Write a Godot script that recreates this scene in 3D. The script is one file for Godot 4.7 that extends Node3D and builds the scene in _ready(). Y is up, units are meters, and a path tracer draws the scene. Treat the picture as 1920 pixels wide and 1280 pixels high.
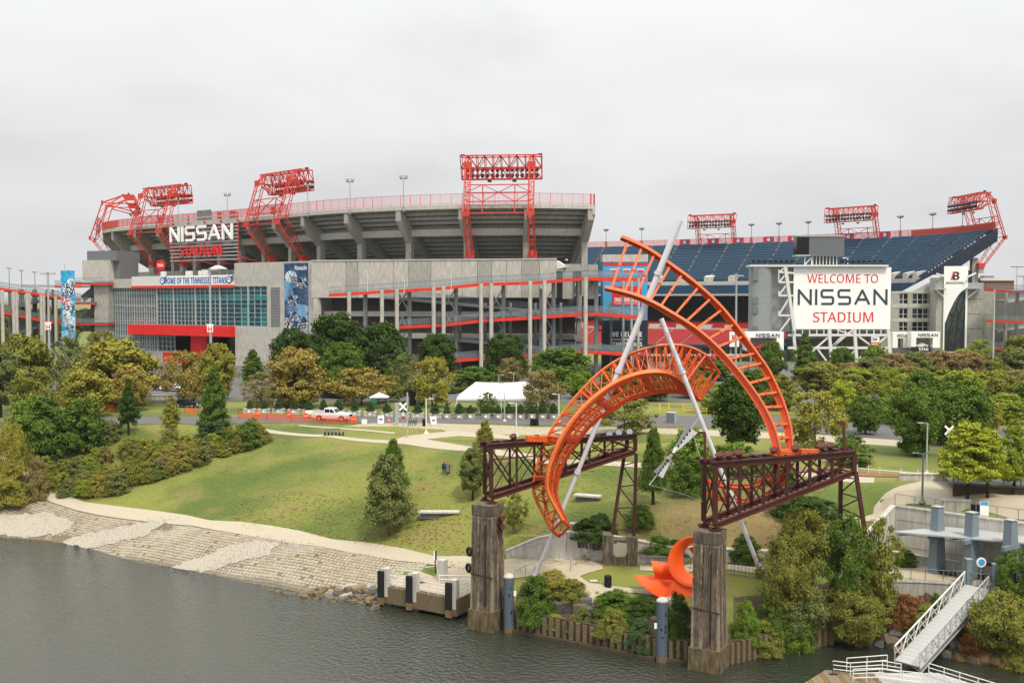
extends Node3D
# Riverside park with an orange steel sculpture in front of a football stadium,under an overcast sky.
# World: y up,x to the right,the view goes along -z ("d" below is the distance along -z),river level y = 0.

const F := 1867.0
var eye := Vector3(0,29,0)
var tilt := atan(80.0 / 1867.0)
var rng := RandomNumberGenerator.new()
var M := {}
var taken := {}

static func pv(a: Array) -> PackedVector2Array:
	return PackedVector2Array(a)

func _ready():
	set_view()
	set_materials()
	build_ground()
	build_stadium()
	build_far_structures()
	build_riverfront()
	build_sculpture()
	build_trees()
	build_street_things()
	build_people()

func V(x: float,y: float,d: float) -> Vector3:
	return Vector3(x,y,-d)

func ray(px: float,py: float) -> Vector3:
	return Vector3(px - 960.0,640.0 - py,-F).normalized().rotated(Vector3.RIGHT,-tilt)

# survey helpers: a bearing of the photograph at a distance,on a level,or on an upright plane
func at(px: float,py: float,d: float) -> Vector3:
	var r := ray(px,py)
	return eye + r * (d / -r.z)

func gp(px: float,py: float,h: float) -> Vector3:
	var r := ray(px,py)
	return eye + r * ((h - eye.y) / r.y)

func upright(a: Vector2,b: Vector2,y := 0.0) -> Transform3D:
	var x := Vector3(b.x - a.x,0,a.y - b.y).normalized()
	return Transform3D(Basis(x,Vector3.UP,x.cross(Vector3.UP)),Vector3(a.x,y,-a.y))

func fac(xf: Transform3D,px: float,py: float,out := 0.0) -> Vector2:
	var inv := xf.affine_inverse()
	var o := inv * eye
	var r := inv.basis * ray(px,py)
	var t := (out - o.z) / r.z
	return Vector2(o.x + r.x * t,o.y + r.y * t)

func cr(p: Array,t: float):
	var n := p.size() - 1
	var f := clampf(t,0,1) * n
	var i := mini(int(f),n - 1)
	var u := f - i
	var a = p[maxi(i - 1,0)]
	var b = p[i]
	var c = p[i + 1]
	var e = p[mini(i + 2,n)]
	return 0.5 * (2.0 * b + (c - a) * u + (2.0 * a - 5.0 * b + 4.0 * c - e) * u * u + (3.0 * b - a - 3.0 * c + e) * u * u * u)

class G:
	var v := PackedVector3Array()
	var n := PackedVector3Array()
	var u := PackedVector2Array()
	var c := PackedColorArray()
	var ix := PackedInt32Array()
	var xf := Transform3D()
	var col := Color.WHITE
	var tinted := false

	static func on(f: Transform3D) -> G:
		var g := G.new()
		g.xf = f
		return g

	func quad(a: Vector3,b: Vector3,cc: Vector3,d: Vector3,uv := Rect2(0,0,1,1)) -> void:
		a = xf * a; b = xf * b; cc = xf * cc; d = xf * d
		var nn := (b - a).cross(cc - a)
		if nn.length_squared() < 1e-14:
			nn = (cc - a).cross(d - a)
		nn = nn.normalized()
		var k := v.size()
		v.append_array([a,b,cc,d])
		n.append_array([nn,nn,nn,nn])
		u.append_array([Vector2(uv.position.x,uv.end.y),uv.end,Vector2(uv.end.x,uv.position.y),uv.position])
		if tinted: c.append_array([col,col,col,col])
		ix.append_array([k,k + 2,k + 1,k,k + 3,k + 2])

	func tri(a: Vector3,b: Vector3,cc: Vector3) -> void:
		a = xf * a; b = xf * b; cc = xf * cc
		var nn := (b - a).cross(cc - a).normalized()
		var k := v.size()
		v.append_array([a,b,cc])
		n.append_array([nn,nn,nn])
		u.append_array([Vector2(a.x,-a.y),Vector2(b.x,-b.y),Vector2(cc.x,-cc.y)])
		if tinted: c.append_array([col,col,col])
		ix.append_array([k,k + 2,k + 1])

	func hexa(p: Array,caps := true) -> void:
		for i in 4:
			var j := (i + 1) % 4
			quad(p[i],p[j],p[j + 4],p[i + 4])
		if caps:
			quad(p[3],p[2],p[1],p[0])
			quad(p[4],p[5],p[6],p[7])

	func fbox(x0: float,x1: float,y0: float,y1: float,z0: float,z1: float) -> void:
		hexa([Vector3(x0,y0,z1),Vector3(x1,y0,z1),Vector3(x1,y0,z0),Vector3(x0,y0,z0),Vector3(x0,y1,z1),Vector3(x1,y1,z1),Vector3(x1,y1,z0),Vector3(x0,y1,z0)])

	func box(at: Vector3,size: Vector3,yaw := 0.0) -> void:
		var keep := xf
		xf = xf * Transform3D(Basis(Vector3.UP,yaw),at)
		fbox(-size.x / 2,size.x / 2,-size.y / 2,size.y / 2,-size.z / 2,size.z / 2)
		xf = keep

	func cham(at: Vector3,size: Vector3,b: float,yaw := 0.0) -> void:
		var keep := xf
		xf = xf * Transform3D(Basis(Vector3.UP,yaw),at)
		var x := size.x / 2
		var y := size.y / 2
		var z := size.z / 2
		var r := func(xx,yy,zz): return [Vector3(-xx,yy,zz),Vector3(xx,yy,zz),Vector3(xx,yy,-zz),Vector3(-xx,yy,-zz)]
		hexa(r.call(x,-y,z) + r.call(x,y - b,z))
		hexa(r.call(x,y - b,z) + r.call(x - b,y,z - b))
		xf = keep

	func bar(a: Vector3,b: Vector3,w: float,h := -1.0,up := Vector3.UP) -> void:
		if h < 0: h = w
		var t := b - a
		if t.length() < 1e-5: return
		t = t.normalized()
		if absf(t.dot(up)) > 0.98: up = Vector3.RIGHT if absf(t.x) < 0.9 else Vector3.BACK
		var s := t.cross(up).normalized()
		var q := s.cross(t)
		s *= w / 2; q *= h / 2
		hexa([a - s - q,a + s - q,b + s - q,b - s - q,a - s + q,a + s + q,b + s + q,b - s + q])

	func tube(a: Vector3,b: Vector3,r0: float,r1 := -1.0,k := 8,caps := true) -> void:
		if r1 < 0: r1 = r0
		var t := (b - a).normalized()
		var s := t.cross(Vector3.UP if absf(t.y) < 0.95 else Vector3.RIGHT).normalized()
		var q := t.cross(s)
		var i0 := v.size()
		for i in k + 1:
			var w := TAU * i / k
			var e := s * cos(w) + q * sin(w)
			v.append_array([xf * (a + e * r0),xf * (b + e * r1)])
			var nn := (xf.basis * e).normalized()
			n.append_array([nn,nn])
			u.append_array([Vector2(float(i) / k,1),Vector2(float(i) / k,0)])
			if tinted: c.append_array([col,col])
		for i in k:
			var j := i0 + i * 2
			ix.append_array([j,j + 1,j + 2,j + 1,j + 3,j + 2])
		if caps:
			for i in range(1,k - 1):
				var e := func(w): return s * cos(TAU * w / k) + q * sin(TAU * w / k)
				tri(b + e.call(0) * r1,b + e.call(i) * r1,b + e.call(i + 1) * r1)
				tri(a + e.call(0) * r0,a + e.call(i + 1) * r0,a + e.call(i) * r0)

	func path(p: Array,r: float,k := 6) -> void:
		for i in p.size() - 1:
			tube(p[i],p[i + 1],r,r,k,i == 0 or i == p.size() - 2)

	func lathe(prof: Array,k: int,o := Vector3.ZERO,bs := Basis()) -> void:
		for j in prof.size() - 1:
			for i in k:
				var p := func(jj,ii): return o + bs * Vector3(prof[jj].x * cos(TAU * ii / k),prof[jj].y,-prof[jj].x * sin(TAU * ii / k))
				quad(p.call(j,i),p.call(j,i + 1),p.call(j + 1,i + 1),p.call(j + 1,i))

	func sweep(p: Array,da: Array,db: Array,a0: float,a1: float,b0: float,b1: float) -> void:
		for i in p.size() - 1:
			var r := func(j): return [p[j] + da[j] * a0 + db[j] * b0,p[j] + da[j] * a1 + db[j] * b0,p[j] + da[j] * a1 + db[j] * b1,p[j] + da[j] * a0 + db[j] * b1]
			var x = r.call(i)
			var y = r.call(i + 1)
			for k in 4:
				var m := (k + 1) % 4
				quad(x[k],x[m],y[m],y[k])
			if i == 0: quad(x[3],x[2],x[1],x[0])
			if i == p.size() - 2: quad(y[0],y[1],y[2],y[3])

	func prism(poly: PackedVector2Array,z0: float,z1: float) -> void:
		if Geometry2D.is_polygon_clockwise(poly):
			poly = poly.duplicate()
			poly.reverse()
		var t := Geometry2D.triangulate_polygon(poly)
		var w := func(i,z): return Vector3(poly[i].x,poly[i].y,z)
		for i in range(0,t.size(),3):
			var a := t[i]
			var b := t[i + 1]
			var e := t[i + 2]
			if (poly[b] - poly[a]).cross(poly[e] - poly[a]) < 0:
				var q := b
				b = e
				e = q
			tri(w.call(a,z1),w.call(b,z1),w.call(e,z1))
			tri(w.call(a,z0),w.call(e,z0),w.call(b,z0))
		for i in poly.size():
			var j := (i + 1) % poly.size()
			quad(w.call(i,z0),w.call(j,z0),w.call(j,z1),w.call(i,z1))

	func prism_up(poly: Array,y0: float,y1: float) -> void:
		var keep := xf
		xf = xf * Transform3D(Basis(Vector3.RIGHT,Vector3.BACK,Vector3.DOWN),Vector3.ZERO)
		var q := PackedVector2Array(poly)
		prism(q,-y1,-y0)
		xf = keep

	func prism_side(poly: PackedVector2Array,x0: float,x1: float) -> void:
		var keep := xf
		xf = xf * Transform3D(Basis(Vector3.BACK,Vector3.UP,Vector3.LEFT),Vector3.ZERO)
		prism(poly,-x1,-x0)
		xf = keep

	func blob(o: Vector3,r: Vector3,seed_: int,rough := 0.22,k := 7) -> void:
		var g := RandomNumberGenerator.new()
		g.seed = seed_
		var p := []
		for j in range(0,5):
			for i in k:
				var el := -PI / 2 + PI * j / 4.0
				var az := TAU * (i + 0.5 * (j % 2)) / k
				var e := Vector3(cos(el) * cos(az),sin(el),cos(el) * sin(az))
				e = Vector3(signf(e.x) * pow(absf(e.x),0.75),signf(e.y) * pow(absf(e.y),0.7),signf(e.z) * pow(absf(e.z),0.75))
				p.append(o + e * r * (1.0 + g.randf_range(-rough,rough)) if j > 0 and j < 4 else o + e * r * 0.92)
		for j in 4:
			for i in k:
				var m := (i + 1) % k
				quad(p[j * k + m],p[j * k + i],p[(j + 1) * k + i],p[(j + 1) * k + m])

	func mesh() -> ArrayMesh:
		var a := []
		a.resize(Mesh.ARRAY_MAX)
		a[Mesh.ARRAY_VERTEX] = v
		a[Mesh.ARRAY_NORMAL] = n
		a[Mesh.ARRAY_TEX_UV] = u
		if tinted: a[Mesh.ARRAY_COLOR] = c
		a[Mesh.ARRAY_INDEX] = ix
		var m := ArrayMesh.new()
		m.add_surface_from_arrays(Mesh.PRIMITIVE_TRIANGLES,a)
		return m

func numbered(called: String) -> String:
	var k: int = taken.get(called,0)
	taken[called] = k + 1
	return called if k == 0 else "%s_%03d" % [called,k]

func part(called: String,g: G,m: Material,to: Node3D) -> MeshInstance3D:
	var o := MeshInstance3D.new()
	o.name = called
	var k := 0
	while to.has_node(NodePath(o.name)):
		k += 1
		o.name = "%s_%03d" % [called,k]
	o.mesh = g.mesh()
	o.material_override = m
	to.add_child(o,true)
	return o

func pbox(called: String,m: String,to: Node3D,f: Transform3D,xa: float,ya: float,xb: float,yb: float,z0: float,z1: float) -> MeshInstance3D:
	var g := G.new()
	px_box(g,f,xa,ya,xb,yb,z0,z1)
	return part(called,g,M[m],to)

func wpart(called: String,m: String,to: Node3D,f: Transform3D,x0: float,x1: float,y0: float,y1: float,z0: float,z1: float) -> MeshInstance3D:
	var g := G.on(f)
	g.fbox(x0,x1,y0,y1,z0,z1)
	return part(called,g,M[m],to)

func bpart(called: String,m: String,to: Node3D,c: Vector3,size: Vector3,yaw := 0.0) -> MeshInstance3D:
	var g := G.new()
	g.box(c,size,yaw)
	return part(called,g,M[m],to)

func tpart(called: String,m: String,to: Node3D,a: Vector3,b: Vector3,r0: float,r1 := -1.0,k := 8,caps := true) -> MeshInstance3D:
	var g := G.new()
	g.tube(a,b,r0,r1,k,caps)
	return part(called,g,M[m],to)

func barpart(called: String,m: String,to: Node3D,a: Vector3,b: Vector3,w: float,h := -1.0,up := Vector3.UP) -> MeshInstance3D:
	var g := G.new()
	g.bar(a,b,w,h,up)
	return part(called,g,M[m],to)

func tag(o: Node3D,label: String,category: String,group := "",kind := "") -> Node3D:
	if label: o.set_meta("label",label)
	if category: o.set_meta("category",category)
	if group: o.set_meta("group",group)
	if kind: o.set_meta("kind",kind)
	return o

func thing(called: String,label: String,category: String,group := "",pos := Vector3.ZERO,yaw := 0.0) -> Node3D:
	var o := Node3D.new()
	o.name = numbered(called)
	add_child(o)
	o.position = pos
	o.rotation.y = yaw
	return tag(o,label,category,group)

func one(called: String,g: G,m: Material,label: String,category: String,group := "") -> MeshInstance3D:
	var o := MeshInstance3D.new()
	o.name = numbered(called)
	o.mesh = g.mesh()
	o.material_override = m
	add_child(o)
	tag(o,label,category,group)
	return o

func struct(called: String,g: G,m: Material,label := "") -> MeshInstance3D:
	var o := one(called,g,m,label,"")
	o.set_meta("kind","structure")
	return o

func dup(src: Node3D,called: String,label: String,pos: Vector3,yaw := 0.0,size := Vector3.ONE) -> Node3D:
	var o: Node3D = src.duplicate()
	o.name = numbered(called)
	add_child(o)
	o.transform = Transform3D(Basis(Vector3.UP,yaw).scaled_local(size),pos)
	if label: o.set_meta("label",label)
	return o

var fonts := {}

func lettering(text: String,called: String,to: Node3D,xf: Transform3D,x0: float,x1: float,y0: float,y1: float,z: float,m: Material,depth := 0.12,face := "Droid Sans",heavy := 400) -> MeshInstance3D:
	var key := face + str(heavy)
	if not fonts.has(key):
		var f := SystemFont.new()
		f.font_names = PackedStringArray([face])
		f.font_weight = heavy
		fonts[key] = f
	var t := TextMesh.new()
	t.text = text
	t.font = fonts[key]
	t.font_size = 64
	t.pixel_size = 0.01
	t.depth = 0.1
	t.curve_step = 2.0
	var bb := t.get_aabb()
	var o := MeshInstance3D.new()
	o.name = called
	o.mesh = t
	o.material_override = m
	to.add_child(o,true)
	var sx := (x1 - x0) / bb.size.x
	var sy := (y1 - y0) / bb.size.y
	var c := bb.get_center()
	o.transform = xf * Transform3D(Basis.from_scale(Vector3(sx,sy,depth / 0.1)),Vector3((x0 + x1) / 2 - c.x * sx,(y0 + y1) / 2 - c.y * sy,z + depth / 2))
	return o

# wide geometric capitals drawn as strokes: returns polylines in a unit box per letter
func strokes(ch: String) -> Array:
	match ch:
		"N": return [[Vector2(0,0),Vector2(0,1)],[Vector2(0,1),Vector2(1,0)],[Vector2(1,0),Vector2(1,1)]]
		"I": return [[Vector2(0,0),Vector2(0,1)]]
		"S": return [[Vector2(0.97,1),Vector2(0.12,1),Vector2(0.0,0.9),Vector2(0.0,0.6),Vector2(0.12,0.5),Vector2(0.88,0.5),Vector2(1,0.4),Vector2(1,0.1),Vector2(0.88,0),Vector2(0.03,0)]]
		"A": return [[Vector2(0,0),Vector2(0.5,1)],[Vector2(0.5,1),Vector2(1,0)],[Vector2(0.24,0.32),Vector2(0.76,0.32)]]
	return []

func wide_letters(to: Node3D,xf: Transform3D,x0: float,x1: float,y0: float,y1: float,z: float,w: float,depth: float,m: Material) -> void:
	var adv := {"N": 1.0,"I": 0.0,"S": 0.96,"A": 1.14}
	var gap := 0.46
	var total := 0.0
	for ch in "NISSAN": total += adv[ch] + gap
	total -= gap
	var sx := (x1 - x0 - w) / total
	var x := x0 + w / 2
	for ch in "NISSAN":
		var g := G.new()
		g.xf = xf
		var k := 0
		for line in strokes(ch):
			k += 1
			for i in line.size() - 1:
				var a: Vector2 = line[i]
				var b: Vector2 = line[i + 1]
				var pa := Vector3(x + a.x * adv[ch] * sx,y0 + w / 2 + a.y * (y1 - y0 - w),z + depth / 2 + 0.004 * k + 0.002 * (i % 2))
				var pb := Vector3(x + b.x * adv[ch] * sx,y0 + w / 2 + b.y * (y1 - y0 - w),pa.z)
				if ch == "I": pb.x = pa.x
				var e := (pb - pa).normalized() * w * (0.5 if line.size() == 2 and a.x == b.x else 0.28)
				g.bar(pa - e,pb + e,w,depth,Vector3.BACK)
		part("letter",g,m,to)
		x += (adv[ch] + gap) * sx

func set_view():
	var c := Camera3D.new()
	c.name = "camera"
	c.position = eye
	c.rotation.x = -tilt
	c.fov = rad_to_deg(2.0 * atan(640.0 / F))
	c.near = 0.5
	c.far = 6000.0
	add_child(c)
	var we := WorldEnvironment.new()
	we.name = "world_environment"
	var e := Environment.new()
	e.background_mode = Environment.BG_SKY
	e.tonemap_mode = Environment.TONE_MAPPER_LINEAR
	e.tonemap_exposure = 1.45
	e.sdfgi_enabled = true
	e.ssao_enabled = true
	e.ssil_enabled = true
	e.fog_enabled = true
	e.fog_density = 0.00005
	e.fog_light_color = Color(0.86,0.87,0.88)
	var sky := Sky.new()
	var pm := PanoramaSkyMaterial.new()
	pm.panorama = sky_picture()
	sky.sky_material = pm
	e.sky = sky
	we.environment = e
	add_child(we)
	var sun := DirectionalLight3D.new()
	sun.name = "sun"
	sun.light_energy = 0.75
	sun.light_color = Color(1.0,0.955,0.88)
	sun.light_angular_distance = 10.0
	sun.shadow_enabled = true
	sun.rotation_degrees = Vector3(-58,28,0)
	add_child(sun)

# an overcast sky: brighter overhead,with soft darker and lighter sheets of cloud
func sky_picture() -> ImageTexture:
	var w := 1024
	var h := 512
	var im := Image.create(w,h,false,Image.FORMAT_RGBF)
	var a := FastNoiseLite.new()
	a.seed = 4
	a.frequency = 1.1
	a.fractal_octaves = 5
	a.domain_warp_enabled = true
	a.domain_warp_amplitude = 0.5
	var b := FastNoiseLite.new()
	b.seed = 9
	b.frequency = 3.2
	b.fractal_octaves = 4
	for y in h:
		var el := PI / 2 - PI * (y + 0.5) / h
		var s := sin(el)
		for x in w:
			var az := TAU * (x + 0.5) / w
			var dir := Vector3(cos(el) * sin(az),s,-cos(el) * cos(az))
			var p := Vector3(dir.x,0,dir.z) / (maxf(s,0.0) + 0.22)
			var k := a.get_noise_3d(p.x * 0.9,0.7,p.z * 0.9)
			var f := b.get_noise_3d(p.x * 0.8,3.0,p.z * 1.2)
			var lum := (0.495 + 1.0 * pow(maxf(s,0.0),1.4)) * (1.0 + 0.06 * smoothstep(0.05,0.6,k) - 0.085 * smoothstep(0.02,0.55,-k) + 0.03 * f)
			var c := Color(lum * 0.985,lum * 0.995,lum * 1.01)
			if s < 0.0:
				c = c.lerp(Color(0.20,0.20,0.17),smoothstep(0.0,0.12,-s))
			im.set_pixel(x,y,c)
	return ImageTexture.create_from_image(im)

func noise_map(seed_: int,freq: float,lo: float,hi: float,oct := 4,warp := 0.0,size := 512) -> NoiseTexture2D:
	var f := FastNoiseLite.new()
	f.seed = seed_
	f.frequency = freq
	f.fractal_octaves = oct
	if warp > 0.0:
		f.domain_warp_enabled = true
		f.domain_warp_amplitude = warp
	var t := NoiseTexture2D.new()
	t.width = size
	t.height = size
	t.seamless = true
	t.noise = f
	var r := Gradient.new()
	r.set_color(0,Color(lo,lo,lo))
	r.set_color(1,Color(hi,hi,hi))
	t.color_ramp = r
	return t

func mat(key: String,color: Color,rough := 0.8,metal := 0.0,tex: Texture2D = null,scale := 0.2,bump: Texture2D = null,depth := 1.0) -> StandardMaterial3D:
	var m := StandardMaterial3D.new()
	m.resource_name = key
	m.albedo_color = color
	m.roughness = rough
	m.metallic = metal
	if tex or bump:
		m.uv1_triplanar = true
		m.uv1_world_triplanar = true
		m.uv1_scale = Vector3.ONE * scale
	if tex: m.albedo_texture = tex
	if bump:
		m.heightmap_enabled = true
		m.heightmap_texture = bump
		m.heightmap_scale = depth
	M[key] = m
	return m

func set_materials():
	var soft := noise_map(1,0.02,0.84,1.0,6,20.0)
	var fine := noise_map(2,0.09,0.62,1.0,3)
	var streak := noise_map(3,0.03,0.5,1.0,5,30.0)
	var streak2 := noise_map(6,0.03,0.74,1.0,5,10.0)
	var stain := noise_map(7,0.025,0.35,1.0,5,20.0)
	var grass := noise_map(4,0.05,0.5,1.0,5,12.0)
	mat("concrete",Color(0.70,0.69,0.655),0.9,0,soft,0.05)
	mat("concrete_light",Color(0.80,0.785,0.745),0.9,0,soft,0.04)
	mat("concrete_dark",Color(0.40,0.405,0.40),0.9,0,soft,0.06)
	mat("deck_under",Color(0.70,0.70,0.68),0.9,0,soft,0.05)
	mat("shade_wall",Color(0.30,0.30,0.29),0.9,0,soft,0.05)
	mat("paving",Color(0.80,0.755,0.66),0.9,0,fine,0.35)
	mat("plaza",Color(0.78,0.73,0.63),0.9,0,fine,0.3)
	mat("asphalt",Color(0.44,0.435,0.43),0.95,0,fine,0.4)
	mat("kerb",Color(0.78,0.75,0.69),0.9,0,soft,0.4)
	mat("white_line",Color(0.85,0.85,0.82),0.8)
	mat("red_steel",Color(0.84,0.24,0.18),0.55,0.0,soft,0.2)
	mat("red_fascia",Color(0.90,0.23,0.13),0.6,0.0,soft,0.06)
	mat("red_canopy",Color(0.92,0.075,0.03),0.6,0.0,soft,0.05)
	mat("red_seat",Color(0.76,0.13,0.11),0.7,0.0,fine,0.3)
	mat("blue_seat",Color(0.04,0.30,0.43),0.65,0.0,fine,0.3)
	mat("navy",Color(0.03,0.13,0.22),0.7,0.0,soft,0.1)
	mat("aisle",Color(0.52,0.55,0.57),0.9)
	mat("glass_teal",Color(0.02,0.30,0.34),0.12,0.25)
	mat("glass_teal_light",Color(0.07,0.50,0.50),0.18,0.2)
	mat("glass_grey",Color(0.20,0.26,0.28),0.12,0.35)
	mat("glass_dark",Color(0.035,0.05,0.06),0.1,0.3)
	mat("frame_grey",Color(0.66,0.70,0.70),0.5,0.2)
	mat("steel_grey",Color(0.52,0.54,0.55),0.5,0.5,soft,0.3)
	mat("rail_grey",Color(0.44,0.48,0.50),0.55,0.4)
	mat("galv",Color(0.72,0.73,0.73),0.45,0.2,soft,0.8)
	mat("white_paint",Color(0.82,0.82,0.80),0.6)
	mat("white_sign",Color(0.93,0.93,0.92),0.55)
	mat("sign_slate",Color(0.15,0.22,0.28),0.6)
	mat("sign_red",Color(0.84,0.10,0.13),0.6)
	mat("sign_blue",Color(0.05,0.36,0.62),0.6)
	mat("lamp_dark",Color(0.07,0.085,0.09),0.4,0.4)
	mat("lamp_glass",Color(0.75,0.78,0.80),0.15,0.3)
	mat("orange",Color(0.91,0.40,0.12),0.5,0.0,soft,0.3)
	mat("orange_light",Color(0.95,0.49,0.19),0.5,0.0,soft,0.3)
	mat("orange_deep",Color(0.84,0.28,0.08),0.55,0.0,soft,0.3)
	mat("maroon",Color(0.36,0.16,0.125),0.6,0.15,streak,0.7)
	mat("maroon_light",Color(0.44,0.20,0.155),0.6,0.15,streak,0.7)
	mat("silver_pole",Color(0.80,0.80,0.82),0.5)
	mat("stone",Color(0.66,0.60,0.49),0.95,0,streak,0.8,fine,3.0)
	mat("rock",Color(0.53,0.485,0.40),0.95,0,streak,0.5,fine,6.0)
	mat("rock_grey",Color(0.50,0.49,0.47),0.95,0,streak,0.5,fine,6.0)
	mat("rock_ochre",Color(0.62,0.51,0.33),0.95,0,streak,0.5,fine,6.0)
	mat("gravel",Color(0.76,0.725,0.655),0.95,0,fine,0.9)
	mat("mulch",Color(0.40,0.33,0.24),0.95,0,grass,0.5)
	mat("soil",Color(0.52,0.44,0.31),0.95,0,grass,0.4)
	mat("bank_earth",Color(0.56,0.495,0.375),0.95,0,grass,0.4)
	mat("bark",Color(0.24,0.195,0.15),0.95,0,streak,1.0)
	mat("bark_pale",Color(0.56,0.51,0.43),0.9,0,streak,0.8)
	mat("black",Color(0.06,0.065,0.07),0.7,0,fine,1.0)
	mat("bollard",Color(0.45,0.52,0.59),0.6,0.25,streak,0.5)
	mat("column_blue",Color(0.50,0.56,0.60),0.55,0.2,soft,0.5)
	mat("pile_wall",Color(0.545,0.475,0.36),0.9,0,streak,0.4,streak,4.0)
	mat("timber",Color(0.36,0.30,0.22),0.9,0,streak,0.5)
	mat("tent",Color(0.86,0.86,0.86),0.7)
	mat("yellow",Color(0.90,0.70,0.06),0.6)
	mat("cone_orange",Color(0.92,0.30,0.06),0.6)
	mat("deck_white",Color(0.64,0.64,0.63),0.7)
	mat("silt",Color(0.53,0.46,0.34),0.95,0,fine,0.3)
	mat("pier_rib",Color(0.52,0.47,0.395),0.95,0,fine,0.35)
	mat("rubber",Color(0.035,0.035,0.04),0.85)
	mat("car_white",Color(0.88,0.88,0.88),0.3)
	mat("car_glass",Color(0.05,0.07,0.09),0.08,0.3)
	mat("teal_sign",Color(0.03,0.42,0.34),0.6)
	mat("brick_pink",Color(0.63,0.44,0.36),0.9,0,fine,0.6)
	mat("corrugated",Color(0.60,0.62,0.62),0.45,0.3)
	var mesh_net := mat("orange_net",Color(0.93,0.32,0.09,0.22),0.8)
	mesh_net.transparency = BaseMaterial3D.TRANSPARENCY_ALPHA
	var screen := mat("rail_screen",Color(0.88,0.42,0.38,0.22),0.8)
	screen.transparency = BaseMaterial3D.TRANSPARENCY_ALPHA
	var clear := mat("rail_glass",Color(0.60,0.66,0.70,0.16),0.5)
	clear.transparency = BaseMaterial3D.TRANSPARENCY_ALPHA
	var lawn := mat("lawn",Color(1,1,1),0.95,0,grass,0.3,grass,2.0)
	lawn.vertex_color_use_as_albedo = true
	var tuft := mat("tuft",Color(1,1,1),0.9)
	tuft.vertex_color_use_as_albedo = true
	tuft.cull_mode = BaseMaterial3D.CULL_DISABLED
	var w := StandardMaterial3D.new()
	w.resource_name = "river_water"
	w.albedo_color = Color(0.165,0.185,0.14)
	w.roughness = 0.06
	w.metallic_specular = 0.8
	w.uv1_triplanar = true
	w.uv1_world_triplanar = true
	w.uv1_scale = Vector3(0.06,0.06,0.06)
	var wn := FastNoiseLite.new()
	wn.seed = 12
	wn.frequency = 0.026
	wn.fractal_octaves = 5
	wn.fractal_gain = 0.62
	var wt := NoiseTexture2D.new()
	wt.width = 1024
	wt.height = 1024
	wt.seamless = true
	wt.noise = wn
	w.heightmap_enabled = true
	w.heightmap_texture = wt
	w.heightmap_scale = 13.0
	M["water"] = w
	for k in ["concrete","concrete_light","deck_under"]:
		M[k].albedo_texture = streak2
		M[k].uv1_scale = Vector3(0.16,0.02,0.16)
	for k in ["orange","orange_light","orange_deep"]:
		M[k].albedo_texture = streak2
		M[k].uv1_scale = Vector3(0.5,0.2,0.5)
	for k in ["pier_rib","silt"]:
		M[k].albedo_texture = stain
		M[k].uv1_scale = Vector3(0.22,0.045,0.22)
	concrete_pier_material()

# board-marked concrete with rain streaks,rust runs and a wet tide band
func concrete_pier_material():
	var w := 256
	var h := 512
	var im := Image.create(w,h,false,Image.FORMAT_RGB8)
	var a := FastNoiseLite.new()
	a.seed = 21
	a.frequency = 0.02
	a.fractal_octaves = 4
	var b := FastNoiseLite.new()
	b.seed = 22
	b.frequency = 0.06
	b.fractal_octaves = 3
	for y in h:
		var v := float(y) / h
		for x in w:
			var s := a.get_noise_2d(x * 1.5,y * 0.16) * 0.5 + 0.5
			var f := b.get_noise_2d(x * 0.8,y * 0.6) * 0.5 + 0.5
			var c := Color(0.52,0.47,0.39).lerp(Color(0.27,0.22,0.17),smoothstep(0.38,0.62,s))
			c = c.lerp(Color(0.68,0.65,0.58),smoothstep(0.55,0.75,f) * 0.7)
			var rust := smoothstep(0.60,0.75,a.get_noise_2d(x * 1.7 + 700,y * 0.1) * 0.5 + 0.5) * smoothstep(0.95,0.5,v)
			c = c.lerp(Color(0.40,0.19,0.11),rust * 0.6)
			c = c.lerp(Color(0.55,0.47,0.32),smoothstep(0.62,0.82,v + f * 0.12) * 0.7)
			if y % 150 < 2: c = c.darkened(0.25)
			im.set_pixel(x,y,c)
	var m := StandardMaterial3D.new()
	m.resource_name = "pier_concrete"
	m.albedo_texture = ImageTexture.create_from_image(im)
	m.roughness = 0.92
	M["pier"] = m

# ---------------------------------------------------------------- ground
var cp := []
var wts := PackedFloat64Array()
var gx := PackedFloat64Array()
var gd := PackedFloat64Array()
var gy := PackedFloat64Array()

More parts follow.
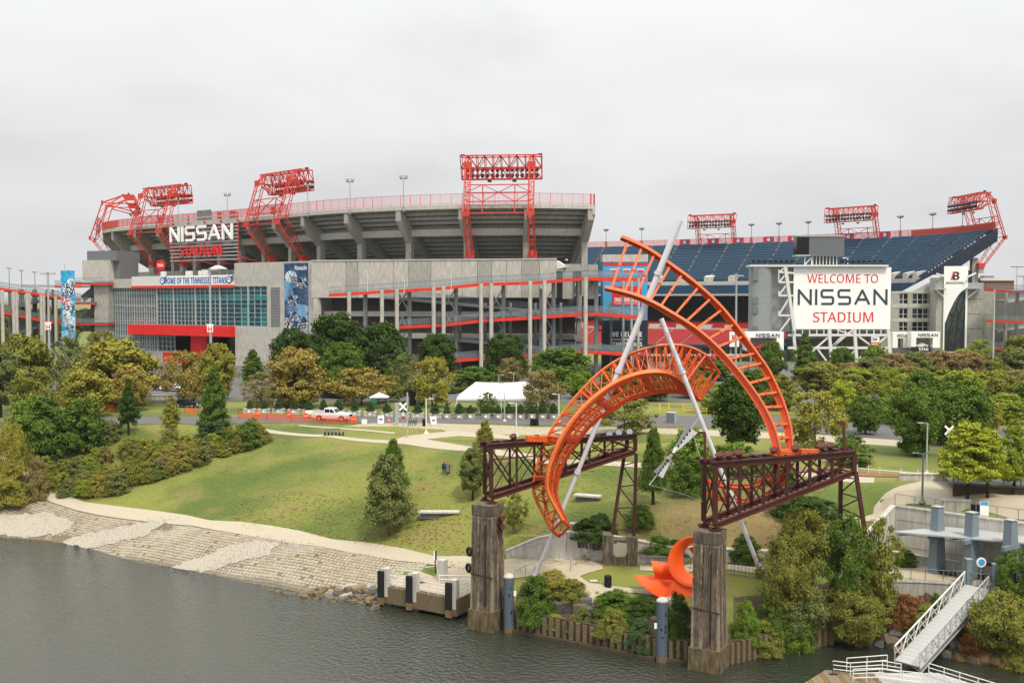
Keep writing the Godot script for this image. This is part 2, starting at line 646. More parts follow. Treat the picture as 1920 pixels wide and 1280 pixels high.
func survey():
	for s in [[-260,228],[-180,185],[-110,146.5],[-61.7,120],[-41.5,109],[-24.5,99.3],[-13,93.3]]:
		cp.append([s[0],s[1],0.0])
		cp.append([s[0] - 2.9,s[1] - 5.3,-2.2])
		cp.append([s[0] + 3.6,s[1] + 6.7,2.2])
		cp.append([s[0] + 5.0,s[1] + 9.2,2.3])
	for s in [[0.6,86.9],[11.9,80.6],[17.4,79.4],[22.2,82.6]]:
		cp.append([s[0],s[1],1.25])
		cp.append([s[0] - 0.4,s[1] - 3.4,-2.0])
	for s in [[27,82.4],[30.6,82.4],[34.4,81.0],[39.6,77.6],[48,72],[62,64]]:
		cp.append([s[0],s[1],0.0])
		cp.append([s[0] + 0.6,s[1] + 1.9,2.1])
		cp.append([s[0] - 1.5,s[1] - 4.5,-2.2])
	for s in [[-5.5,90.5,-1.4],[-9,93.5,0.2],[-6.5,95.0,2.0],[-2.0,93,2.2]]:
		cp.append(s)
	for s in [[870,1078,2.3],[945,1062,3.0],[1010,1085,3.3],[1090,1075,3.9],[1180,1066,3.9],[1140,1112,3.2],[1060,1130,2.6],[1200,1140,2.5],[1260,1090,3.6],[1400,1088,4.0],[1470,1085,4.0],[1430,1160,2.4],[1500,1170,2.0],[1560,1110,3.4],[1620,1090,4.0],
			[1690,1090,4.4],[1740,1075,4.4],[1820,1085,4.4],[1900,1100,4.4],[1960,1110,4.4],[1700,1058,4.5],[1780,1064,4.6],[1890,1078,4.6],
			[1600,1010,6.0],[1560,1000,6.3],[1640,1000,6.0],[1400,1018,6.4],[1300,1018,6.4],[1200,1008,6.4],[1100,996,6.5],[1050,994,6.1],[990,1010,4.6],
			[1420,950,8.0],[1330,945,7.9],[1500,945,8.6],[1640,945,9.2],[1240,940,7.6],
			[1690,925,9.6],[1780,935,9.6],[1860,952,9.6],[1940,965,9.6],[1760,905,9.8],[1880,915,9.8],
			[500,803,10.0],[620,815,10.0],[760,832,10.0],[870,847,10.0],[980,862,9.9],[1100,868,9.9],[1250,872,9.9],[1400,876,9.9],[1560,880,9.9],[1700,882,9.9],[1850,884,9.9],
			[380,796,10.0],[240,808,10.0],[60,800,10.0],[-150,810,10.0],
			[700,790,10.0],[1000,800,10.0],[1300,800,10.0],[1600,800,10.0],[1900,820,10.0],[2200,860,10.0],[2200,960,9.6],
			[400,862,7.0],[250,885,5.2],[120,900,4.4]]:
		var p := gp(s[0],s[1],s[2])
		cp.append([p.x,-p.z,s[2]])
	for s in [[-120,190,10],[0,190,10],[120,190,10],[-200,240,10],[-260,290,10],[160,150,10],[110,110,10]]:
		cp.append(s)
	var n := cp.size()
	var a := []
	for i in n:
		var row := PackedFloat64Array()
		row.resize(n + 2)
		for j in n:
			row[j] = sqrt(pow(cp[i][0] - cp[j][0],2) + pow(cp[i][1] - cp[j][1],2) + 0.25)
		row[i] += 0.02
		row[n] = 1.0
		row[n + 1] = cp[i][2]
		a.append(row)
	var last := PackedFloat64Array()
	last.resize(n + 2)
	for j in n: last[j] = 1.0
	a.append(last)
	var m := n + 1
	for i in m:
		var best := i
		for k in range(i + 1,m):
			if absf(a[k][i]) > absf(a[best][i]): best = k
		var sw: PackedFloat64Array = a[i]
		a[i] = a[best]
		a[best] = sw
		var ri: PackedFloat64Array = a[i]
		for k in range(i + 1,m):
			var f: float = a[k][i] / ri[i]
			if f != 0.0:
				var rk: PackedFloat64Array = a[k]
				for j in range(i,m + 1): rk[j] -= f * ri[j]
				a[k] = rk
	wts.resize(m)
	for i in range(m - 1,-1,-1):
		var s: float = a[i][m]
		for j in range(i + 1,m): s -= a[i][j] * wts[j]
		wts[i] = s / a[i][i]

func rbf(x: float,d: float) -> float:
	var s := wts[wts.size() - 1]
	for i in cp.size():
		var c = cp[i]
		var ax: float = x - c[0]
		var ad: float = d - c[1]
		s += wts[i] * sqrt(ax * ax + ad * ad + 0.25)
	return s

func cell(a: PackedFloat64Array,x: float) -> int:
	return clampi(a.bsearch(x) - 1,0,a.size() - 2)

func gh(x: float,d: float) -> float:
	var i := cell(gx,x)
	var j := cell(gd,d)
	var u := clampf((x - gx[i]) / (gx[i + 1] - gx[i]),0,1)
	var w := clampf((d - gd[j]) / (gd[j + 1] - gd[j]),0,1)
	var n := gx.size()
	return lerpf(lerpf(gy[j * n + i],gy[j * n + i + 1],u),lerpf(gy[(j + 1) * n + i],gy[(j + 1) * n + i + 1],u),w)

func ground(x: float,d: float,lift := 0.0) -> Vector3:
	return V(x,gh(x,d) + lift,d)

func gpx(px: float,py: float,lift := 0.0) -> Vector3:
	var r := ray(px,py)
	var t := 60.0
	var step := 2.0
	while t < 1500.0:
		var p := eye + r * t
		if p.y < gh(p.x,-p.z):
			if step < 0.02:
				p.y = gh(p.x,-p.z) + lift
				return p
			t -= step
			step *= 0.25
		t += step
		if t > 260.0: step = minf(step * 1.02,8.0) if step > 0.5 else step
	return gp(px,py,10.0)

# walls that hold the ground back: ends (left to right seen from the river),level in front,level behind
const CUTS := [[-0.3,86.3,5.8,82.7,-2.0,1.35],[5.8,82.7,11.8,79.1,-2.0,1.35],[11.8,79.1,17.1,77.9,-2.0,1.35],[17.1,77.9,22.8,81.1,-2.0,1.35],[22.8,81.1,27.0,82.6,-1.0,1.3],
	[-0.6,97.2,5.3,95.8,3.5,5.4],[5.3,95.8,8.9,94.6,3.8,6.2],[8.9,94.6,15.2,93.6,3.85,5.7],[15.2,93.6,24.2,92.8,3.9,5.2],
	[33.0,91.6,36.35,93.6,4.4,8.0],[36.35,93.6,40.6,90.0,4.5,9.3],[40.6,90.0,50.0,82.0,4.5,9.3],[32.3,86.0,38.9,84.9,2.2,4.35],[40.9,83.6,46.0,80.5,2.0,4.35]]

func cut(p: Vector2,h: float) -> float:
	for c in CUTS:
		var a := Vector2(c[0],c[1])
		var b := Vector2(c[2],c[3])
		var u := (b - a).normalized()
		var k := (p - a).dot(u)
		if k < -0.3 or k > a.distance_to(b) + 0.3: continue
		var s := (p - a).dot(Vector2(-u.y,u.x))
		if s > -5.0 and s < 0.5: h = lerpf(c[4],h,smoothstep(-1.5,-5.0,s)) if c[4] > 0.0 else minf(h,c[4])
		elif s >= 0.5 and s < 4.0: h = lerpf(c[5],h,smoothstep(1.6,4.0,s))
	return h

func build_ground():
	survey()
	var x := -150.0
	while x <= 84.0:
		gx.append(x)
		x += 1.0
	var st := 2.0
	while x < 3500.0:
		gx.append(x)
		gx.insert(0,-150.0 - (x - 85.0) - 1.0)
		x += st
		st *= 1.35
	var d := 56.0
	while d <= 176.0:
		gd.append(d)
		d += 1.0
	st = 2.0
	while d < 4500.0:
		gd.append(d)
		d += st
		st *= 1.3
	gy.resize(gx.size() * gd.size())
	var bumps := FastNoiseLite.new()
	bumps.seed = 5
	bumps.frequency = 0.045
	for j in gd.size():
		for i in gx.size():
			var xx := gx[i]
			var dd := gd[j]
			var h := 10.0
			var far := maxf(absf(xx + 30.0) - 130.0,dd - 172.0)
			if far < 24.0:
				h = minf(rbf(xx,dd),10.2)
				h += bumps.get_noise_2d(xx,dd) * 0.35 * smoothstep(3.0,5.0,h) * (1.0 - smoothstep(9.0,9.9,h))
				var k := smoothstep(0.0,24.0,far)
				if xx > -150.0: h = lerpf(h,10.0,k)
			elif xx < -140.0 and dd < 190.0 - (xx + 180.0) * 0.55: h = -2.5
			elif xx > 80.0 and dd < 68.0: h = -2.5
			if xx > -14.0 and xx < 70.0 and dd < 104.0: h = cut(Vector2(xx,dd),h)
			gy[j * gx.size() + i] = clampf(h,-3.0,10.2)
	var patch := FastNoiseLite.new()
	patch.seed = 31
	patch.frequency = 0.035
	patch.fractal_octaves = 4
	patch.domain_warp_enabled = true
	patch.domain_warp_amplitude = 14.0
	var dry := FastNoiseLite.new()
	dry.seed = 77
	dry.frequency = 0.10
	dry.fractal_octaves = 3
	var g := G.new()
	var nx := gx.size()
	for j in gd.size():
		for i in nx:
			var p := V(gx[i],gy[j * nx + i],gd[j])
			g.v.append(p)
			var i0 := maxi(i - 1,0)
			var i1 := mini(i + 1,nx - 1)
			var j0 := maxi(j - 1,0)
			var j1 := mini(j + 1,gd.size() - 1)
			g.n.append(Vector3(-(gy[j * nx + i1] - gy[j * nx + i0]) / (gx[i1] - gx[i0]),1,(gy[j1 * nx + i] - gy[j0 * nx + i]) / (gd[j1] - gd[j0])).normalized())
			g.u.append(Vector2(gx[i],gd[j]))
			g.c.append(grass_colour(gx[i],gd[j],patch,dry))
	for j in gd.size() - 1:
		for i in nx - 1:
			var k := j * nx + i
			g.ix.append_array([k,k + nx,k + 1,k + 1,k + nx,k + nx + 1])
	g.tinted = true
	struct("ground",g,M["lawn"],"grassy riverbank slope and level park running out to the horizon")
	var w := G.new()
	w.quad(V(-1500,0,-900),V(1500,0,-900),V(1500,0,300),V(-1500,0,300))
	struct("river",w,M["water"],"rippled grey green river water")
	ground_layers(patch,dry)

func grass_colour(x: float,d: float,patch: FastNoiseLite,dry: FastNoiseLite) -> Color:
	var k := patch.get_noise_2d(x,d * 1.9) * 0.5 + 0.5
	var s := dry.get_noise_2d(x,d * 2.2) * 0.5 + 0.5
	var c := Color(0.14,0.205,0.028).lerp(Color(0.315,0.335,0.060),smoothstep(0.30,0.66,k))
	c = c.lerp(Color(0.37,0.275,0.11),smoothstep(0.58,0.74,s) * 0.5)
	var mound := smoothstep(13.0,4.0,Vector2(x - 22.0,(d - 97.0) * 1.3).length())
	c = c.lerp(Color(0.33,0.245,0.095),mound * smoothstep(0.25,0.6,s + 0.15))
	return c

func drape(poly: PackedVector2Array,lift: float,g: G) -> void:
	var bb := Rect2(poly[0],Vector2.ZERO)
	for p in poly: bb = bb.expand(p)
	var step := 1.0 if bb.size.x * bb.size.y < 9000.0 else 4.0
	for j in range(int(floor(bb.position.y / step)),int(ceil(bb.end.y / step))):
		for i in range(int(floor(bb.position.x / step)),int(ceil(bb.end.x / step))):
			var q := pv([Vector2(i,j) * step,Vector2(i + 1,j) * step,Vector2(i + 1,j + 1) * step,Vector2(i,j + 1) * step])
			for piece in Geometry2D.intersect_polygons(q,poly):
				var t := Geometry2D.triangulate_polygon(piece)
				for k in range(0,t.size(),3):
					var a: Vector2 = piece[t[k]]
					var b: Vector2 = piece[t[k + 1]]
					var e: Vector2 = piece[t[k + 2]]
					if (b - a).cross(e - a) < 0:
						var s := b
						b = e
						e = s
					g.tri(ground(a.x,a.y,lift),ground(b.x,b.y,lift),ground(e.x,e.y,lift))

func plan(pts: Array) -> PackedVector2Array:
	var o := PackedVector2Array()
	for p in pts:
		var q := gpx(p[0],p[1])
		o.append(Vector2(q.x,-q.z))
	return o

func band(line: PackedVector2Array,w: float) -> PackedVector2Array:
	return Geometry2D.offset_polyline(line,w / 2,Geometry2D.JOIN_ROUND,Geometry2D.END_BUTT)[0]

func ground_layers(patch: FastNoiseLite,dry: FastNoiseLite):
	var g := G.new()
	drape(band(pv([Vector2(-176,194),Vector2(-106,155.5),Vector2(-57.5,128.6),Vector2(-37.5,117.6),Vector2(-20.5,107.8),Vector2(-9.5,101.6),Vector2(-4.0,97.5)]),2.6),0.09,g)
	struct("river_walk",g,M["paving"],"pale concrete walk between the lawn and the stone bank")
	g = G.new()
	drape(plan([[800,1092],[850,1062],[905,1062],[960,1046],[1050,1050],[1130,1054],[1130,1068],[1085,1082],[1050,1098],[1000,1080],[960,1085],[870,1112]]),0.06,g)
	drape(plan([[1200,1060],[1256,1061],[1440,1066],[1440,1078],[1290,1074],[1200,1070]]),0.06,g)
	struct("lower_plaza",g,M["plaza"],"pale concrete lower plaza beneath the orange arches")
	g = G.new()
	drape(plan([[1085,1080],[1105,1094],[1150,1100],[1290,1096],[1290,1118],[1190,1112],[1130,1116],[1110,1132],[1070,1136],[1090,1112],[1070,1098],[1055,1094]]),0.08,g)
	struct("garden_path",g,M["paving"],"pale path winding past the litter bin to the orange spiral")
	g = G.new()
	drape(plan([[480,803],[620,816],[740,826],[760,818],[800,813],[850,808],[960,818],[960,824],[860,818],[800,824],[870,836],[1000,852],[1000,862],[870,846],[740,832],[620,821],[480,809]]),0.05,g)
	struct("park_walk",g,M["paving"],"pale concrete walk crossing the lawn above the slope")
	g = G.new()
	drape(plan([[560,797],[690,806],[740,811],[740,814],[690,809],[560,799]]),0.05,g)
	struct("foot_path",g,M["paving"],"narrow pale path by the park bench")
	g = G.new()
	drape(plan([[1000,860],[1200,868],[1300,872],[1500,884],[1640,896],[1640,906],[1500,893],[1300,881],[1200,877],[1000,870]]),0.05,g)
	struct("upper_walk",g,M["paving"],"pale walk at the top of the slope behind the dark red gantries")
	g = G.new()
	drape(plan([[1290,866],[1400,871],[1640,887],[1760,893],[1760,899],[1640,894],[1400,877],[1290,872]]),0.075,g)
	struct("brick_walk",g,M["brick_pink"],"pink brick strip along the upper walk")
	g = G.new()
	drape(plan([[1612,1000],[1640,950],[1715,906],[1760,890],[1930,890],[1930,975],[1790,950],[1700,946],[1650,985]]),0.05,g)
	struct("upper_plaza",g,M["plaza"],"pale concrete upper plaza with planted trees")
	g = G.new()
	drape(plan([[1665,1075],[1700,1035],[1780,1045],[1930,1068],[1960,1130],[1860,1112],[1790,1104],[1700,1098]]),0.05,g)
	struct("landing_plaza",g,M["plaza"],"pale concrete landing at the head of the gangway")
	g = G.new()
	drape(plan([[640,800],[700,793],[800,793],[980,800],[1200,802],[1480,812],[1700,826],[1700,838],[1480,824],[1200,812],[1000,816],[850,816],[830,806],[740,800]]),0.03,g)
	struct("forecourt",g,M["plaza"],"pale concrete forecourt between the lawn and the street")
	g = G.new()
	drape(plan([[0,786],[300,782],[640,780],[1100,778],[1500,782],[1930,806],[1930,842],[1640,822],[1400,803],[1000,798],[640,792],[300,795],[0,802]]),0.06,g)
	struct("street",g,M["asphalt"],"grey asphalt street in front of the row of planters")
	g = G.new()
	drape(pv([Vector2(-200,186),Vector2(180,178),Vector2(230,290),Vector2(-230,300)]),0.05,g)
	struct("parking_lot",g,M["asphalt"],"grey asphalt car park between the trees and the stadium")
	g = G.new()
	drape(plan([[600,781],[600,768],[1110,762],[1110,776]]),0.08,g)
	struct("planter_verge",g,M["lawn_plain"] if M.has("lawn_plain") else mat("lawn_plain",Color(0.46,0.50,0.17),0.95,0,M["lawn"].albedo_texture,0.45),"grass verge behind the row of planters")
	g = G.new()
	drape(plan([[1120,790],[1500,800],[1930,830],[1930,884],[1640,866],[1500,866],[1300,862],[1120,856]]),0.02,g)
	g = G.new()
	drape(plan([[950,1170],[980,1092],[1060,1098],[1120,1140],[1300,1142],[1300,1200],[1230,1212],[1100,1190]]),0.03,g)
	struct("planting_bed",g,M["mulch"],"mulched planting bed behind the sheet pile wall")
	g = G.new()
	drape(plan([[1376,1222],[1376,1120],[1480,1100],[1700,1108],[1920,1150],[1960,1250],[1880,1255],[1760,1228],[1640,1208],[1480,1222]]),0.03,g)
	struct("river_bank_soil",g,M["mulch"],"dark soil of the overgrown bank beside the gangway")
	stone_bank(g)
	tufts(patch,dry)

# stone setts laid in rows down to the water,with two pale gravel aprons
func stone_bank(_g: G):
	var a := Vector2(-150,168.4)
	var b := Vector2(-11,92.3)
	var along := (b - a).normalized()
	var inland := Vector2(-along.y,along.x)
	if inland.y < 0: inland = -inland
	var bed := G.new()
	var outline := pv([a - inland * 1.5,b - inland * 1.5,b + inland * 8.4,a + inland * 8.4])
	drape(outline,0.04,bed)
	struct("bank_bed",bed,M["bank_earth"],"earth bed of the stone bank")
	var unit := G.new()
	unit.cham(Vector3(0,0,0),Vector3(0.455,0.30,0.43),0.05)
	var spots := []
	var tones := []
	rng.seed = 300
	var length := a.distance_to(b)
	var worn := FastNoiseLite.new()
	worn.seed = 8
	worn.frequency = 0.07
	var row := 0
	var t := -0.7
	while t < 8.2:
		var s := 30.0 + rng.randf() * 0.5
		while s < length - 1.0:
			var p := a + along * s + inland * (t + rng.randf_range(-0.02,0.02))
			var sunk := smoothstep(-0.15,0.45,worn.get_noise_2d(s * 0.8,t * 2.0)) * smoothstep(0.0,1.5,t)
			if rng.randf() > 0.02:
				var y := gh(p.x,p.y)
				var q := p + inland * 0.4
				var slope := (gh(q.x,q.y) - y) / 0.4
				var zz := Vector3(-inland.x,-slope,inland.y).normalized()
				var xx := Vector3(along.x,0,-along.y)
				var yy := zz.cross(xx).normalized()
				spots.append(Transform3D(Basis(xx,yy,zz).scaled_local(Vector3(rng.randf_range(0.85,1.05),1,rng.randf_range(0.85,1.1))),V(p.x,y - 0.055 - 0.05 * sunk + rng.randf_range(-0.012,0.016),p.y)))
				var k := rng.randf()
				var c := Color(0.54,0.465,0.335).lerp(Color(0.68,0.61,0.475),k).lerp(Color(0.68,0.63,0.525),sunk * 0.8)
				c = c * lerpf(0.45,1.0,smoothstep(-0.2,1.3,t + worn.get_noise_2d(s,40.0) * 0.6))
				c.a = 1
				tones.append(c)
			s += 0.5
		t += 0.5
		row += 1
	copies("stone_bank",unit.mesh(),spots,tones,M["stone_tint"] if M.has("stone_tint") else tint("stone_tint",M["stone"]),"rows of tan stone setts sloping down to the water")
	var chip := G.new()
	chip.blob(Vector3.ZERO,Vector3.ONE * 0.6,4,0.25,5)
	for k in 3:
		var pts = [[[0,968],[90,962],[140,978],[120,1000],[60,1008],[-40,1000]],[[115,1018],[160,1002],[215,990],[290,978],[308,984],[270,1006],[215,1018],[165,1032]],[[320,1066],[420,1028],[478,1014],[530,1020],[505,1040],[440,1056],[400,1070],[375,1076]]][k]
		var o := G.new()
		drape(ragged(plan(pts),k + 5),0.125,o)
		var chips := []
		var shades := []
		var edge := plan(pts)
		while chips.size() < 1500:
			var c := edge[rng.randi() % edge.size()].lerp(edge[rng.randi() % edge.size()],rng.randf()) + Vector2(rng.randfn(),rng.randfn()) * 0.9
			var z := rng.randf_range(0.03,0.08)
			chips.append(Transform3D(Basis.from_euler(Vector3(rng.randf() * 3,rng.randf() * 6,0)).scaled(Vector3(z,z * 0.7,z)),ground(c.x,c.y,0.135)))
			var q := rng.randf_range(0.46,0.66)
			shades.append(Color(q,q * 0.96,q * 0.89))
		copies("gravel",chip.mesh(),chips,shades,M["stone_tint"],"loose grey gravel scattered over the stone bank")
		struct("gravel_apron",o,M["gravel"],["pale gravel spread low on the left end of the stone bank","pale gravel tongue crossing the stone bank, the farther one","pale gravel tongue crossing the stone bank, the nearer and wider one"][k])

func ragged(o: PackedVector2Array,seed_: int) -> PackedVector2Array:
	var r := RandomNumberGenerator.new()
	r.seed = seed_
	var q := PackedVector2Array()
	for i in o.size():
		var b := o[(i + 1) % o.size()]
		var n := maxi(1,int(o[i].distance_to(b) / 0.5))
		for k in n: q.append(o[i].lerp(b,k / float(n)) + Vector2(r.randfn(),r.randfn()) * 0.22)
	return q

func tint(key: String,src: StandardMaterial3D) -> StandardMaterial3D:
	var m: StandardMaterial3D = src.duplicate()
	m.resource_name = key
	m.albedo_color = Color.WHITE
	m.vertex_color_use_as_albedo = true
	M[key] = m
	return m

func copies(called: String,mesh: Mesh,spots: Array,tones: Array,m: Material,label: String,to: Node3D = null) -> MultiMeshInstance3D:
	var mm := MultiMesh.new()
	mm.transform_format = MultiMesh.TRANSFORM_3D
	mm.use_colors = tones.size() > 0
	mm.mesh = mesh
	mm.instance_count = spots.size()
	for i in spots.size():
		mm.set_instance_transform(i,spots[i])
		if tones.size() > 0: mm.set_instance_color(i,tones[i])
	var o := MultiMeshInstance3D.new()
	o.name = called if to else numbered(called)
	o.multimesh = mm
	o.material_override = m
	o.set_meta("kind","stuff")
	if label: o.set_meta("label",label)
	(to if to else self).add_child(o,true)
	return o

func tufts(patch: FastNoiseLite,dry: FastNoiseLite):
	var g := G.new()
	rng.seed = 41
	for i in 7:
		var w := TAU * i / 7.0 + rng.randf()
		var e := Vector3(cos(w),0,sin(w))
		var q := Vector3(-e.z,0,e.x)
		var o := e * rng.randf_range(0.0,0.12)
		g.tri(o - q * 0.016,o + q * 0.016,o + e * 0.05 + Vector3.UP * rng.randf_range(0.04,0.085))
	var spots := []
	var tones := []
	var paths := [plan([[480,801],[760,816],[1000,850],[1000,864],[760,838],[480,811]])]
	while spots.size() < 60000:
		var x := rng.randf_range(-62,40)
		var d := rng.randf_range(88,150)
		var h := gh(x,d)
		if h < 2.45 or (h < 4.6 and x > -8.0): continue
		if h > 9.4 and x > 26.0: continue
		if absf(x / d * F) > 1000: continue
		if Geometry2D.is_point_in_polygon(Vector2(x,d),paths[0]): continue
		spots.append(Transform3D(Basis(Vector3.UP,rng.randf() * TAU).scaled(Vector3.ONE * rng.randf_range(0.6,1.2)),V(x,h,d)))
		var c := grass_colour(x,d,patch,dry) * rng.randf_range(0.8,1.35)
		c.a = 1
		tones.append(c)
	var leaf := G.new()
	leaf.quad(Vector3(-0.06,0,0.05),Vector3(0.05,0.02,0.06),Vector3(0.07,0.01,-0.05),Vector3(-0.05,0.03,-0.06))
	var fallen := []
	var browns := []
	while fallen.size() < 5000:
		var x := rng.randf_range(-34,34)
		var d := rng.randf_range(92,122)
		var h := gh(x,d)
		var near := 1.0 if h < 5.4 else 0.25
		if h < 2.5 or rng.randf() > near: continue
		fallen.append(Transform3D(Basis(Vector3.UP,rng.randf() * TAU).scaled(Vector3.ONE * rng.randf_range(0.7,1.6)),V(x,h + 0.05,d)))
		var b := rng.randf_range(0.6,1.2)
		browns.append(Color(0.34 * b,0.22 * b,0.08 * b))
	copies("fallen_leaves",leaf.mesh(),fallen,browns,M["tuft"],"dry brown leaves scattered over the lower lawn")
	copies("grass",g.mesh(),spots,tones,M["tuft"],"short yellowing grass on the riverside slope")

# ---------------------------------------------------------------- stadium
class Rim:
	var p := PackedVector2Array()
	var len := 0.0
	var inward := 1.0

	func _init(knots: Array,side: float):
		inward = side
		for k in knots.size() - 1:
			var a: Vector2 = knots[maxi(k - 1,0)]
			var b: Vector2 = knots[k]
			var c: Vector2 = knots[k + 1]
			var e: Vector2 = knots[mini(k + 2,knots.size() - 1)]
			for i in 12:
				p.append(b.cubic_interpolate(c,a,e,i / 12.0))
		p.append(knots[-1])
		for i in p.size() - 1: len += p[i].distance_to(p[i + 1])

	func pos(s: float) -> Vector2:
		for i in p.size() - 1:
			var q := p[i].distance_to(p[i + 1])
			if s <= q or i == p.size() - 2: return p[i].lerp(p[i + 1],s / q)
			s -= q
		return p[0]

	func dir(s: float) -> Vector2:
		return (pos(minf(s + 3.0,len)) - pos(maxf(s - 3.0,0))).normalized()

	func inn(s: float) -> Vector2:
		var t := dir(s)
		return Vector2(t.y,-t.x) * inward

	func pt(s: float,o: float,y: float) -> Vector3:
		var q := pos(s) + inn(s) * o
		return Vector3(q.x,y,-q.y)

	func frame(s: float) -> Transform3D:
		var q := pos(s)
		var n := inn(s)
		var z := Vector3(-n.x,0,n.y)
		return Transform3D(Basis(Vector3.UP.cross(z),Vector3.UP,z),Vector3(q.x,0,-q.y))

var west: Rim
var east: Rim
const H := 54.3
const SLOPE := 0.66

func find_s(r: Rim,px: float,o: float) -> float:
	var best := 0.0
	var err := 1e9
	var s := 0.0
	while s < r.len:
		var q := r.pos(s) + r.inn(s) * o
		var e := absf(960.0 + q.x / q.y * F - px)
		if e < err - 0.3:
			err = e
			best = s
		s += 0.5
	return best

func stepped(g: G,r: Rim,s0: float,s1: float,o0: float,o1: float,y0: float,slope: float,row: float,seg := 4.0,drop := 0.0) -> void:
	var n := int(ceil((s1 - s0) / seg))
	var rows := int((o1 - o0) / row)
	for i in n:
		var a := lerpf(s0,s1,float(i) / n)
		var b := lerpf(s0,s1,float(i + 1) / n)
		for k in rows:
			var oa := o0 + k * row
			var ob := oa + row
			var ya := y0 - (oa - o0) * slope - drop
			var yb := y0 - (ob - o0) * slope - drop
			g.quad(r.pt(a,oa,ya),r.pt(b,oa,ya),r.pt(b,ob,ya),r.pt(a,ob,ya))
			g.quad(r.pt(a,ob,ya),r.pt(b,ob,ya),r.pt(b,ob,yb),r.pt(a,ob,yb))

func lipped(g: G,r: Rim,s0: float,s1: float) -> void:
	var n := int((s1 - s0) / 4.0)
	for i in n:
		var a := lerpf(s0,s1,float(i) / n)
		var b := lerpf(s0,s1,float(i + 1) / n)
		for k in 20:
			var o := 0.6 + k * 1.68
			var y := H - 0.2 - k * 1.68 * SLOPE
			var z := y - 1.68 * SLOPE
			for q in [[o,y,o + 1.68,y],[o + 1.68,y,o + 1.68,y - 0.24],[o + 1.68,y - 0.24,o + 1.0,y - 0.24],[o + 1.0,y - 0.24,o + 1.0,z],[o + 1.0,z,o + 1.68,z]]:
				g.quad(r.pt(a,q[0],q[1]),r.pt(a,q[2],q[3]),r.pt(b,q[2],q[3]),r.pt(b,q[0],q[1]))

func seat_rows(g: G,r: Rim,first: float,gap: float,every: float,o0: float,o1: float,y0: float,slope: float,row: float,h: float) -> void:
	var s0 := 0.0
	var s1 := first
	while s0 < r.len - 1.0:
		s1 = minf(s1,r.len)
		var n := int(ceil((s1 - s0) / 6.0))
		for k in int((o1 - o0) / row):
			var o := o0 + (k + 0.45) * row
			var y := y0 - k * row * slope
			for i in n:
				var a := lerpf(s0,s1,float(i) / n)
				var b := lerpf(s0,s1,float(i + 1) / n)
				g.quad(r.pt(b,o + 0.3,y + 0.1),r.pt(a,o + 0.3,y + 0.1),r.pt(a,o,y + h),r.pt(b,o,y + h))
				g.quad(r.pt(b,o,y + h),r.pt(a,o,y + h),r.pt(a,o - 0.1,y),r.pt(b,o - 0.1,y))
		s0 = s1 + gap
		s1 += every

func strip(g: G,r: Rim,s0: float,s1: float,o0: float,y0: float,o1: float,y1: float,seg := 3.0) -> void:
	var n := int(ceil((s1 - s0) / seg))
	for i in n:
		var a := lerpf(s0,s1,float(i) / n)
		var b := lerpf(s0,s1,float(i + 1) / n)
		g.hexa([r.pt(a,o0,y0),r.pt(b,o0,y0),r.pt(b,o1,y0),r.pt(a,o1,y0),r.pt(a,o0,y1),r.pt(b,o0,y1),r.pt(b,o1,y1),r.pt(a,o1,y1)],i == 0 or i == n - 1 or true)

func build_stadium():
	west = Rim.new([Vector2(22.3,270),Vector2(5,267),Vector2(-12,268.5),Vector2(-29,273.5),Vector2(-45,281),Vector2(-58,290),Vector2(-70,301),Vector2(-82,312),Vector2(-96,323),Vector2(-110,333),Vector2(-122,342),Vector2(-134,351),Vector2(-144,360),Vector2(-151.5,370),Vector2(-156,381),Vector2(-158.5,393),Vector2(-159,408)],1.0)
	east = Rim.new([Vector2(6,512),Vector2(24,504),Vector2(41,496),Vector2(63,485),Vector2(85,473),Vector2(107,460),Vector2(128,445),Vector2(146,430),Vector2(161,413),Vector2(171,396),Vector2(176,380),Vector2(177,366)],1.0)
	west_stand()
	east_stand()
	podium()
	ramps_right()
	left_side()
	towers()
	signs_on_stand()

func rail_posts(r: Rim,s0: float,s1: float,step: float,y0: float,y1: float,w: float,g: G) -> void:
	var s := s0
	while s <= s1:
		g.bar(r.pt(s,0.25,y0),r.pt(s,0.25,y1),w)
		s += step

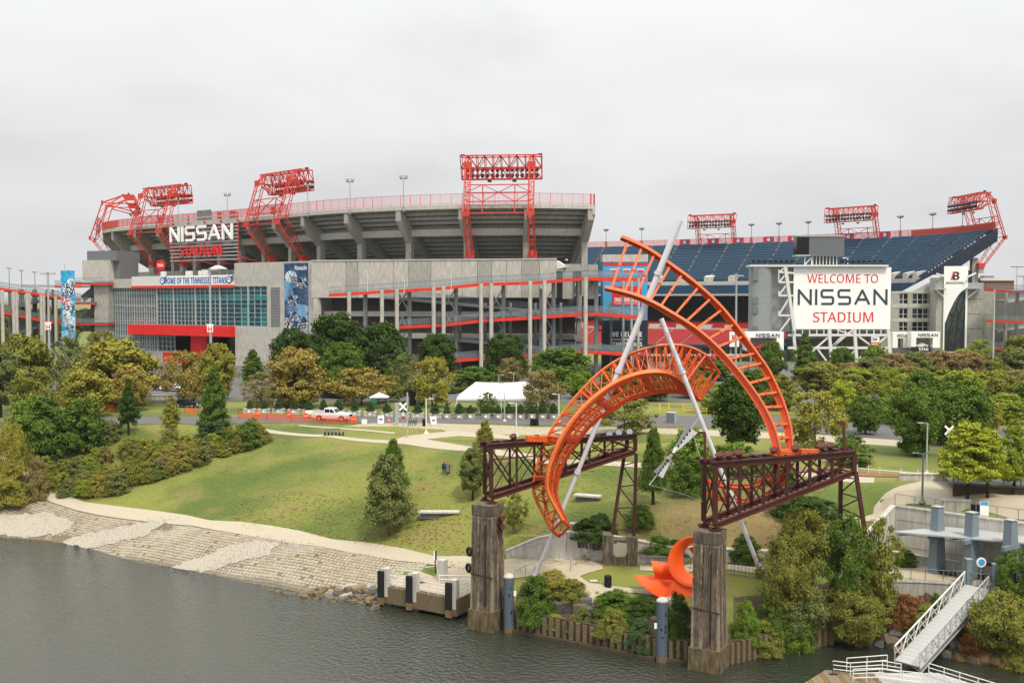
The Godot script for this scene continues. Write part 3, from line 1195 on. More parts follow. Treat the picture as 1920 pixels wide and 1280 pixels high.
func west_stand():
	var t := thing("grandstand","curved concrete grandstand with red rimmed upper deck on tall columns","grandstand")
	var end: float = west.len
	var g := G.new()
	lipped(g,west,0.3,end)
	part("seating_deck",g,M["deck_under"],t)
	g = G.new()
	strip(g,west,0,end,0.0,H - 1.1,0.9,H)
	part("parapet",g,M["concrete_light"],t)
	g = G.new()
	strip(g,west,0.8,end,6.3,46.4,7.7,48.3)
	part("ring_beam",g,M["concrete_light"],t)
	var at_px := [1103.0,986.0,878.0,770.0,678.0,602.0,548.0,499.0,454.0,415.0,370.0,328.0,287.0,247.0,222.0]
	for i in at_px.size():
		var s := find_s(west,at_px[i],7.0)
		if i == 0: s = 1.0
		var f := west.frame(s)
		wpart("column","concrete",t,f,-0.85,0.85,30.0,48.6,-7.95,-6.05)
		g = G.on(f)
		var w := 0.75
		g.xf = f * Transform3D(Basis(Vector3.UP,PI / 2),Vector3.ZERO)
		g.prism(pv([Vector2(0.2,H - 0.9),Vector2(0.2,H - 4.0),Vector2(5.6,H - 9.4),Vector2(8.4,H - 9.0),Vector2(28,33.2),Vector2(28,35.4),Vector2(1.2,H - 1.2)]),-w,w)
		part("raker_beam",g,M["concrete"],t)
	g = G.on(west.frame(0.15) * Transform3D(Basis(Vector3.UP,PI / 2),Vector3.ZERO))
	g.prism(pv([Vector2(0.0,H),Vector2(0.0,H - 2.6),Vector2(6,H - 9.0),Vector2(34,31),Vector2(34,33),Vector2(3.0,H - 1.2)]),-0.4,0.4)
	part("end_beam",g,M["concrete_light"],t)
	for i in 13:
		var s := 12.0 + i * 17.0
		if s > end: break
		wpart("inner_column","concrete",t,west.frame(s),-0.6,0.6,28,38.0,-22.6,-21.4)
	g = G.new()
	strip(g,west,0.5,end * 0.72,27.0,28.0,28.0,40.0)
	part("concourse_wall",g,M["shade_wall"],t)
	g = G.new()
	strip(g,west,0.5,end,6.0,36.6,28.0,37.4)
	part("concourse_floor",g,M["concrete"],t)
	g = G.new()
	strip(g,west,0.5,end,6.2,37.4,6.5,38.6)
	part("concourse_parapet",g,M["concrete"],t)
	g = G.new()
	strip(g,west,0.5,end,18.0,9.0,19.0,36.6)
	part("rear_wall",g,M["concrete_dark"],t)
	for y in [17.0,23.5]:
		g = G.new()
		strip(g,west,0.5,end * 0.5,10.5,y,19.0,y + 1.6)
		part("floor_slab",g,M["concrete_light"],t)
	for i in 9:
		wpart("column","concrete",t,west.frame(1.0 + i * 13.0),-0.7,0.7,9,36.6,-12.6,-11.2)
	g = G.new()
	rail_posts(west,0.2,end,3.0,H - 1.2,H + 2.9,0.10,g)
	rail_posts(west,0.0,1.2,1.0,H - 1.5,H + 3.0,0.34,g)
	for y in [H + 0.25,H + 2.85]:
		strip(g,west,0,end,0.2,y,0.3,y + 0.09)
	part("railing",g,M["red_steel"],t)
	g = G.new()
	rail_posts(west,0.4,end,0.34,H + 0.3,H + 2.85,0.055,g)
	part("rail_bars",g,M["red_steel"],t).set_meta("kind","stuff")
	g = G.new()
	strip(g,west,end * 0.40,end,0.34,H + 0.3,0.37,H + 2.85)
	part("rail_screen",g,M["rail_screen"],t)
	for q in [[0.42,2.5],[0.505,3.2],[0.535,2.2],[0.66,3.0],[0.775,9.0],[0.83,12.0],[0.88,13.0]]:
		g = G.new()
		strip(g,west,end * q[0],minf(end * q[0] + q[1],end),0.05,H + 0.35,0.15,H + 2.6)
		part("rail_panel",g,M["red_steel"],t)
	var gs := find_s(west,385,0.0)
	g = G.new()
	strip(g,west,gs - 3.6,gs - 0.15,0.0,H + 0.2,0.15,H + 3.6)
	part("grey_panel",g,M["steel_grey"],t)
	g = G.new()
	strip(g,west,gs + 0.15,gs + 3.6,0.0,H + 0.2,0.15,H + 3.6)
	part("grey_panel",g,M["steel_grey"],t)
	for i in 14:
		wpart("lamp","white_sign",t,west.frame(6.0 + i * 9.5),-0.35,0.35,39.6,39.9,-7.0,-6.5)
	for px in [338.0,430.0,579.0,660.0,757.0]:
		var s := find_s(west,px,0.0)
		var o := thing("light_mast","grey lamp mast on the near rim " + {338.0: "above the N of the big white letters",430.0: "above the last white letter",579.0: "just right of the second red lighting tower",660.0: "midway along the bare railing",757.0: "nearest left of the tall frontal red tower"}[px],"light mast","lamp masts on the near stand rim",west.pt(s,-0.3,H - 1.6))
		tpart("pole","galv",o,Vector3.ZERO,Vector3(0,9.0,0),0.17,0.12,8)
		g = G.new()
		g.box(Vector3(0,9.1,0),Vector3(1.9,0.15,0.3))
		for x in [-0.7,0.7]:
			g.tube(Vector3(x,9.05,0.15),Vector3(x,9.75,-0.35),0.3,0.48,10)
		part("lamp_head",g,M["steel_grey"],o)

func east_stand():
	var t := thing("grandstand","far grandstand with steep dark blue upper deck and red lower seats","grandstand")
	var end: float = east.len
	var g := G.new()
	stepped(g,east,0,end,0.6,27.0,H - 0.2,SLOPE,1.2,5.0)
	part("upper_deck",g,M["navy"],t)
	g = G.new()
	seat_rows(g,east,6.0,1.1,12.5,0.6,27.0,H - 0.2,SLOPE,1.2,0.55)
	part("upper_seating",g,M["blue_seat"],t)
	g = G.new()
	stepped(g,east,0,end,28.2,36.0,H - 0.2 - 27.6 * SLOPE - 0.9,SLOPE,0.88,5.0)
	part("middle_seating",g,M["blue_seat"],t)
	g = G.new()
	strip(g,east,0,end,27.0,H - 0.2 - 27.6 * SLOPE - 0.9,28.2,H - 0.2 - 26.4 * SLOPE)
	part("cross_aisle",g,M["concrete_light"],t)
	g = G.new()
	strip(g,east,0,end,-0.4,H - 1.4,0.6,H + 0.1)
	part("parapet",g,M["concrete"],t)
	var s := 6.0
	while s < end - 3.0:
		g = G.new()
		for k in 30:
			var o := 0.7 + k * 0.88
			var y := H - 0.2 - k * 0.88 * SLOPE
			g.hexa([east.pt(s,o + 0.9,y - 0.3),east.pt(s + 1.1,o + 0.9,y - 0.3),east.pt(s + 1.1,o,y - 0.3),east.pt(s,o,y - 0.3),east.pt(s,o + 0.9,y + 0.12),east.pt(s + 1.1,o + 0.9,y + 0.12),east.pt(s + 1.1,o,y + 0.12),east.pt(s,o,y + 0.12)])
		part("aisle",g,M["aisle"],t)
		g = G.new()
		var yb := H - 0.2 - 26.0 * SLOPE
		g.hexa([east.pt(s - 1.6,27.5,yb - 1.0),east.pt(s + 2.8,27.5,yb - 1.0),east.pt(s + 2.8,23.5,yb - 1.0),east.pt(s - 1.6,23.5,yb - 1.0),east.pt(s - 1.6,27.5,yb + 1.7),east.pt(s + 2.8,27.5,yb + 1.7),east.pt(s + 2.8,23.5,yb + 2.6),east.pt(s - 1.6,23.5,yb + 2.6)])
		part("portal",g,M["concrete_light"],t)
		s += 12.5
	for y in [30.3,26.2,22.4,19.6]:
		g = G.new()
		strip(g,east,0,end,34.0,y,37.4,y + 0.8,8.0)
		part("suite_slab",g,M["concrete_light"],t)
	g = G.new()
	strip(g,east,0,end,39.0,19.6,39.5,30.3,8.0)
	part("suite_glass",g,M["glass_dark"],t)
	g = G.new()
	strip(g,east,0,end,36.6,27.0,36.8,28.6,8.0)
	part("suite_glass",g,M["glass_grey"],t)
	g = G.new()
	s = 0.0
	while s < end:
		g.bar(east.pt(s,36.6,20.0),east.pt(s,36.6,26.2),0.35)
		s += 4.5
	part("suite_mullions",g,M["concrete_light"],t).set_meta("kind","stuff")
	g = G.new()
	stepped(g,east,0,end,37.0,44.0,19.4,0.42,1.0,6.0)
	part("club_seating",g,M["red_seat"],t)
	g = G.new()
	strip(g,east,0,end,44.0,13.5,46.0,16.6,6.0)
	part("club_wall",g,M["concrete_light"],t)
	g = G.new()
	stepped(g,east,0,end,46.0,76.0,15.6,0.27,1.0,6.0)
	part("lower_deck",g,M["maroon"],t)
	g = G.new()
	seat_rows(g,east,5.0,0.9,13.0,46.0,76.0,15.6,0.27,1.5,0.42)
	part("lower_seating",g,M["red_seat"],t)
	s = 5.0
	while s < end - 3.0:
		g = G.new()
		for k in 30:
			var o := 46.0 + k
			var y := 15.6 - k * 0.27
			g.hexa([east.pt(s,o + 1.02,y - 0.3),east.pt(s + 0.9,o + 1.02,y - 0.3),east.pt(s + 0.9,o,y - 0.3),east.pt(s,o,y - 0.3),east.pt(s,o + 1.02,y + 0.1),east.pt(s + 0.9,o + 1.02,y + 0.1),east.pt(s + 0.9,o,y + 0.1),east.pt(s,o,y + 0.1)])
		part("aisle",g,M["concrete"],t)
		wpart("portal","concrete_light",t,east.frame(s + 4.0),-2.2,2.2,15.8,18.0,-45.0,-42.0)
		s += 13.0
	g = G.new()
	strip(g,east,0,end,76.0,4.0,76.6,8.4,6.0)
	part("field_wall",g,M["navy"],t)
	g = G.on(east.frame(end - 0.1) * Transform3D(Basis(Vector3.UP,PI / 2),Vector3.ZERO))
	g.prism(pv([Vector2(-0.6,H + 0.5),Vector2(-0.6,H - 4.2),Vector2(37,24.4),Vector2(37,28.3),Vector2(28.0,H - 18.0)]),-1.0,0.2)
	part("end_wall",g,M["navy"],t)
	for q in [[6.5,44.0],[13.5,39.4]]:
		wpart("column","concrete",t,east.frame(end - 2.0),-1.0,1.0,10,q[1],-q[0] - 1.1,-q[0] + 1.1)
	wpart("cross_beam","concrete",t,east.frame(end - 2.0),-0.7,0.7,36.4,38.2,-15.0,-6.0)
	g = G.new()
	strip(g,east,0,end,6.3,45.4,7.7,47.3,6.0)
	part("ring_beam",g,M["concrete"],t)
	g = G.new()
	rail_posts(east,0,end,3.0,H - 1.0,H + 2.9,0.10,g)
	for y in [H + 0.25,H + 2.85]: strip(g,east,0,end,0.2,y,0.3,y + 0.09)
	part("railing",g,M["red_steel"],t)
	g = G.new()
	rail_posts(east,0.4,end,0.4,H + 0.2,H + 2.85,0.06,g)
	part("rail_bars",g,M["red_steel"],t).set_meta("kind","stuff")
	g = G.new()
	strip(g,east,0,end,0.36,H + 0.2,0.39,H + 2.85,6.0)
	part("rail_screen",g,M["rail_screen"],t)
	g = G.new()
	strip(g,east,end - 46.0,end,-0.1,H + 0.1,0.1,H + 2.7)
	part("rail_panel",g,M["red_steel"],t)
	var where := [[1284.0,"above the foot of the white pole's tip"],[1338.0,"under the first far red tower"],[1383.0,"right of the first far red tower"],[1440.0,"between the first far tower and the screen box"],[1486.0,"just left of the dark screen box"],[1590.0,"under the middle far red tower"],[1658.0,"right of the middle far red tower"]]
	for q in where:
		s = find_s(east,q[0],0.0)
		var f := east.frame(s) * Transform3D(Basis(Vector3.UP,PI),Vector3.ZERO)
		var o := thing("logo_banner","red emblem banner on the far rail " + q[1],"banner","red emblem banners on the far rail")
		wpart("cloth","sign_red",o,f,-2.6,2.6,H + 0.2,H + 2.8,0.42,0.5)
		emblem(o,f,Vector2(0,H + 1.5),1.1,0.5)
	for q in [[1136.0,"farthest left, above the tall white sign tower"],[1203.0,"left of the orange arch's tip"],[1408.0,"right of the first far red tower"],[1459.0,"over the grey corrugated wall"],[1513.0,"behind the dark screen box"],[1686.0,"right of the middle far red tower"],[1746.0,"midway to the right hand tower"],[1801.0,"nearest left of the right hand tower"]]:
		s = find_s(east,q[0],0.0)
		var o := thing("light_mast","lamp mast on the far stand rim, " + q[1],"light mast","lamp masts on the far stand rim",east.pt(s,-0.3,H))
		g = G.new()
		g.tube(Vector3.ZERO,Vector3(0,8.2,0),0.16,0.11,6)
		g.box(Vector3(0,1.5,0),Vector3(1.2,3.0,0.25))
		part("pole",g,M["steel_grey"],o)
		g = G.new()
		for k in 4:
			var w := TAU * k / 4.0 + 0.5
			g.tube(Vector3(0,8.1,0),Vector3(cos(w) * 1.2,8.9,sin(w) * 1.2),0.25,0.5,8)
		part("lamp_head",g,M["steel_grey"],o)

func emblem(o: Node3D,f: Transform3D,c: Vector2,r: float,z: float) -> void:
	var g := G.new()
	g.xf = f * Transform3D(Basis(),Vector3(c.x,c.y,0))
	var poly := PackedVector2Array()
	for i in 20: poly.append(Vector2(cos(TAU * i / 20),sin(TAU * i / 20)) * r)
	g.prism(poly,z,z + 0.05)
	for k in 3:
		g.prism(pv([Vector2(r * 0.5,r * 0.8 - k * r * 0.5),Vector2(r * 1.9,r * (1.3 - k * 0.45)),Vector2(r * 0.8,r * 0.3 - k * r * 0.5)]),z + 0.005 * k,z + 0.05)
	part("emblem",g,M["sign_blue"],o)
	g = G.on(f * Transform3D(Basis(),Vector3(c.x,c.y,0)))
	poly = PackedVector2Array()
	for i in 16: poly.append(Vector2(cos(TAU * i / 16),sin(TAU * i / 16)) * r * 0.66)
	g.prism(poly,z + 0.06,z + 0.09)
	part("emblem_field",g,M["white_sign"],o)
	g = G.on(f * Transform3D(Basis(),Vector3(c.x,c.y,0)))
	g.prism(pv([Vector2(-0.42,0.34) * r,Vector2(-0.42,0.14) * r,Vector2(-0.1,0.14) * r,Vector2(0,-0.52) * r,Vector2(0.1,0.14) * r,Vector2(0.42,0.14) * r,Vector2(0.42,0.34) * r]),z + 0.1,z + 0.13)
	part("emblem_letter",g,M["sign_red"],o)

# red lattice lighting towers: local x along the rim,y from the rim top,z outward
func chord_pair(g: G,a: Vector3,b: Vector3,off: Vector3,n: int,w: float) -> void:
	g.bar(a - off,b - off,w)
	g.bar(a + off,b + off,w)
	for i in n + 1:
		var p := a.lerp(b,float(i) / n)
		g.bar(p - off,p + off,w * 0.7)

func tower(f: Transform3D,label: String,reach := 0.0) -> void:
	var o := thing("lighting_tower",label,"lighting tower","red lattice lighting towers on the stadium rim")
	var hw := 8.6
	var g: G
	var kk := Vector3(0,H - 2.8,3.8)
	var base := Vector3(0,H - 13.6,-4.6)
	var base2 := Vector3(0,H - 13.2,-6.4)
	var inner := Vector3(0,H - 1.6,0.7)
	var top := Vector3(0,H + 10.4,-0.6)
	var top2 := Vector3(0,H + 9.6,-2.6)
	for sx in [-1.0,1.0]:
		var x := Vector3(sx * hw,0,0)
		var e := Vector3(0.75,0,0)
		g = G.on(f)
		chord_pair(g,x + base,x + kk,e,8,0.26)
		chord_pair(g,x + base2,x + inner,e,4,0.2)
		chord_pair(g,x + kk,x + top,e * 0.9,11,0.26)
		chord_pair(g,x + inner,x + top2,e * 0.9,4,0.2)
		for i in 4:
			var q := i / 4.0
			g.bar(x + base.lerp(kk,q),x + base2.lerp(inner,q + 0.12),0.13)
			g.bar(x + kk.lerp(top,q),x + inner.lerp(top2,q + 0.2),0.13)
		part("leg",g,M["red_steel"],o)
		for q in [[kk,Vector3(2.1,1.3,0.7)],[top,Vector3(2.2,1.7,0.6)],[base.lerp(base2,0.5) + Vector3(0,0.2,0),Vector3(2.3,1.9,2.2)]]:
			g = G.on(f)
			g.box(x + q[0],q[1])
			part("gusset",g,M["red_steel"],o)
		g = G.on(f)
		g.box(x + base.lerp(base2,0.5) + Vector3(0,-1.6,0),Vector3(1.8,1.9,1.8))
		part("footing",g,M["concrete"],o)
		g = G.on(f)
		for d in [-0.75,0.75]:
			var y := Vector3(d,0,0)
			g.bar(x + y + top,x + y + Vector3(0,H + 13.2,-3.2 - reach),0.34)
			g.bar(x + y + top2,x + y + Vector3(0,H + 7.6,-6.2 - reach),0.30)
			g.bar(x + y + top,x + y + Vector3(0,H + 10.3,-4.6 - reach),0.24)
			g.bar(x + y + Vector3(0,H + 13.2,-3.2 - reach),x + y + top2,0.24)
			g.bar(x + y + Vector3(0,H + 13.2,-3.2 - reach),x + y + Vector3(0,H + 13.4,-7.0 - reach),0.3)
			g.bar(x + y + Vector3(0,H + 7.6,-6.2 - reach),x + y + Vector3(0,H + 7.4,-7.3 - reach),0.3)
		part("arm",g,M["red_steel"],o)
	g = G.on(f)
	var zz := 2.3
	for y in [H - 2.6,H + 0.5,H + 2.9,H + 5.0]:
		g.bar(Vector3(-hw,y,zz - (y - H) * 0.25),Vector3(hw,y,zz - (y - H) * 0.25),0.26)
	for k in 2:
		var x0 := -hw + k * hw
		g.bar(Vector3(x0 + hw / 2,H - 2.6,zz),Vector3(x0 + hw / 2,H + 5,zz - 1.2),0.26)
		for q in [[x0,x0 + hw / 2,H + 2.9,H + 5.0],[x0 + hw / 2,x0 + hw,H + 5.0,H + 2.9],[x0,x0 + hw / 2,H + 2.9,H + 0.5],[x0 + hw / 2,x0 + hw,H + 0.5,H + 2.9]]:
			g.bar(Vector3(q[0],q[2],zz - 0.6),Vector3(q[1],q[3],zz - 0.6),0.2)
	part("brace",g,M["red_steel"],o)
	g = G.on(f)
	var x0 := -11.0
	var x1 := 11.0
	var fr := [Vector2(H + 13.4,-3.2 - reach),Vector2(H + 13.4,-7.2 - reach),Vector2(H + 10.3,-4.8 - reach),Vector2(H + 10.3,-7.6 - reach),Vector2(H + 7.4,-6.2 - reach),Vector2(H + 7.4,-7.8 - reach)]
	for q in fr:
		g.bar(Vector3(x0,q.x,q.y),Vector3(x1,q.x,q.y),0.3)
	var n := 10
	for i in n + 1:
		var x := lerpf(x0,x1,float(i) / n)
		for q in [[0,1],[1,3],[3,5],[4,5],[2,3],[0,2],[2,4]]:
			g.bar(Vector3(x,fr[q[0]].x,fr[q[0]].y),Vector3(x,fr[q[1]].x,fr[q[1]].y),0.2)
		if i < n:
			var xn := lerpf(x0,x1,float(i + 1) / n)
			for q in [[0,2],[1,3],[2,4]]:
				var a: Vector2 = fr[q[0]] if i % 2 else fr[q[1]]
				var b: Vector2 = fr[q[1]] if i % 2 else fr[q[0]]
				g.bar(Vector3(x,a.x,a.y),Vector3(xn,b.x,b.y),0.2)
	part("lamp_frame",g,M["red_steel"],o)
	g = G.on(f)
	g.tube(Vector3(0,-0.35,0.35),Vector3(0,0.25,-0.35),0.32,0.62,8)
	var lamp := g.mesh()
	for row in 2:
		for i in 15:
			var l := MeshInstance3D.new()
			l.name = "floodlight" if row + i == 0 else "floodlight_%03d" % (row * 15 + i)
			l.mesh = lamp
			l.material_override = M["lamp_dark"]
			l.position = f.basis * Vector3(-9.6 + i * 1.37,H + 8.4 + row * 1.6,-8.1 - reach)
			o.add_child(l,true)
	for x in [-10.6,10.6,-3.2,3.6]:
		g = G.on(f)
		g.box(Vector3(x,H + (13.8 if absf(x) > 9 else 6.7),-5.5 - reach),Vector3(1.1,0.5,0.6))
		part("spot_lamp",g,M["lamp_dark"],o)

func towers():
	var w := [[934.0,0,"red lattice lighting tower seen square on, the largest, over the grey end bays"],[506.0,0,"red lattice lighting tower just right of the big white letters"],[286.0,0,"red lattice lighting tower left of the big white letters"]]
	for q in w:
		tower(west.frame(find_s(west,q[0],-1.0)),q[2])
	tower(west.frame(find_s(west,193.5,0.0) + 6.0),"red lattice lighting tower leaning out at the left end of the stadium",4.5)
	for q in [[1341.0,"far red lattice lighting tower behind the tip of the white pole"],[1605.0,"far red lattice lighting tower behind the white welcome board"]]:
		tower(east.frame(find_s(east,q[0],0.0)),q[1])
	tower(east.frame(east.len - 9.0),"red lattice lighting tower at the right end of the blue stand")

var pod: Transform3D
var hall: Transform3D

func wall_panel(g: G,f: Transform3D,x0: float,x1: float,y0: float,y1: float,z0: float,z1: float) -> void:
	g.xf = f
	g.fbox(x0,x1,y0,y1,z0,z1)

func podium():
	pod = upright(Vector2(-51.5,264),Vector2(11.2,252))
	hall = upright(Vector2(-118,306),Vector2(-50.5,265))
	var t := thing("stadium_podium","long blank concrete wall of pale panels above the ramps","building")
	var y1 := 38.9
	var y0 := 29.3
	var g: G
	var edges := [583.0,648.0,671.0,738.0,766.0,808.0,866.0,895.0,922.0,950.0,978.0,1012.0,1043.0]
	for i in edges.size() - 1:
		var a := fac(pod,edges[i],520).x
		var b := fac(pod,edges[i + 1],520).x
		g = G.new()
		wall_panel(g,pod,a + 0.05,b - 0.05,y0,y1,-1.0,0.006 * (i % 2))
		part("wall_panel",g,M["concrete_light"] if i % 3 != 1 else M["concrete"],t)
	var xa := fac(pod,583,520).x
	var xb := fac(pod,1043,520).x
	wpart("coping","concrete_light",t,pod,xa,xb,y1,y1 + 0.35,-1.2,0.15)
	wpart("roof","concrete",t,pod,xa,xb,y1 - 1.4,y1 - 1.0,-14.0,-1.0)
	g = G.on(pod)
	g.prism(pv([Vector2(xb,y1 - 0.2),Vector2(xb + 2.6,y1 - 1.9),Vector2(xb,y1 - 2.4)]),-6,-0.4)
	part("gable",g,M["white_paint"],t)
	g = G.new()
	wall_panel(g,pod,xb + 1.5,xb + 3.8,29,37.6,-3.5,-1.0)
	wall_panel(g,pod,xb + 8.0,xb + 10.2,29,37.6,-3.5,-1.0)
	part("pier",g,M["concrete"],t)
	t = thing("stadium_podium","pale concrete corner block with louvres and cut out for the teal windows","building")
	var f := hall
	var ux := func(px: float): return fac(hall,px,600).x
	var uy := func(px: float,py: float): return fac(hall,px,py).y
	var u440: float = ux.call(440)
	var u500: float = ux.call(500.5)
	var u533: float = ux.call(531)
	var ytop := 39.1
	var whead: float = uy.call(470,536.5)
	var wsill: float = uy.call(470,611.5)
	wpart("wall","concrete_light",t,f,u440,u500,whead,ytop,-1.2,0)
	wpart("wall","concrete_light",t,f,u500,u533,9,ytop - 0.02,-1.2,0.01)
	wpart("wall","concrete_light",t,f,u440,u500,9,wsill,-1.2,0.02)
	g = G.new()
	var face := upright(Vector2(f.origin.x + f.basis.x.x * u533,-(f.origin.z + f.basis.x.z * u533)),Vector2(-51.5,264))
	var fl := Vector2(face.origin.x,-face.origin.z).distance_to(Vector2(-51.5,264))
	wall_panel(g,face,0.02,fl,9,ytop - 0.01,-1.2,0.0)
	wall_panel(g,pod,0.0,xa + 0.5,9,ytop - 0.03,-12.0,-0.1)
	part("wall",g,M["concrete_light"],t)
	for y in [[whead - 0.2,wsill + 0.1],[uy.call(515,634),14.0]]:
		g = G.new()
		var la: float = ux.call(508)
		var lb: float = ux.call(525)
		var k := minf(y[0],y[1])
		while k < maxf(y[0],y[1]):
			wall_panel(g,f,la,lb,k,k + 0.22,0.01,0.10)
			k += 0.42
		part("louvre",g,M["steel_grey"],t)
	t = thing("window_wall","tall teal glass window wall with a pale grid of mullions","window","")
	var u293: float = ux.call(294)
	var posts := [294.0,325.0,366.0,412.0,465.0,500.0]
	var bays := [5,6,5,4,3]
	var gl := G.new()
	for i in 5:
		var a: float = ux.call(posts[i])
		var b: float = ux.call(posts[i + 1])
		wpart("mullion","frame_grey",t,f,a - 0.25,a + 0.25,wsill,whead,-0.5,0.05)
		for k in bays[i]:
			var c0 := lerpf(a,b,float(k) / bays[i])
			var c1 := lerpf(a,b,float(k + 1) / bays[i])
			for j in 9:
				g = G.new()
				var r0 := lerpf(wsill,whead,j / 9.0)
				var r1 := lerpf(wsill,whead,(j + 1) / 9.0)
				g.xf = f * Transform3D(Basis.from_euler(Vector3(rng.randf_range(-0.003,0.003),rng.randf_range(-0.003,0.003),0)),Vector3.ZERO)
				g.fbox(c0 + 0.09,c1 - 0.09,r0 + 0.08,r1 - 0.08,-0.34,-0.30)
				part("pane",g,M["glass_teal_light"] if j == 6 or (k == bays[i] - 1 and j < 4 and i > 2) else M["glass_teal"],t)
			if k > 0:
				wpart("mullion","frame_grey",t,f,c0 - 0.075,c0 + 0.075,wsill,whead,-0.4,-0.1)
	for j in 10:
		var r := lerpf(wsill,whead,j / 9.0)
		wpart("transom","frame_grey",t,f,u293,u500,r - 0.06,r + 0.06,-0.38,-0.14)
	t = thing("entrance_hall","glass and steel stair hall with red entrance canopy","building")
	var u206: float = ux.call(206)
	var u250: float = ux.call(250)
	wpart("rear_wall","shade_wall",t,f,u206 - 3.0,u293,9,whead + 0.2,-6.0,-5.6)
	for y in [17.0,22.0,26.5,30.5]:
		wpart("landing","concrete_light",t,f,u206,u293,y,y + 0.7,-5.6,-0.7)
	wpart("glazing","rail_glass",t,f,u206,u293,10,whead,-0.42,-0.38)
	for i in 20:
		var u := lerpf(u206,u293 - 0.3,i / 19.0)
		wpart("mullion","frame_grey",t,f,u - 0.1,u + 0.1,10,whead,-0.36,-0.1)
	for i in 12:
		var y := lerpf(12,whead,i / 11.0)
		wpart("transom","frame_grey",t,f,u206,u293,y - 0.06,y + 0.06,-0.34,-0.16)
	for i in 4:
		wpart("column","frame_grey",t,f,u206 + 1.5 + i * 5.2,u206 + 2.1 + i * 5.2,10,whead,-4.0,-3.4)
	var bt: float = uy.call(440,515)
	var bb: float = uy.call(440,534)
	wpart("fascia","white_paint",t,f,u250,u440,bb,bt,-1.0,0.5)
	wpart("fascia","concrete_light",t,f,u206 - 1.0,u250,bb - 0.6,bb + 2.2,-1.0,0.3)
	wpart("red_edge","red_fascia",t,f,u250,u440,bb - 0.75,bb,-1.0,0.7)
	wpart("terrace","concrete",t,f,u206 - 1.0,u440,bb + 0.2,bb + 0.6,-24.0,-1.0)
	var ct: float = uy.call(440,612)
	var cb: float = uy.call(440,631)
	wpart("canopy","red_canopy",t,f,u250,u440,cb,ct,-1.5,2.2)
	wpart("porch_wall","glass_dark",t,f,u250 + 1.0,u440,9,cb,-6.5,-6.0)
	var gl0: float = ux.call(325)
	for i in 11:
		var u := lerpf(u250,gl0,i / 10.0)
		wpart("mullion","frame_grey",t,f,u - 0.08,u + 0.08,13.4,cb,-0.5,-0.3)
	for i in 4:
		wpart("transom","frame_grey",t,f,u250,gl0,13.4 + i * 1.4,13.52 + i * 1.4,-0.52,-0.32)
	wpart("glazing","glass_grey",t,f,u250,gl0,13.3,cb,-0.7,-0.62)
	wpart("plinth","concrete_light",t,f,u250,gl0,9,13.3,-0.8,-0.1)
	for q in [[349,378],[433,440]]:
		wpart("entrance_wall","red_canopy",t,f,ux.call(q[0]),ux.call(q[1]),9,cb,-2.0,-1.4)
	wpart("red_plinth","red_canopy",t,f,ux.call(306),ux.call(350),9,13.0,-0.05,0.4)
	lettering("6","gate_number",t,f,ux.call(369),ux.call(375),13.2,16.6,-1.38,M["sign_red"],0.2,"Droid Sans",700)
	var b := thing("stadium_banner","white banner over the entrance with blue slogan between two round emblems","banner")
	wpart("cloth","white_sign",b,f,ux.call(303),u440 - 0.2,bb + 0.08,bt - 0.02,0.51,0.58)
	lettering("HOME OF THE TENNESSEE TITANS","slogan",b,f,ux.call(313),ux.call(428),bb + 0.45,bb + 2.35,0.58,M["sign_blue"],0.06,"Droid Sans",700)
	emblem(b,f,Vector2(ux.call(308),bb + 1.45),1.15,0.58)
	emblem(b,f,Vector2(ux.call(433),bb + 1.45),1.15,0.58)
	poster(face,fl)
	var names := ["white service cabinet at the left of the terrace above the slogan","white folding counter on the terrace above the slogan","white low cabinet left of the terrace tent","white ice chest beside the terrace tent"]
	var k := 0
	for px in [297.0,345.0,368.0,377.0]:
		g = G.on(f)
		g.cham(Vector3(ux.call(px),bt + 0.7,-2.0),Vector3(2.0 if k == 1 else 1.4,1.4,1.0),0.08)
		one("cabinet",g,M["white_paint"],names[k],"cabinet","white cabinets on the entrance terrace")
		k += 1
	b = thing("canopy_tent","small white pop up tent on the terrace over the slogan","tent")
	g = G.new()
	var uc: float = ux.call(396)
	g.xf = f * Transform3D(Basis(),Vector3(uc,bt,-2.6))
	g.hexa([Vector3(-2.4,1.9,1.5),Vector3(2.4,1.9,1.5),Vector3(2.4,1.9,-1.5),Vector3(-2.4,1.9,-1.5),Vector3(-0.4,2.9,0.2),Vector3(0.4,2.9,0.2),Vector3(0.4,2.9,-0.2),Vector3(-0.4,2.9,-0.2)])
	part("roof",g,M["tent"],b)
	for x in [-2.3,2.3]:
		for z in [-1.4,1.4]:
			g = G.on(f * Transform3D(Basis(),Vector3(uc,bt,-2.6)))
			g.bar(Vector3(x,-1.5,z),Vector3(x,1.95,z),0.08)
			part("leg",g,M["galv"],b)
	b = thing("sign_board","dark red oval sign with white script under the letters","sign")
	var bx := fac(hall,300,497,-14.0)
	g = G.on(f * Transform3D(Basis(),Vector3(bx.x,bx.y,-14)))
	var poly := PackedVector2Array()
	for i in 20: poly.append(Vector2(cos(TAU * i / 20) * 2.2,sin(TAU * i / 20) * 1.7))
	g.prism(poly,-0.2,0.0)
	part("board",g,M["sign_red"],b)
	lettering("Nola","script",b,g.xf,-1.3,1.3,-0.5,0.6,0.0,M["white_sign"],0.05,"Droid Serif",700)
	g = G.on(f * Transform3D(Basis(),Vector3(bx.x,bx.y,-14.3)))
	for x in [-1.2,1.2]: g.bar(Vector3(x,-6.2,0),Vector3(x,0.0,0),0.2)
	part("post",g,M["red_steel"],b)

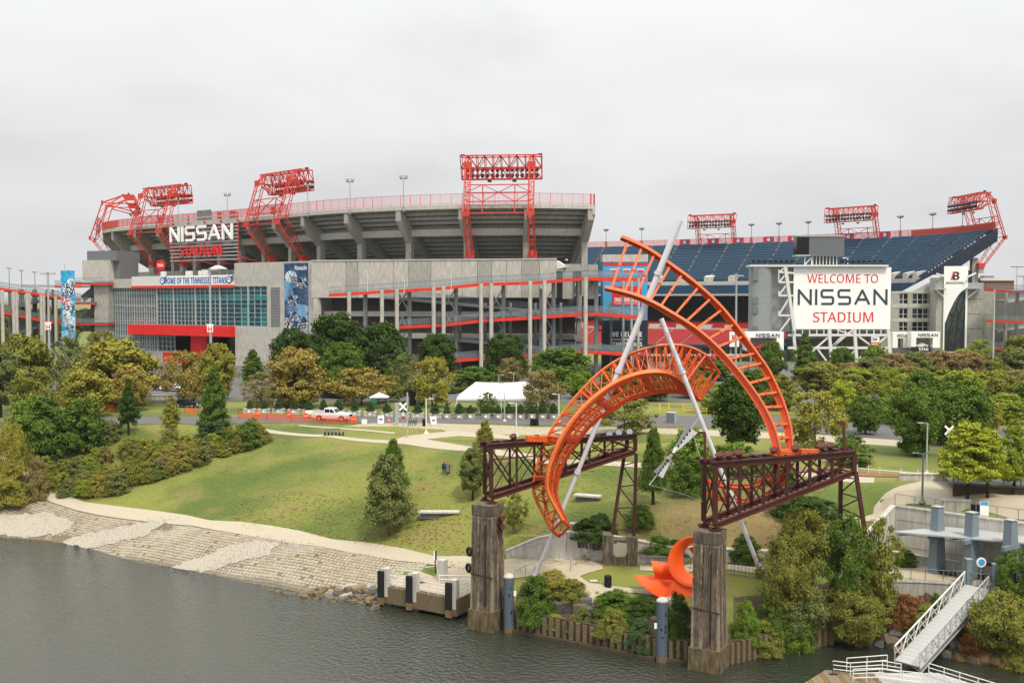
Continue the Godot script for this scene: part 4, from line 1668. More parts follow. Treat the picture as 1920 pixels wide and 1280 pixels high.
# flat print: four helmeted players in pale blue and navy,no likeness
func poster_picture(w: int,h: int,back: Color,players: Array,word: bool) -> ImageTexture:
	var im := Image.create(w,h,false,Image.FORMAT_RGB8)
	var nz := FastNoiseLite.new()
	nz.seed = 3
	nz.frequency = 0.025
	nz.fractal_octaves = 4
	for y in h:
		for x in w:
			im.set_pixel(x,y,back.lightened(maxf(0.0,nz.get_noise_2d(x,y)) * 0.35).darkened(maxf(0.0,-nz.get_noise_2d(x,y)) * 0.5))
	for p in players:
		var c := Vector2(p[0] * w,p[1] * h)
		var r: float = p[2] * w
		var side: float = p[5]
		for y in range(maxi(0,int(c.y - r * 1.3)),mini(h,int(c.y + r * 4.0))):
			for x in range(maxi(0,int(c.x - r * 2.6)),mini(w,int(c.x + r * 2.6))):
				var q := Vector2((x - c.x) / r * side,(y - c.y) / r)
				var n := nz.get_noise_2d(x * 3.0,y * 3.0 + c.y * 7.0)
				var col = null
				var half := 2.1 - 0.25 * (q.y - 1.2) if q.y > 1.0 else 0.6 + (q.y - 0.5) * 3.0
				if q.y > 0.5 and absf(q.x + 0.2 + 0.25 * (q.y - 1.0)) < half + n * 0.5:
					col = (p[4] as Color).lerp(Color(0.90,0.93,0.95) if p[4].b < 0.5 else Color(0.10,0.17,0.28),smoothstep(0.05,0.25,n + 0.12 * sin(q.x * 4.0 + q.y)))
				if q.length() < 1.0:
					col = (p[3] as Color).lerp(Color(0.80,0.90,0.97),smoothstep(0.55,0.0,Vector2(q.x + 0.35,q.y + 0.55).length()) * 0.9)
					if absf(q.x * 0.8 + q.y * 0.35 + 0.12) < 0.10: col = Color(0.45,0.70,0.88)
				if q.x > 0.0 and q.x < 1.05 and q.y > -0.1 and q.y < 0.95 and q.length() < 1.12:
					col = Color(0.20,0.13,0.11).lerp(Color(0.45,0.30,0.24),smoothstep(-0.1,0.3,n))
					if absf(fposmod(q.y * 2.6 + q.x * 0.5,1.0) - 0.5) < 0.14 or absf(q.x - 0.95) < 0.09: col = Color(0.86,0.89,0.92)
				if col != null:
					im.set_pixel(x,y,(col as Color).lightened(clampf(n * 0.7 - q.x * 0.14,0,1)).darkened(clampf(-n * 0.9 + q.x * 0.14,0,0.7)))
	return ImageTexture.create_from_image(im)

func print_material(t: ImageTexture) -> StandardMaterial3D:
	var m := StandardMaterial3D.new()
	m.albedo_texture = t
	m.roughness = 0.6
	return m

func poster(face: Transform3D,fl: float):
	var b := thing("poster","tall navy poster of four helmeted football players on the concrete corner","poster")
	var navy := Color(0.08,0.13,0.22)
	var white := Color(0.84,0.88,0.92)
	var pale := Color(0.40,0.66,0.86)
	var m := print_material(poster_picture(128,416,Color(0.06,0.25,0.42),[[0.28,0.17,0.25,white,pale,1.0],[0.78,0.25,0.24,navy,Color(0.10,0.30,0.50),-1.0],[0.40,0.47,0.25,navy,pale,-1.0],[0.30,0.66,0.2,navy,Color(0.2,0.2,0.26),1.0],[0.66,0.76,0.29,navy,white,1.0]],true))
	var g := G.new()
	var x0 := fac(face,533.5,560).x
	var x1 := fac(face,578,560).x
	var y0 := fac(face,555,640).y
	var y1 := fac(face,555,493).y
	g.xf = face
	g.quad(Vector3(x0,y0,0.09),Vector3(x1,y0,0.09),Vector3(x1,y1,0.09),Vector3(x0,y1,0.09))
	part("print",g,m,b)
	wpart("board","navy",b,face,x0,x1,y0,y1,0.02,0.085)
	lettering("Pinnacle","caption",b,face,lerpf(x0,x1,0.45),lerpf(x0,x1,0.95),y1 - 1.9,y1 - 0.7,0.095,M["white_sign"],0.02,"Droid Sans",700)

func signs_on_stand():
	var a := Vector2(-112.5,326)
	var b := Vector2(-83.5,306)
	var f := upright(a,b)
	var t := thing("stadium_sign","giant white and red letters mounted on grey rails on the stand","sign")
	var q := func(px: float,py: float): return fac(f,px,py)
	var p0: Vector2 = q.call(321,455)
	var p1: Vector2 = q.call(438,418)
	var tl: Vector2 = q.call(321,427)
	var br: Vector2 = q.call(438,448)
	wide_letters(t,f,p0.x,p1.x,(p0.y + br.y) / 2,(tl.y + p1.y) / 2,0.3,0.78,0.5,M["white_sign"])
	var s0: Vector2 = q.call(339,483)
	var s1: Vector2 = q.call(417,459)
	lettering("STADIUM","word",t,f,s0.x,s1.x,s0.y + 0.3,s1.y,0.3,M["sign_red"],0.4)
	var lo: float = (q.call(325,490) as Vector2).y
	for i in 13:
		var g := G.new()
		g.xf = f
		var y := lo + i * 1.12
		g.fbox(p0.x - 1.0 + (0.6 if i > 6 else 0.0),p1.x + 1.6,y,y + 0.34,-0.35,0.0)
		part("rail",g,M["galv"],t)
	for i in 5:
		var g := G.new()
		g.xf = f
		var x := lerpf(p0.x,p1.x + 1.0,i / 4.0)
		g.fbox(x - 0.15,x + 0.15,lo - 0.5,lo + 14.5,-0.8,-0.4)
		g.bar(Vector3(x,lo + 1,-0.6),Vector3(x,lo - 1.0,-12),0.25)
		g.bar(Vector3(x,lo + 12,-0.6),Vector3(x,lo + 10.0,-7),0.25)
		part("support",g,M["red_steel"],t)

func deck_run(t: Node3D,a: Vector3,b: Vector3,w: float,back := false) -> void:
	var dir := (b - a).normalized()
	var out := Vector3(-dir.z,0,dir.x).normalized()
	if out.z < 0: out = -out
	var g := G.new()
	g.bar(a - out * w / 2,b - out * w / 2,w,0.45)
	part("ramp_slab",g,M["concrete_dark"],t)
	g = G.new()
	g.bar(a + out * 0.18 - Vector3.UP * 0.05,b + out * 0.18 - Vector3.UP * 0.05,0.3,0.8)
	part("ramp_edge",g,M["galv"] if back else M["red_fascia"],t)
	g = G.new()
	for y in [0.75,1.95]:
		g.bar(a + out * 0.2 + Vector3.UP * y,b + out * 0.2 + Vector3.UP * y,0.09)
	var n := int(a.distance_to(b) / 0.55)
	for i in n + 1:
		var p := a.lerp(b,float(i) / n) + out * 0.2
		g.bar(p + Vector3.UP * 0.45,p + Vector3.UP * 1.95,0.07)
	part("parapet",g,M["rail_grey"],t)
	barpart("parapet_mesh","rail_glass",t,a + out * 0.2 + Vector3.UP * 1.2,b + out * 0.2 + Vector3.UP * 1.2,0.03,1.4)

func ramps_right():
	var t := thing("pedestrian_ramp","zigzag ramp with red edges on slender concrete columns","ramp")
	var dl := 246.0
	var dr := 240.0
	var dd := func(px: float): return lerpf(dl,dr,(px - 617.0) / 520.0)
	var run := func(x0,y0,x1,y1,back := false,off := 0.0): deck_run(t,at(x0,y0,dd.call(x0) + off),at(x1,y1,dd.call(x1) + off),5.0,back)
	for q in [[617,553,695,548],[695,548,820,541],[820,541,900,533],[900,533,1000,530],[1000,530,1095,522],[1095,522,1195,523]]: run.call(q[0],q[1],q[2],q[3])
	for q in [[748,613,831,609],[831,609,902,601],[902,601,1020,594],[1020,594,1098,588],[1098,588,1140,589],[1140,589,1200,596]]: run.call(q[0],q[1],q[2],q[3])
	for q in [[764,682,900,672],[900,672,1000,666],[1000,666,1098,659],[1098,659,1190,664]]: run.call(q[0],q[1],q[2],q[3])
	run.call(715,556,1160,597,true,6.5)
	run.call(800,632,1160,663,true,6.5)
	for px in [654.5,716.0,744.0,813.0,831.5,902.0,921.0,994.0,1020.6,1098.0]:
		var p := gpx(px,690)
		var d: float = dd.call(px) - 0.9
		var x: float = (px - 960.0) / F * d
		var g := G.new()
		var top := at(px,lerpf(552.0,524.0,(px - 617.0) / 480.0),d).y + 0.5
		g.tube(V(x,9.5,d),V(x,top,d),0.5,0.5,12,false)
		part("column",g,M["concrete_light"],t)
	var rear := [685.0,768.0,855.0,944.0,1038.0,1118.0]
	for i in rear.size():
		var d: float = dd.call(rear[i]) + 5.2
		var x: float = (rear[i] - 960.0) / F * d
		var g := G.new()
		g.tube(V(x,9.5,d),V(x,31.5 + i * 0.4,d),0.55,0.55,10,false)
		part("column",g,M["galv"],t)
		if i in [1,2,3,4]:
			g = G.new()
			var x0 := x - 3.2
			var levels := [12.0,16.5,21.5,26.5,31.0]
			for k in 4:
				g.bar(V(x0,levels[k],d - 0.5),V(x - 0.4,levels[k + 1],d - 0.5),0.3)
				g.bar(V(x0,levels[k + 1],d - 0.75),V(x - 0.4,levels[k],d - 0.75),0.3)
			g.tube(V(x0,9.5,d),V(x0,31.5,d),0.4,0.4,8,false)
			part("cross_brace",g,M["galv"],t)
	for i in 9:
		var x := -26.0 + i * 6.4
		var g := G.new()
		g.tube(V(x,9.5,253),V(x,28,253),0.35,0.35,8,false)
		part("column",g,M["concrete"],t)
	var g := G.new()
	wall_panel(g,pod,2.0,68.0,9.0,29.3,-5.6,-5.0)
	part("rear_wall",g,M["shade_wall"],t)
	for y in [13.0,18.6,24.4]:
		wpart("floor_slab","concrete_light",t,pod,0.5,68.0,y,y + 1.3,-5.0,-2.6)
	for px in [689.0,758.0,846.0]:
		var d: float = dd.call(px) - 0.4
		var p := at(px,548,d)
		var o := thing("lamp_post","slim pale lamp post on the top ramp flight, " + {689.0: "the left one",758.0: "the middle one",846.0: "the right one"}[px],"lamp post","slim lamp posts on the ramp",p)
		var h: float = at(px,{689.0: 508,758.0: 522,846.0: 497}[px],d).y - p.y
		tpart("pole","white_paint",o,Vector3.ZERO,Vector3(0,h,0),0.09,0.07,6)
		bpart("lamp_head","white_paint",o,Vector3(-0.3,h,0),Vector3(0.9,0.14,0.3))

func px_box(g: G,f: Transform3D,xa: float,ya: float,xb: float,yb: float,z0: float,z1: float) -> void:
	var a := fac(f,xa,ya)
	var b := fac(f,xb,yb)
	g.xf = f
	g.fbox(minf(a.x,b.x),maxf(a.x,b.x),minf(a.y,b.y),maxf(a.y,b.y),z0,z1)

func left_side():
	var f := upright(Vector2(-160,318),Vector2(-118,306))
	var t := thing("stair_tower","concrete stair tower with red edged landings at the stadium's left end","building")
	var g := G.new()
	px_box(g,f,151,488,201,526,-14,-0.5)
	part("upper_block",g,M["concrete_light"],t)
	g = G.new()
	px_box(g,f,156,470,212,488,-13,-1.5)
	px_box(g,f,176,470.5,213,526,-12,-3)
	part("plant_room",g,M["steel_grey"],t)
	pbox("shaft","concrete",t,f,175,526,204,680,-10,0)
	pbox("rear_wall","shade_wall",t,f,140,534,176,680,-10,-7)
	for q in [[140,531,207,534],[140,568,181,571],[140,606,207,609]]:
		pbox("red_edge","red_fascia",t,f,q[0],q[1],q[2],q[3],-8,1.4)
		pbox("landing","concrete_dark",t,f,q[0],q[1] - 2.0,q[2],q[1] - 0.2,-8,1.2)
		pbox("parapet","rail_glass",t,f,q[0],q[1] - 9.5,q[2] - 2,q[1] - 1.5,1.2,1.26)
		g = G.new()
		var a := fac(f,q[0],q[1] - 9.5)
		var b := fac(f,q[2] - 2,q[1] - 9.5)
		g.xf = f
		g.bar(Vector3(a.x,a.y,1.2),Vector3(b.x,a.y,1.2),0.1)
		part("hand_rail",g,M["rail_grey"],t)
	for q in [[142,560,172,536],[142,600,172,574]]:
		var a := fac(f,q[0],q[1])
		var b := fac(f,q[2],q[3])
		g = G.on(f)
		g.bar(Vector3(a.x,a.y,-3),Vector3(b.x,b.y,-3),0.5,2.2)
		part("stair_flight",g,M["concrete_dark"],t)
	t = thing("pedestrian_ramp","long ramps with red edges on paired columns at the left edge","ramp")
	var dd := func(px: float): return lerpf(300.0,322.0,px / 150.0)
	for q in [[-60,530,0,541],[0,541,118,559],[118,559,150,562],[-60,580,0,585],[0,585,85,602],[85,602,150,609]]:
		deck_run(t,at(q[0],q[1],dd.call(q[0])),at(q[2],q[3],dd.call(q[2])),6.0)
	for q in [[20,578,110,555],[20,628,110,600],[20,660,120,640]]:
		deck_run(t,at(q[0],q[1],312),at(q[2],q[3],320),5.0,true)
	g = G.new()
	for q in [[40,535,118,537]]:
		var a := at(q[0],q[1],345.0)
		g.bar(a,at(q[2],q[3],350.0),8.0,0.8)
	part("ramp_slab",g,M["galv"],t)
	deck_run(t,at(103,537,334),at(152,537,330),6.0)
	for px in [4.0,25.0,30.5,50.5,54.5,77.0,81.5,104.0]:
		var d: float = dd.call(px) - 1.0
		tpart("column","concrete_light",t,V((px - 960.0) / F * d,9.5,d),V((px - 960.0) / F * d,at(px,543 + px * 0.12,d).y,d),0.5,0.5,10,false)
	for px in [18.0,38.0,43.0,63.0,67.0,88.0,99.0]:
		var d := 318.0
		tpart("column","concrete_dark",t,V((px - 960.0) / F * d,9.5,d),V((px - 960.0) / F * d,32.0,d),0.45,0.45,8,false)
	f = upright(Vector2(-140,306),Vector2(-133.5,307))
	t = thing("poster","tall sky blue poster of football players by the left ramps","poster")
	var a := fac(f,115.5,636)
	var b := fac(f,139,507)
	var sky := Color(0.13,0.60,0.80)
	var m := print_material(poster_picture(80,430,sky,[[0.72,0.16,0.26,Color(0.88,0.92,0.94),Color(0.14,0.20,0.30),1.0],[0.24,0.36,0.2,Color(0.16,0.2,0.3),Color(0.66,0.16,0.16),-1.0],[0.68,0.48,0.22,Color(0.80,0.82,0.85),Color(0.12,0.18,0.28),1.0],[0.36,0.63,0.26,Color(0.85,0.88,0.9),Color(0.80,0.86,0.9),-1.0],[0.6,0.84,0.3,Color(0.15,0.22,0.34),Color(0.5,0.75,0.9),1.0]],false))
	g = G.on(f)
	g.quad(Vector3(a.x,a.y,0.13),Vector3(b.x,a.y,0.13),Vector3(b.x,b.y,0.13),Vector3(a.x,b.y,0.13))
	part("print",g,m,t)
	wpart("board","white_paint",t,f,a.x,b.x,a.y,b.y,-0.1,0.12)
	g = G.on(f)
	g.fbox(a.x + 0.3,a.x + 0.7,9.5,a.y,-0.4,-0.05)
	g.fbox(b.x - 0.7,b.x - 0.3,9.5,a.y,-0.4,-0.05)
	g.fbox(a.x + 1.0,a.x + 1.15,b.y,b.y + 2.2,-0.2,-0.1)
	part("post",g,M["galv"],t)

func build_far_structures():
	sign_block()
	scoreboard()
	south_building()
	ramps_far_right()
	car_displays()
	g_letters()

func sign_block():
	var f := upright(Vector2(24.5,262),Vector2(38.5,262))
	var t := thing("sign_tower","pale blue and red printed tower between the stands","building")
	var g := G.new()
	px_box(g,f,1131,484,1214,612,-7,0)
	part("wall",g,M["sky_print"] if M.has("sky_print") else mat("sky_print",Color(0.25,0.60,0.80),0.7),t)
	pbox("parapet","concrete_light",t,f,1130,477,1215,491,-7.4,0.25)
	pbox("red_edge","sign_red",t,f,1131,493,1214,497,0.02,0.12)
	for px in [1145.0,1170.0,1196.0]:
		pbox("window_frame","white_paint",t,f,px - 1.5,503.5,px + 12.5,514,0.0,0.12)
		pbox("window","sign_red",t,f,px,506,px + 11,513,0.13,0.17)
	pbox("red_board","sign_red",t,f,1148,536,1203,572,0.02,0.14)
	var a := fac(f,1152,566)
	var b := fac(f,1195,558)
	lettering("INSURANCE","word",t,f,a.x,b.x,a.y,b.y,0.15,M["white_sign"],0.04,"Droid Sans",700)
	pbox("rule","white_sign",t,f,1152,568.5,1198,569.3,0.15,0.19)
	t = thing("slogan_wall","dark navy wall with white capital lettering under the pale blue tower","sign")
	pbox("wall","navy",t,f,1131,600,1214,700,-5,0.6)
	for q in [["WE BELIEVE",1145,631,1204,622],["TENNESSEANS",1145,649,1204,641]]:
		a = fac(f,q[1],q[2],0.6)
		b = fac(f,q[3],q[4],0.6)
		lettering(q[0],"word",t,f,a.x,b.x,a.y,b.y,0.61,M["white_sign"],0.05,"Droid Sans",700)
	a = fac(f,1170,638,0.6)
	b = fac(f,1178,634,0.6)
	lettering("IN","word",t,f,a.x,b.x,a.y,b.y,0.61,M["white_sign"],0.05,"Droid Sans",700)
	g = G.new()
	px_box(g,f,1145,635.5,1167,636.5,0.62,0.68)
	px_box(g,f,1181,635.5,1204,636.5,0.62,0.68)
	part("rule",g,M["white_sign"],t)
	t = thing("pedestrian_ramp","curved end landings of the ramp before the pale blue tower","ramp")
	for q in [[1095,522,1160,525],[1160,525,1212,524],[1140,590,1165,597],[1165,597,1210,592],[1098,659,1165,665],[1165,665,1210,663]]:
		deck_run(t,at(q[0],q[1],249),at(q[2],q[3],250),6.0)
	for px in [1168.5,1184.0,1197.0]:
		tpart("column","concrete_light",t,V((px - 960) / F * 246.5,9.5,246.5),V((px - 960) / F * 246.5,at(px,522,246.5).y,246.5),0.33,0.33,8,false)
	t = thing("hanging_banner","small red and white banner hung under the ramp landing","banner")
	g = G.new()
	var hb := upright(Vector2(20,248.0),Vector2(30,248.0))
	px_box(g,hb,1121,602,1130,621,0,0.1)
	part("cloth",g,M["sign_red"],t)
	pbox("letter","white_sign",t,hb,1123.5,610,1127.5,617,0.11,0.16)

func scoreboard():
	var d := 298.0
	var f := upright(Vector2(70,d),Vector2(110,d))
	var t := thing("scoreboard","huge white welcome board on a white steel frame with lamps along its top","scoreboard")
	var g := G.new()
	px_box(g,f,1489,501,1670,617,-0.6,0)
	part("board",g,M["white_sign"],t)
	var words := [["WELCOME TO",1514,530,1647,514],["STADIUM",1525,604,1638,585]]
	for q in words:
		var a := fac(f,q[1],q[2])
		var b := fac(f,q[3],q[4])
		lettering(q[0],"word",t,f,a.x,b.x,a.y,b.y,0.02,M["sign_red"],0.06)
	var a := fac(f,1496,571.5)
	var b := fac(f,1665,542)
	wide_letters(t,f,a.x,b.x,a.y,b.y,0.02,0.66,0.06,M["sign_slate"])
	g = G.new()
	var c0 := fac(f,1428,560).x
	var y0 := fac(f,1428,622).y
	var y1 := fac(f,1428,497).y
	var prof := PackedVector2Array()
	for i in 25:
		var w := PI * i / 24.0
		prof.append(Vector2(c0 + cos(w) * 3.55,sin(w) * 2.2))
	for i in 24:
		g.xf = f
		for k in 38:
			var ya := lerpf(y0,y1,k / 38.0)
			var yb := lerpf(y0,y1,(k + 0.72) / 38.0)
			var yc := lerpf(y0,y1,(k + 1.0) / 38.0)
			var p := prof[i + 1]
			var q := prof[i]
			g.quad(Vector3(p.x,ya,p.y - 1.2),Vector3(q.x,ya,q.y - 1.2),Vector3(q.x,yb,q.y - 1.2),Vector3(p.x,yb,p.y - 1.2))
			g.quad(Vector3(p.x,yb,p.y - 1.2),Vector3(q.x,yb,q.y - 1.2),Vector3(q.x,yc,q.y - 1.4),Vector3(p.x,yc,p.y - 1.4))
	part("ribbed_cladding",g,M["corrugated"],t)
	pbox("rear_box","corrugated",t,f,1446,500,1668,622,-3.6,-1.6)
	pbox("cornice","white_paint",t,f,1405,496.5,1664,500,-3.9,1.2)
	for q in [[1411,501,1420,526],[1411,556,1420,569],[1411,574.5,1420,587],[1411,611,1420,621]]:
		pbox("hatch","steel_grey",t,f,q[0],q[1],q[2],q[3],0.6,1.12)
	g = G.new()
	for q in [[1471,501,1488,620,0.95],[1459,511,1471,501,0.4],[1459,510,1488,512,0.55],[1459,529,1488,529,0.55],[1459,554,1488,554,0.55],[1459,591,1488,591,0.55],[1461,528,1473,512,0.45],[1460,552,1476,531,0.45],[1460,589,1480,556,0.45],[1462,620,1483,592,0.45],[1459,505,1459,530,0.3],[1459,545,1459,556,0.3],[1459,582,1459,592,0.3]]:
		var p := fac(f,q[0],q[1])
		var r := fac(f,q[2],q[3])
		g.xf = f
		g.bar(Vector3(p.x,p.y,0.9),Vector3(r.x,r.y,0.9),q[4])
	part("steel_frame",g,M["white_paint"],t)
	g = G.new()
	for q in [[1478,628,1670,628,0.7],[1478,652,1672,652,0.7],[1488,618,1494,680,0.8],[1555,618,1560,680,0.9],[1603,618,1607,680,0.9],[1666,618,1670,680,0.9],[1500,680,1556,630,0.5],[1560,652,1580,630,0.5],[1562,650,1600,618,0.5],[1610,630,1640,652,0.5],[1607,676,1664,630,0.5],[1532,652,1550,676,0.5],[1640,676,1664,652,0.5],[1570,618,1600,628,0.4],[1590,676,1604,655,0.4],[1460,652,1470,676,0.4]]:
		var p := fac(f,q[0],q[1])
		var r := fac(f,q[2],q[3])
		g.xf = f
		g.bar(Vector3(p.x,p.y,-0.2),Vector3(r.x,r.y,-0.2),q[4])
	for i in 14:
		var p := fac(f,1492 + i * 13.4,618)
		var r := fac(f,1492 + i * 13.4,628)
		g.bar(Vector3(p.x,p.y,-0.2),Vector3(r.x,r.y,-0.2),0.3)
	part("understructure",g,M["white_paint"],t)
	pbox("rear_screen","steel_grey",t,f,1480,618,1668,636,-3.5,-3.0)
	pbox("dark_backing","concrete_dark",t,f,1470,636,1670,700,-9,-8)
	for i in 24:
		var px := 1418.0 + i * 10.4
		if px > 1492 and px < 1580: continue
		g = G.new()
		var p := fac(f,px,496)
		g.xf = f
		g.bar(Vector3(p.x + 0.7,p.y,0.6),Vector3(p.x - 0.6,p.y + 1.3,-0.8),0.12)
		g.box(Vector3(p.x - 0.5,p.y + 1.0,-1.2),Vector3(0.9,0.7,0.7))
		part("lamp",g,M["lamp_dark"],t)
	t = thing("screen_box","ribbed grey box with a dark screen on top of the welcome board","scoreboard")
	pbox("box","corrugated",t,f,1519,442,1584,480,-4.6,-0.4)
	for k in 18:
		pbox("rib","steel_grey",t,f,1519,443.5 + k * 2.05,1584.3,444.6 + k * 2.05,-0.4,-0.28)
	pbox("screen","glass_dark",t,f,1496,443.5,1517,477,-4.2,-0.7)
	g = G.new()
	px_box(g,f,1494,441,1586,443.4,-4.8,0.0)
	px_box(g,f,1494,477.3,1520,480,-4.8,0.0)
	part("frame",g,M["galv"],t)
	pbox("glazed_base","glass_grey",t,f,1527,480,1572,497,-3.6,-1.4)
	for k in 8:
		pbox("mullion","white_paint",t,f,1526.5 + k * 6.4,480,1527.8 + k * 6.4,497,-1.4,-1.2)
	g = G.new()
	for q in [[1511,497,1512,480],[1512,496,1524,481],[1524,497,1524,481],[1592,497,1592,482],[1582,483,1593,483]]:
		var p := fac(f,q[0],q[1])
		var r := fac(f,q[2],q[3])
		g.xf = f
		g.bar(Vector3(p.x,p.y,-1),Vector3(r.x,r.y,-1),0.28)
	part("strut",g,M["white_paint"],t)
	t = thing("sign_board","small square sign blue over orange under the welcome board","sign")
	pbox("board","white_sign",t,f,1633,631,1648,641,0.4,0.6)
	pbox("board","orange",t,f,1632.5,641,1648.5,650,0.4,0.6)
	a = fac(f,1635,638.5,0.6)
	b = fac(f,1646,633,0.6)
	lettering("CMA","word",t,f,a.x,b.x,a.y,b.y,0.61,M["sign_slate"],0.04,"Droid Sans",700)
	a = fac(f,1635,648,0.6)
	b = fac(f,1646,643.5,0.6)
	lettering("MUSIC","word",t,f,a.x,b.x,a.y,b.y,0.61,M["white_sign"],0.04,"Droid Sans",700)
	pbox("post","galv",t,f,1640,650,1641.5,690,0.3,0.5)

func g_letters():
	var f := upright(Vector2(50,270),Vector2(100,270))
	var t := thing("sign_board","white board with a red letter K beside a white car display","sign")
	var g := G.new()
	px_box(g,f,1368.5,622,1386,650,-0.3,0)
	part("board",g,M["white_sign"],t)
	var a := fac(f,1372,638)
	var b := fac(f,1382,628)
	lettering("K","letter",t,f,a.x,b.x,a.y,b.y,0.01,M["sign_red"],0.1,"Droid Serif",700)
	t = thing("gate_number","large red numeral 8 standing in the dark gate under the red seats","sign")
	a = fac(f,1333,680)
	b = fac(f,1345,662)
	lettering("8","numeral",t,f,a.x,b.x,a.y,b.y,0.01,M["sign_red"],0.4,"Droid Sans",700)
	pbox("post","sign_red",t,f,1337,680,1341,700,-0.2,0)
	t = thing("gate_building","low dark blue gate building under the red seats","building")
	var f2 := upright(Vector2(50,300),Vector2(120,300))
	pbox("fascia","navy",t,f2,1214,646,1480,652,-6,0.4)
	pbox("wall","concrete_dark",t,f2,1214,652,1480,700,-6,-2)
	for i in 14:
		pbox("post","galv",t,f2,1218 + i * 19,652,1220 + i * 19,700,-1,-0.5)
	pbox("beam","white_paint",t,f2,1214,664,1400,667,-1.5,0)

func ribbed_building_windows(f: Transform3D,t: Node3D,x0: float,x1: float,ya: float,yb: float,cols: int,dark: Array) -> void:
	for i in cols:
		var a := lerpf(x0,x1,float(i) / cols)
		var b := lerpf(x0,x1,float(i + 1) / cols)
		var g := G.new()
		px_box(g,f,a,ya,b,yb,-0.1,0.05)
		var w := part("window",g,M["glass_grey"] if not i in dark else M["glass_dark"],t)
		g = G.new()
		px_box(g,f,a,ya,a + 0.7,yb,0.05,0.16)
		px_box(g,f,a,lerpf(ya,yb,0.55),b,lerpf(ya,yb,0.55) + 0.7,0.051,0.14)
		px_box(g,f,a,ya,b,ya + 0.7,0.052,0.15)
		px_box(g,f,a,yb - 0.7,b,yb,0.052,0.15)
		part("frame",g,M["white_paint"],w)

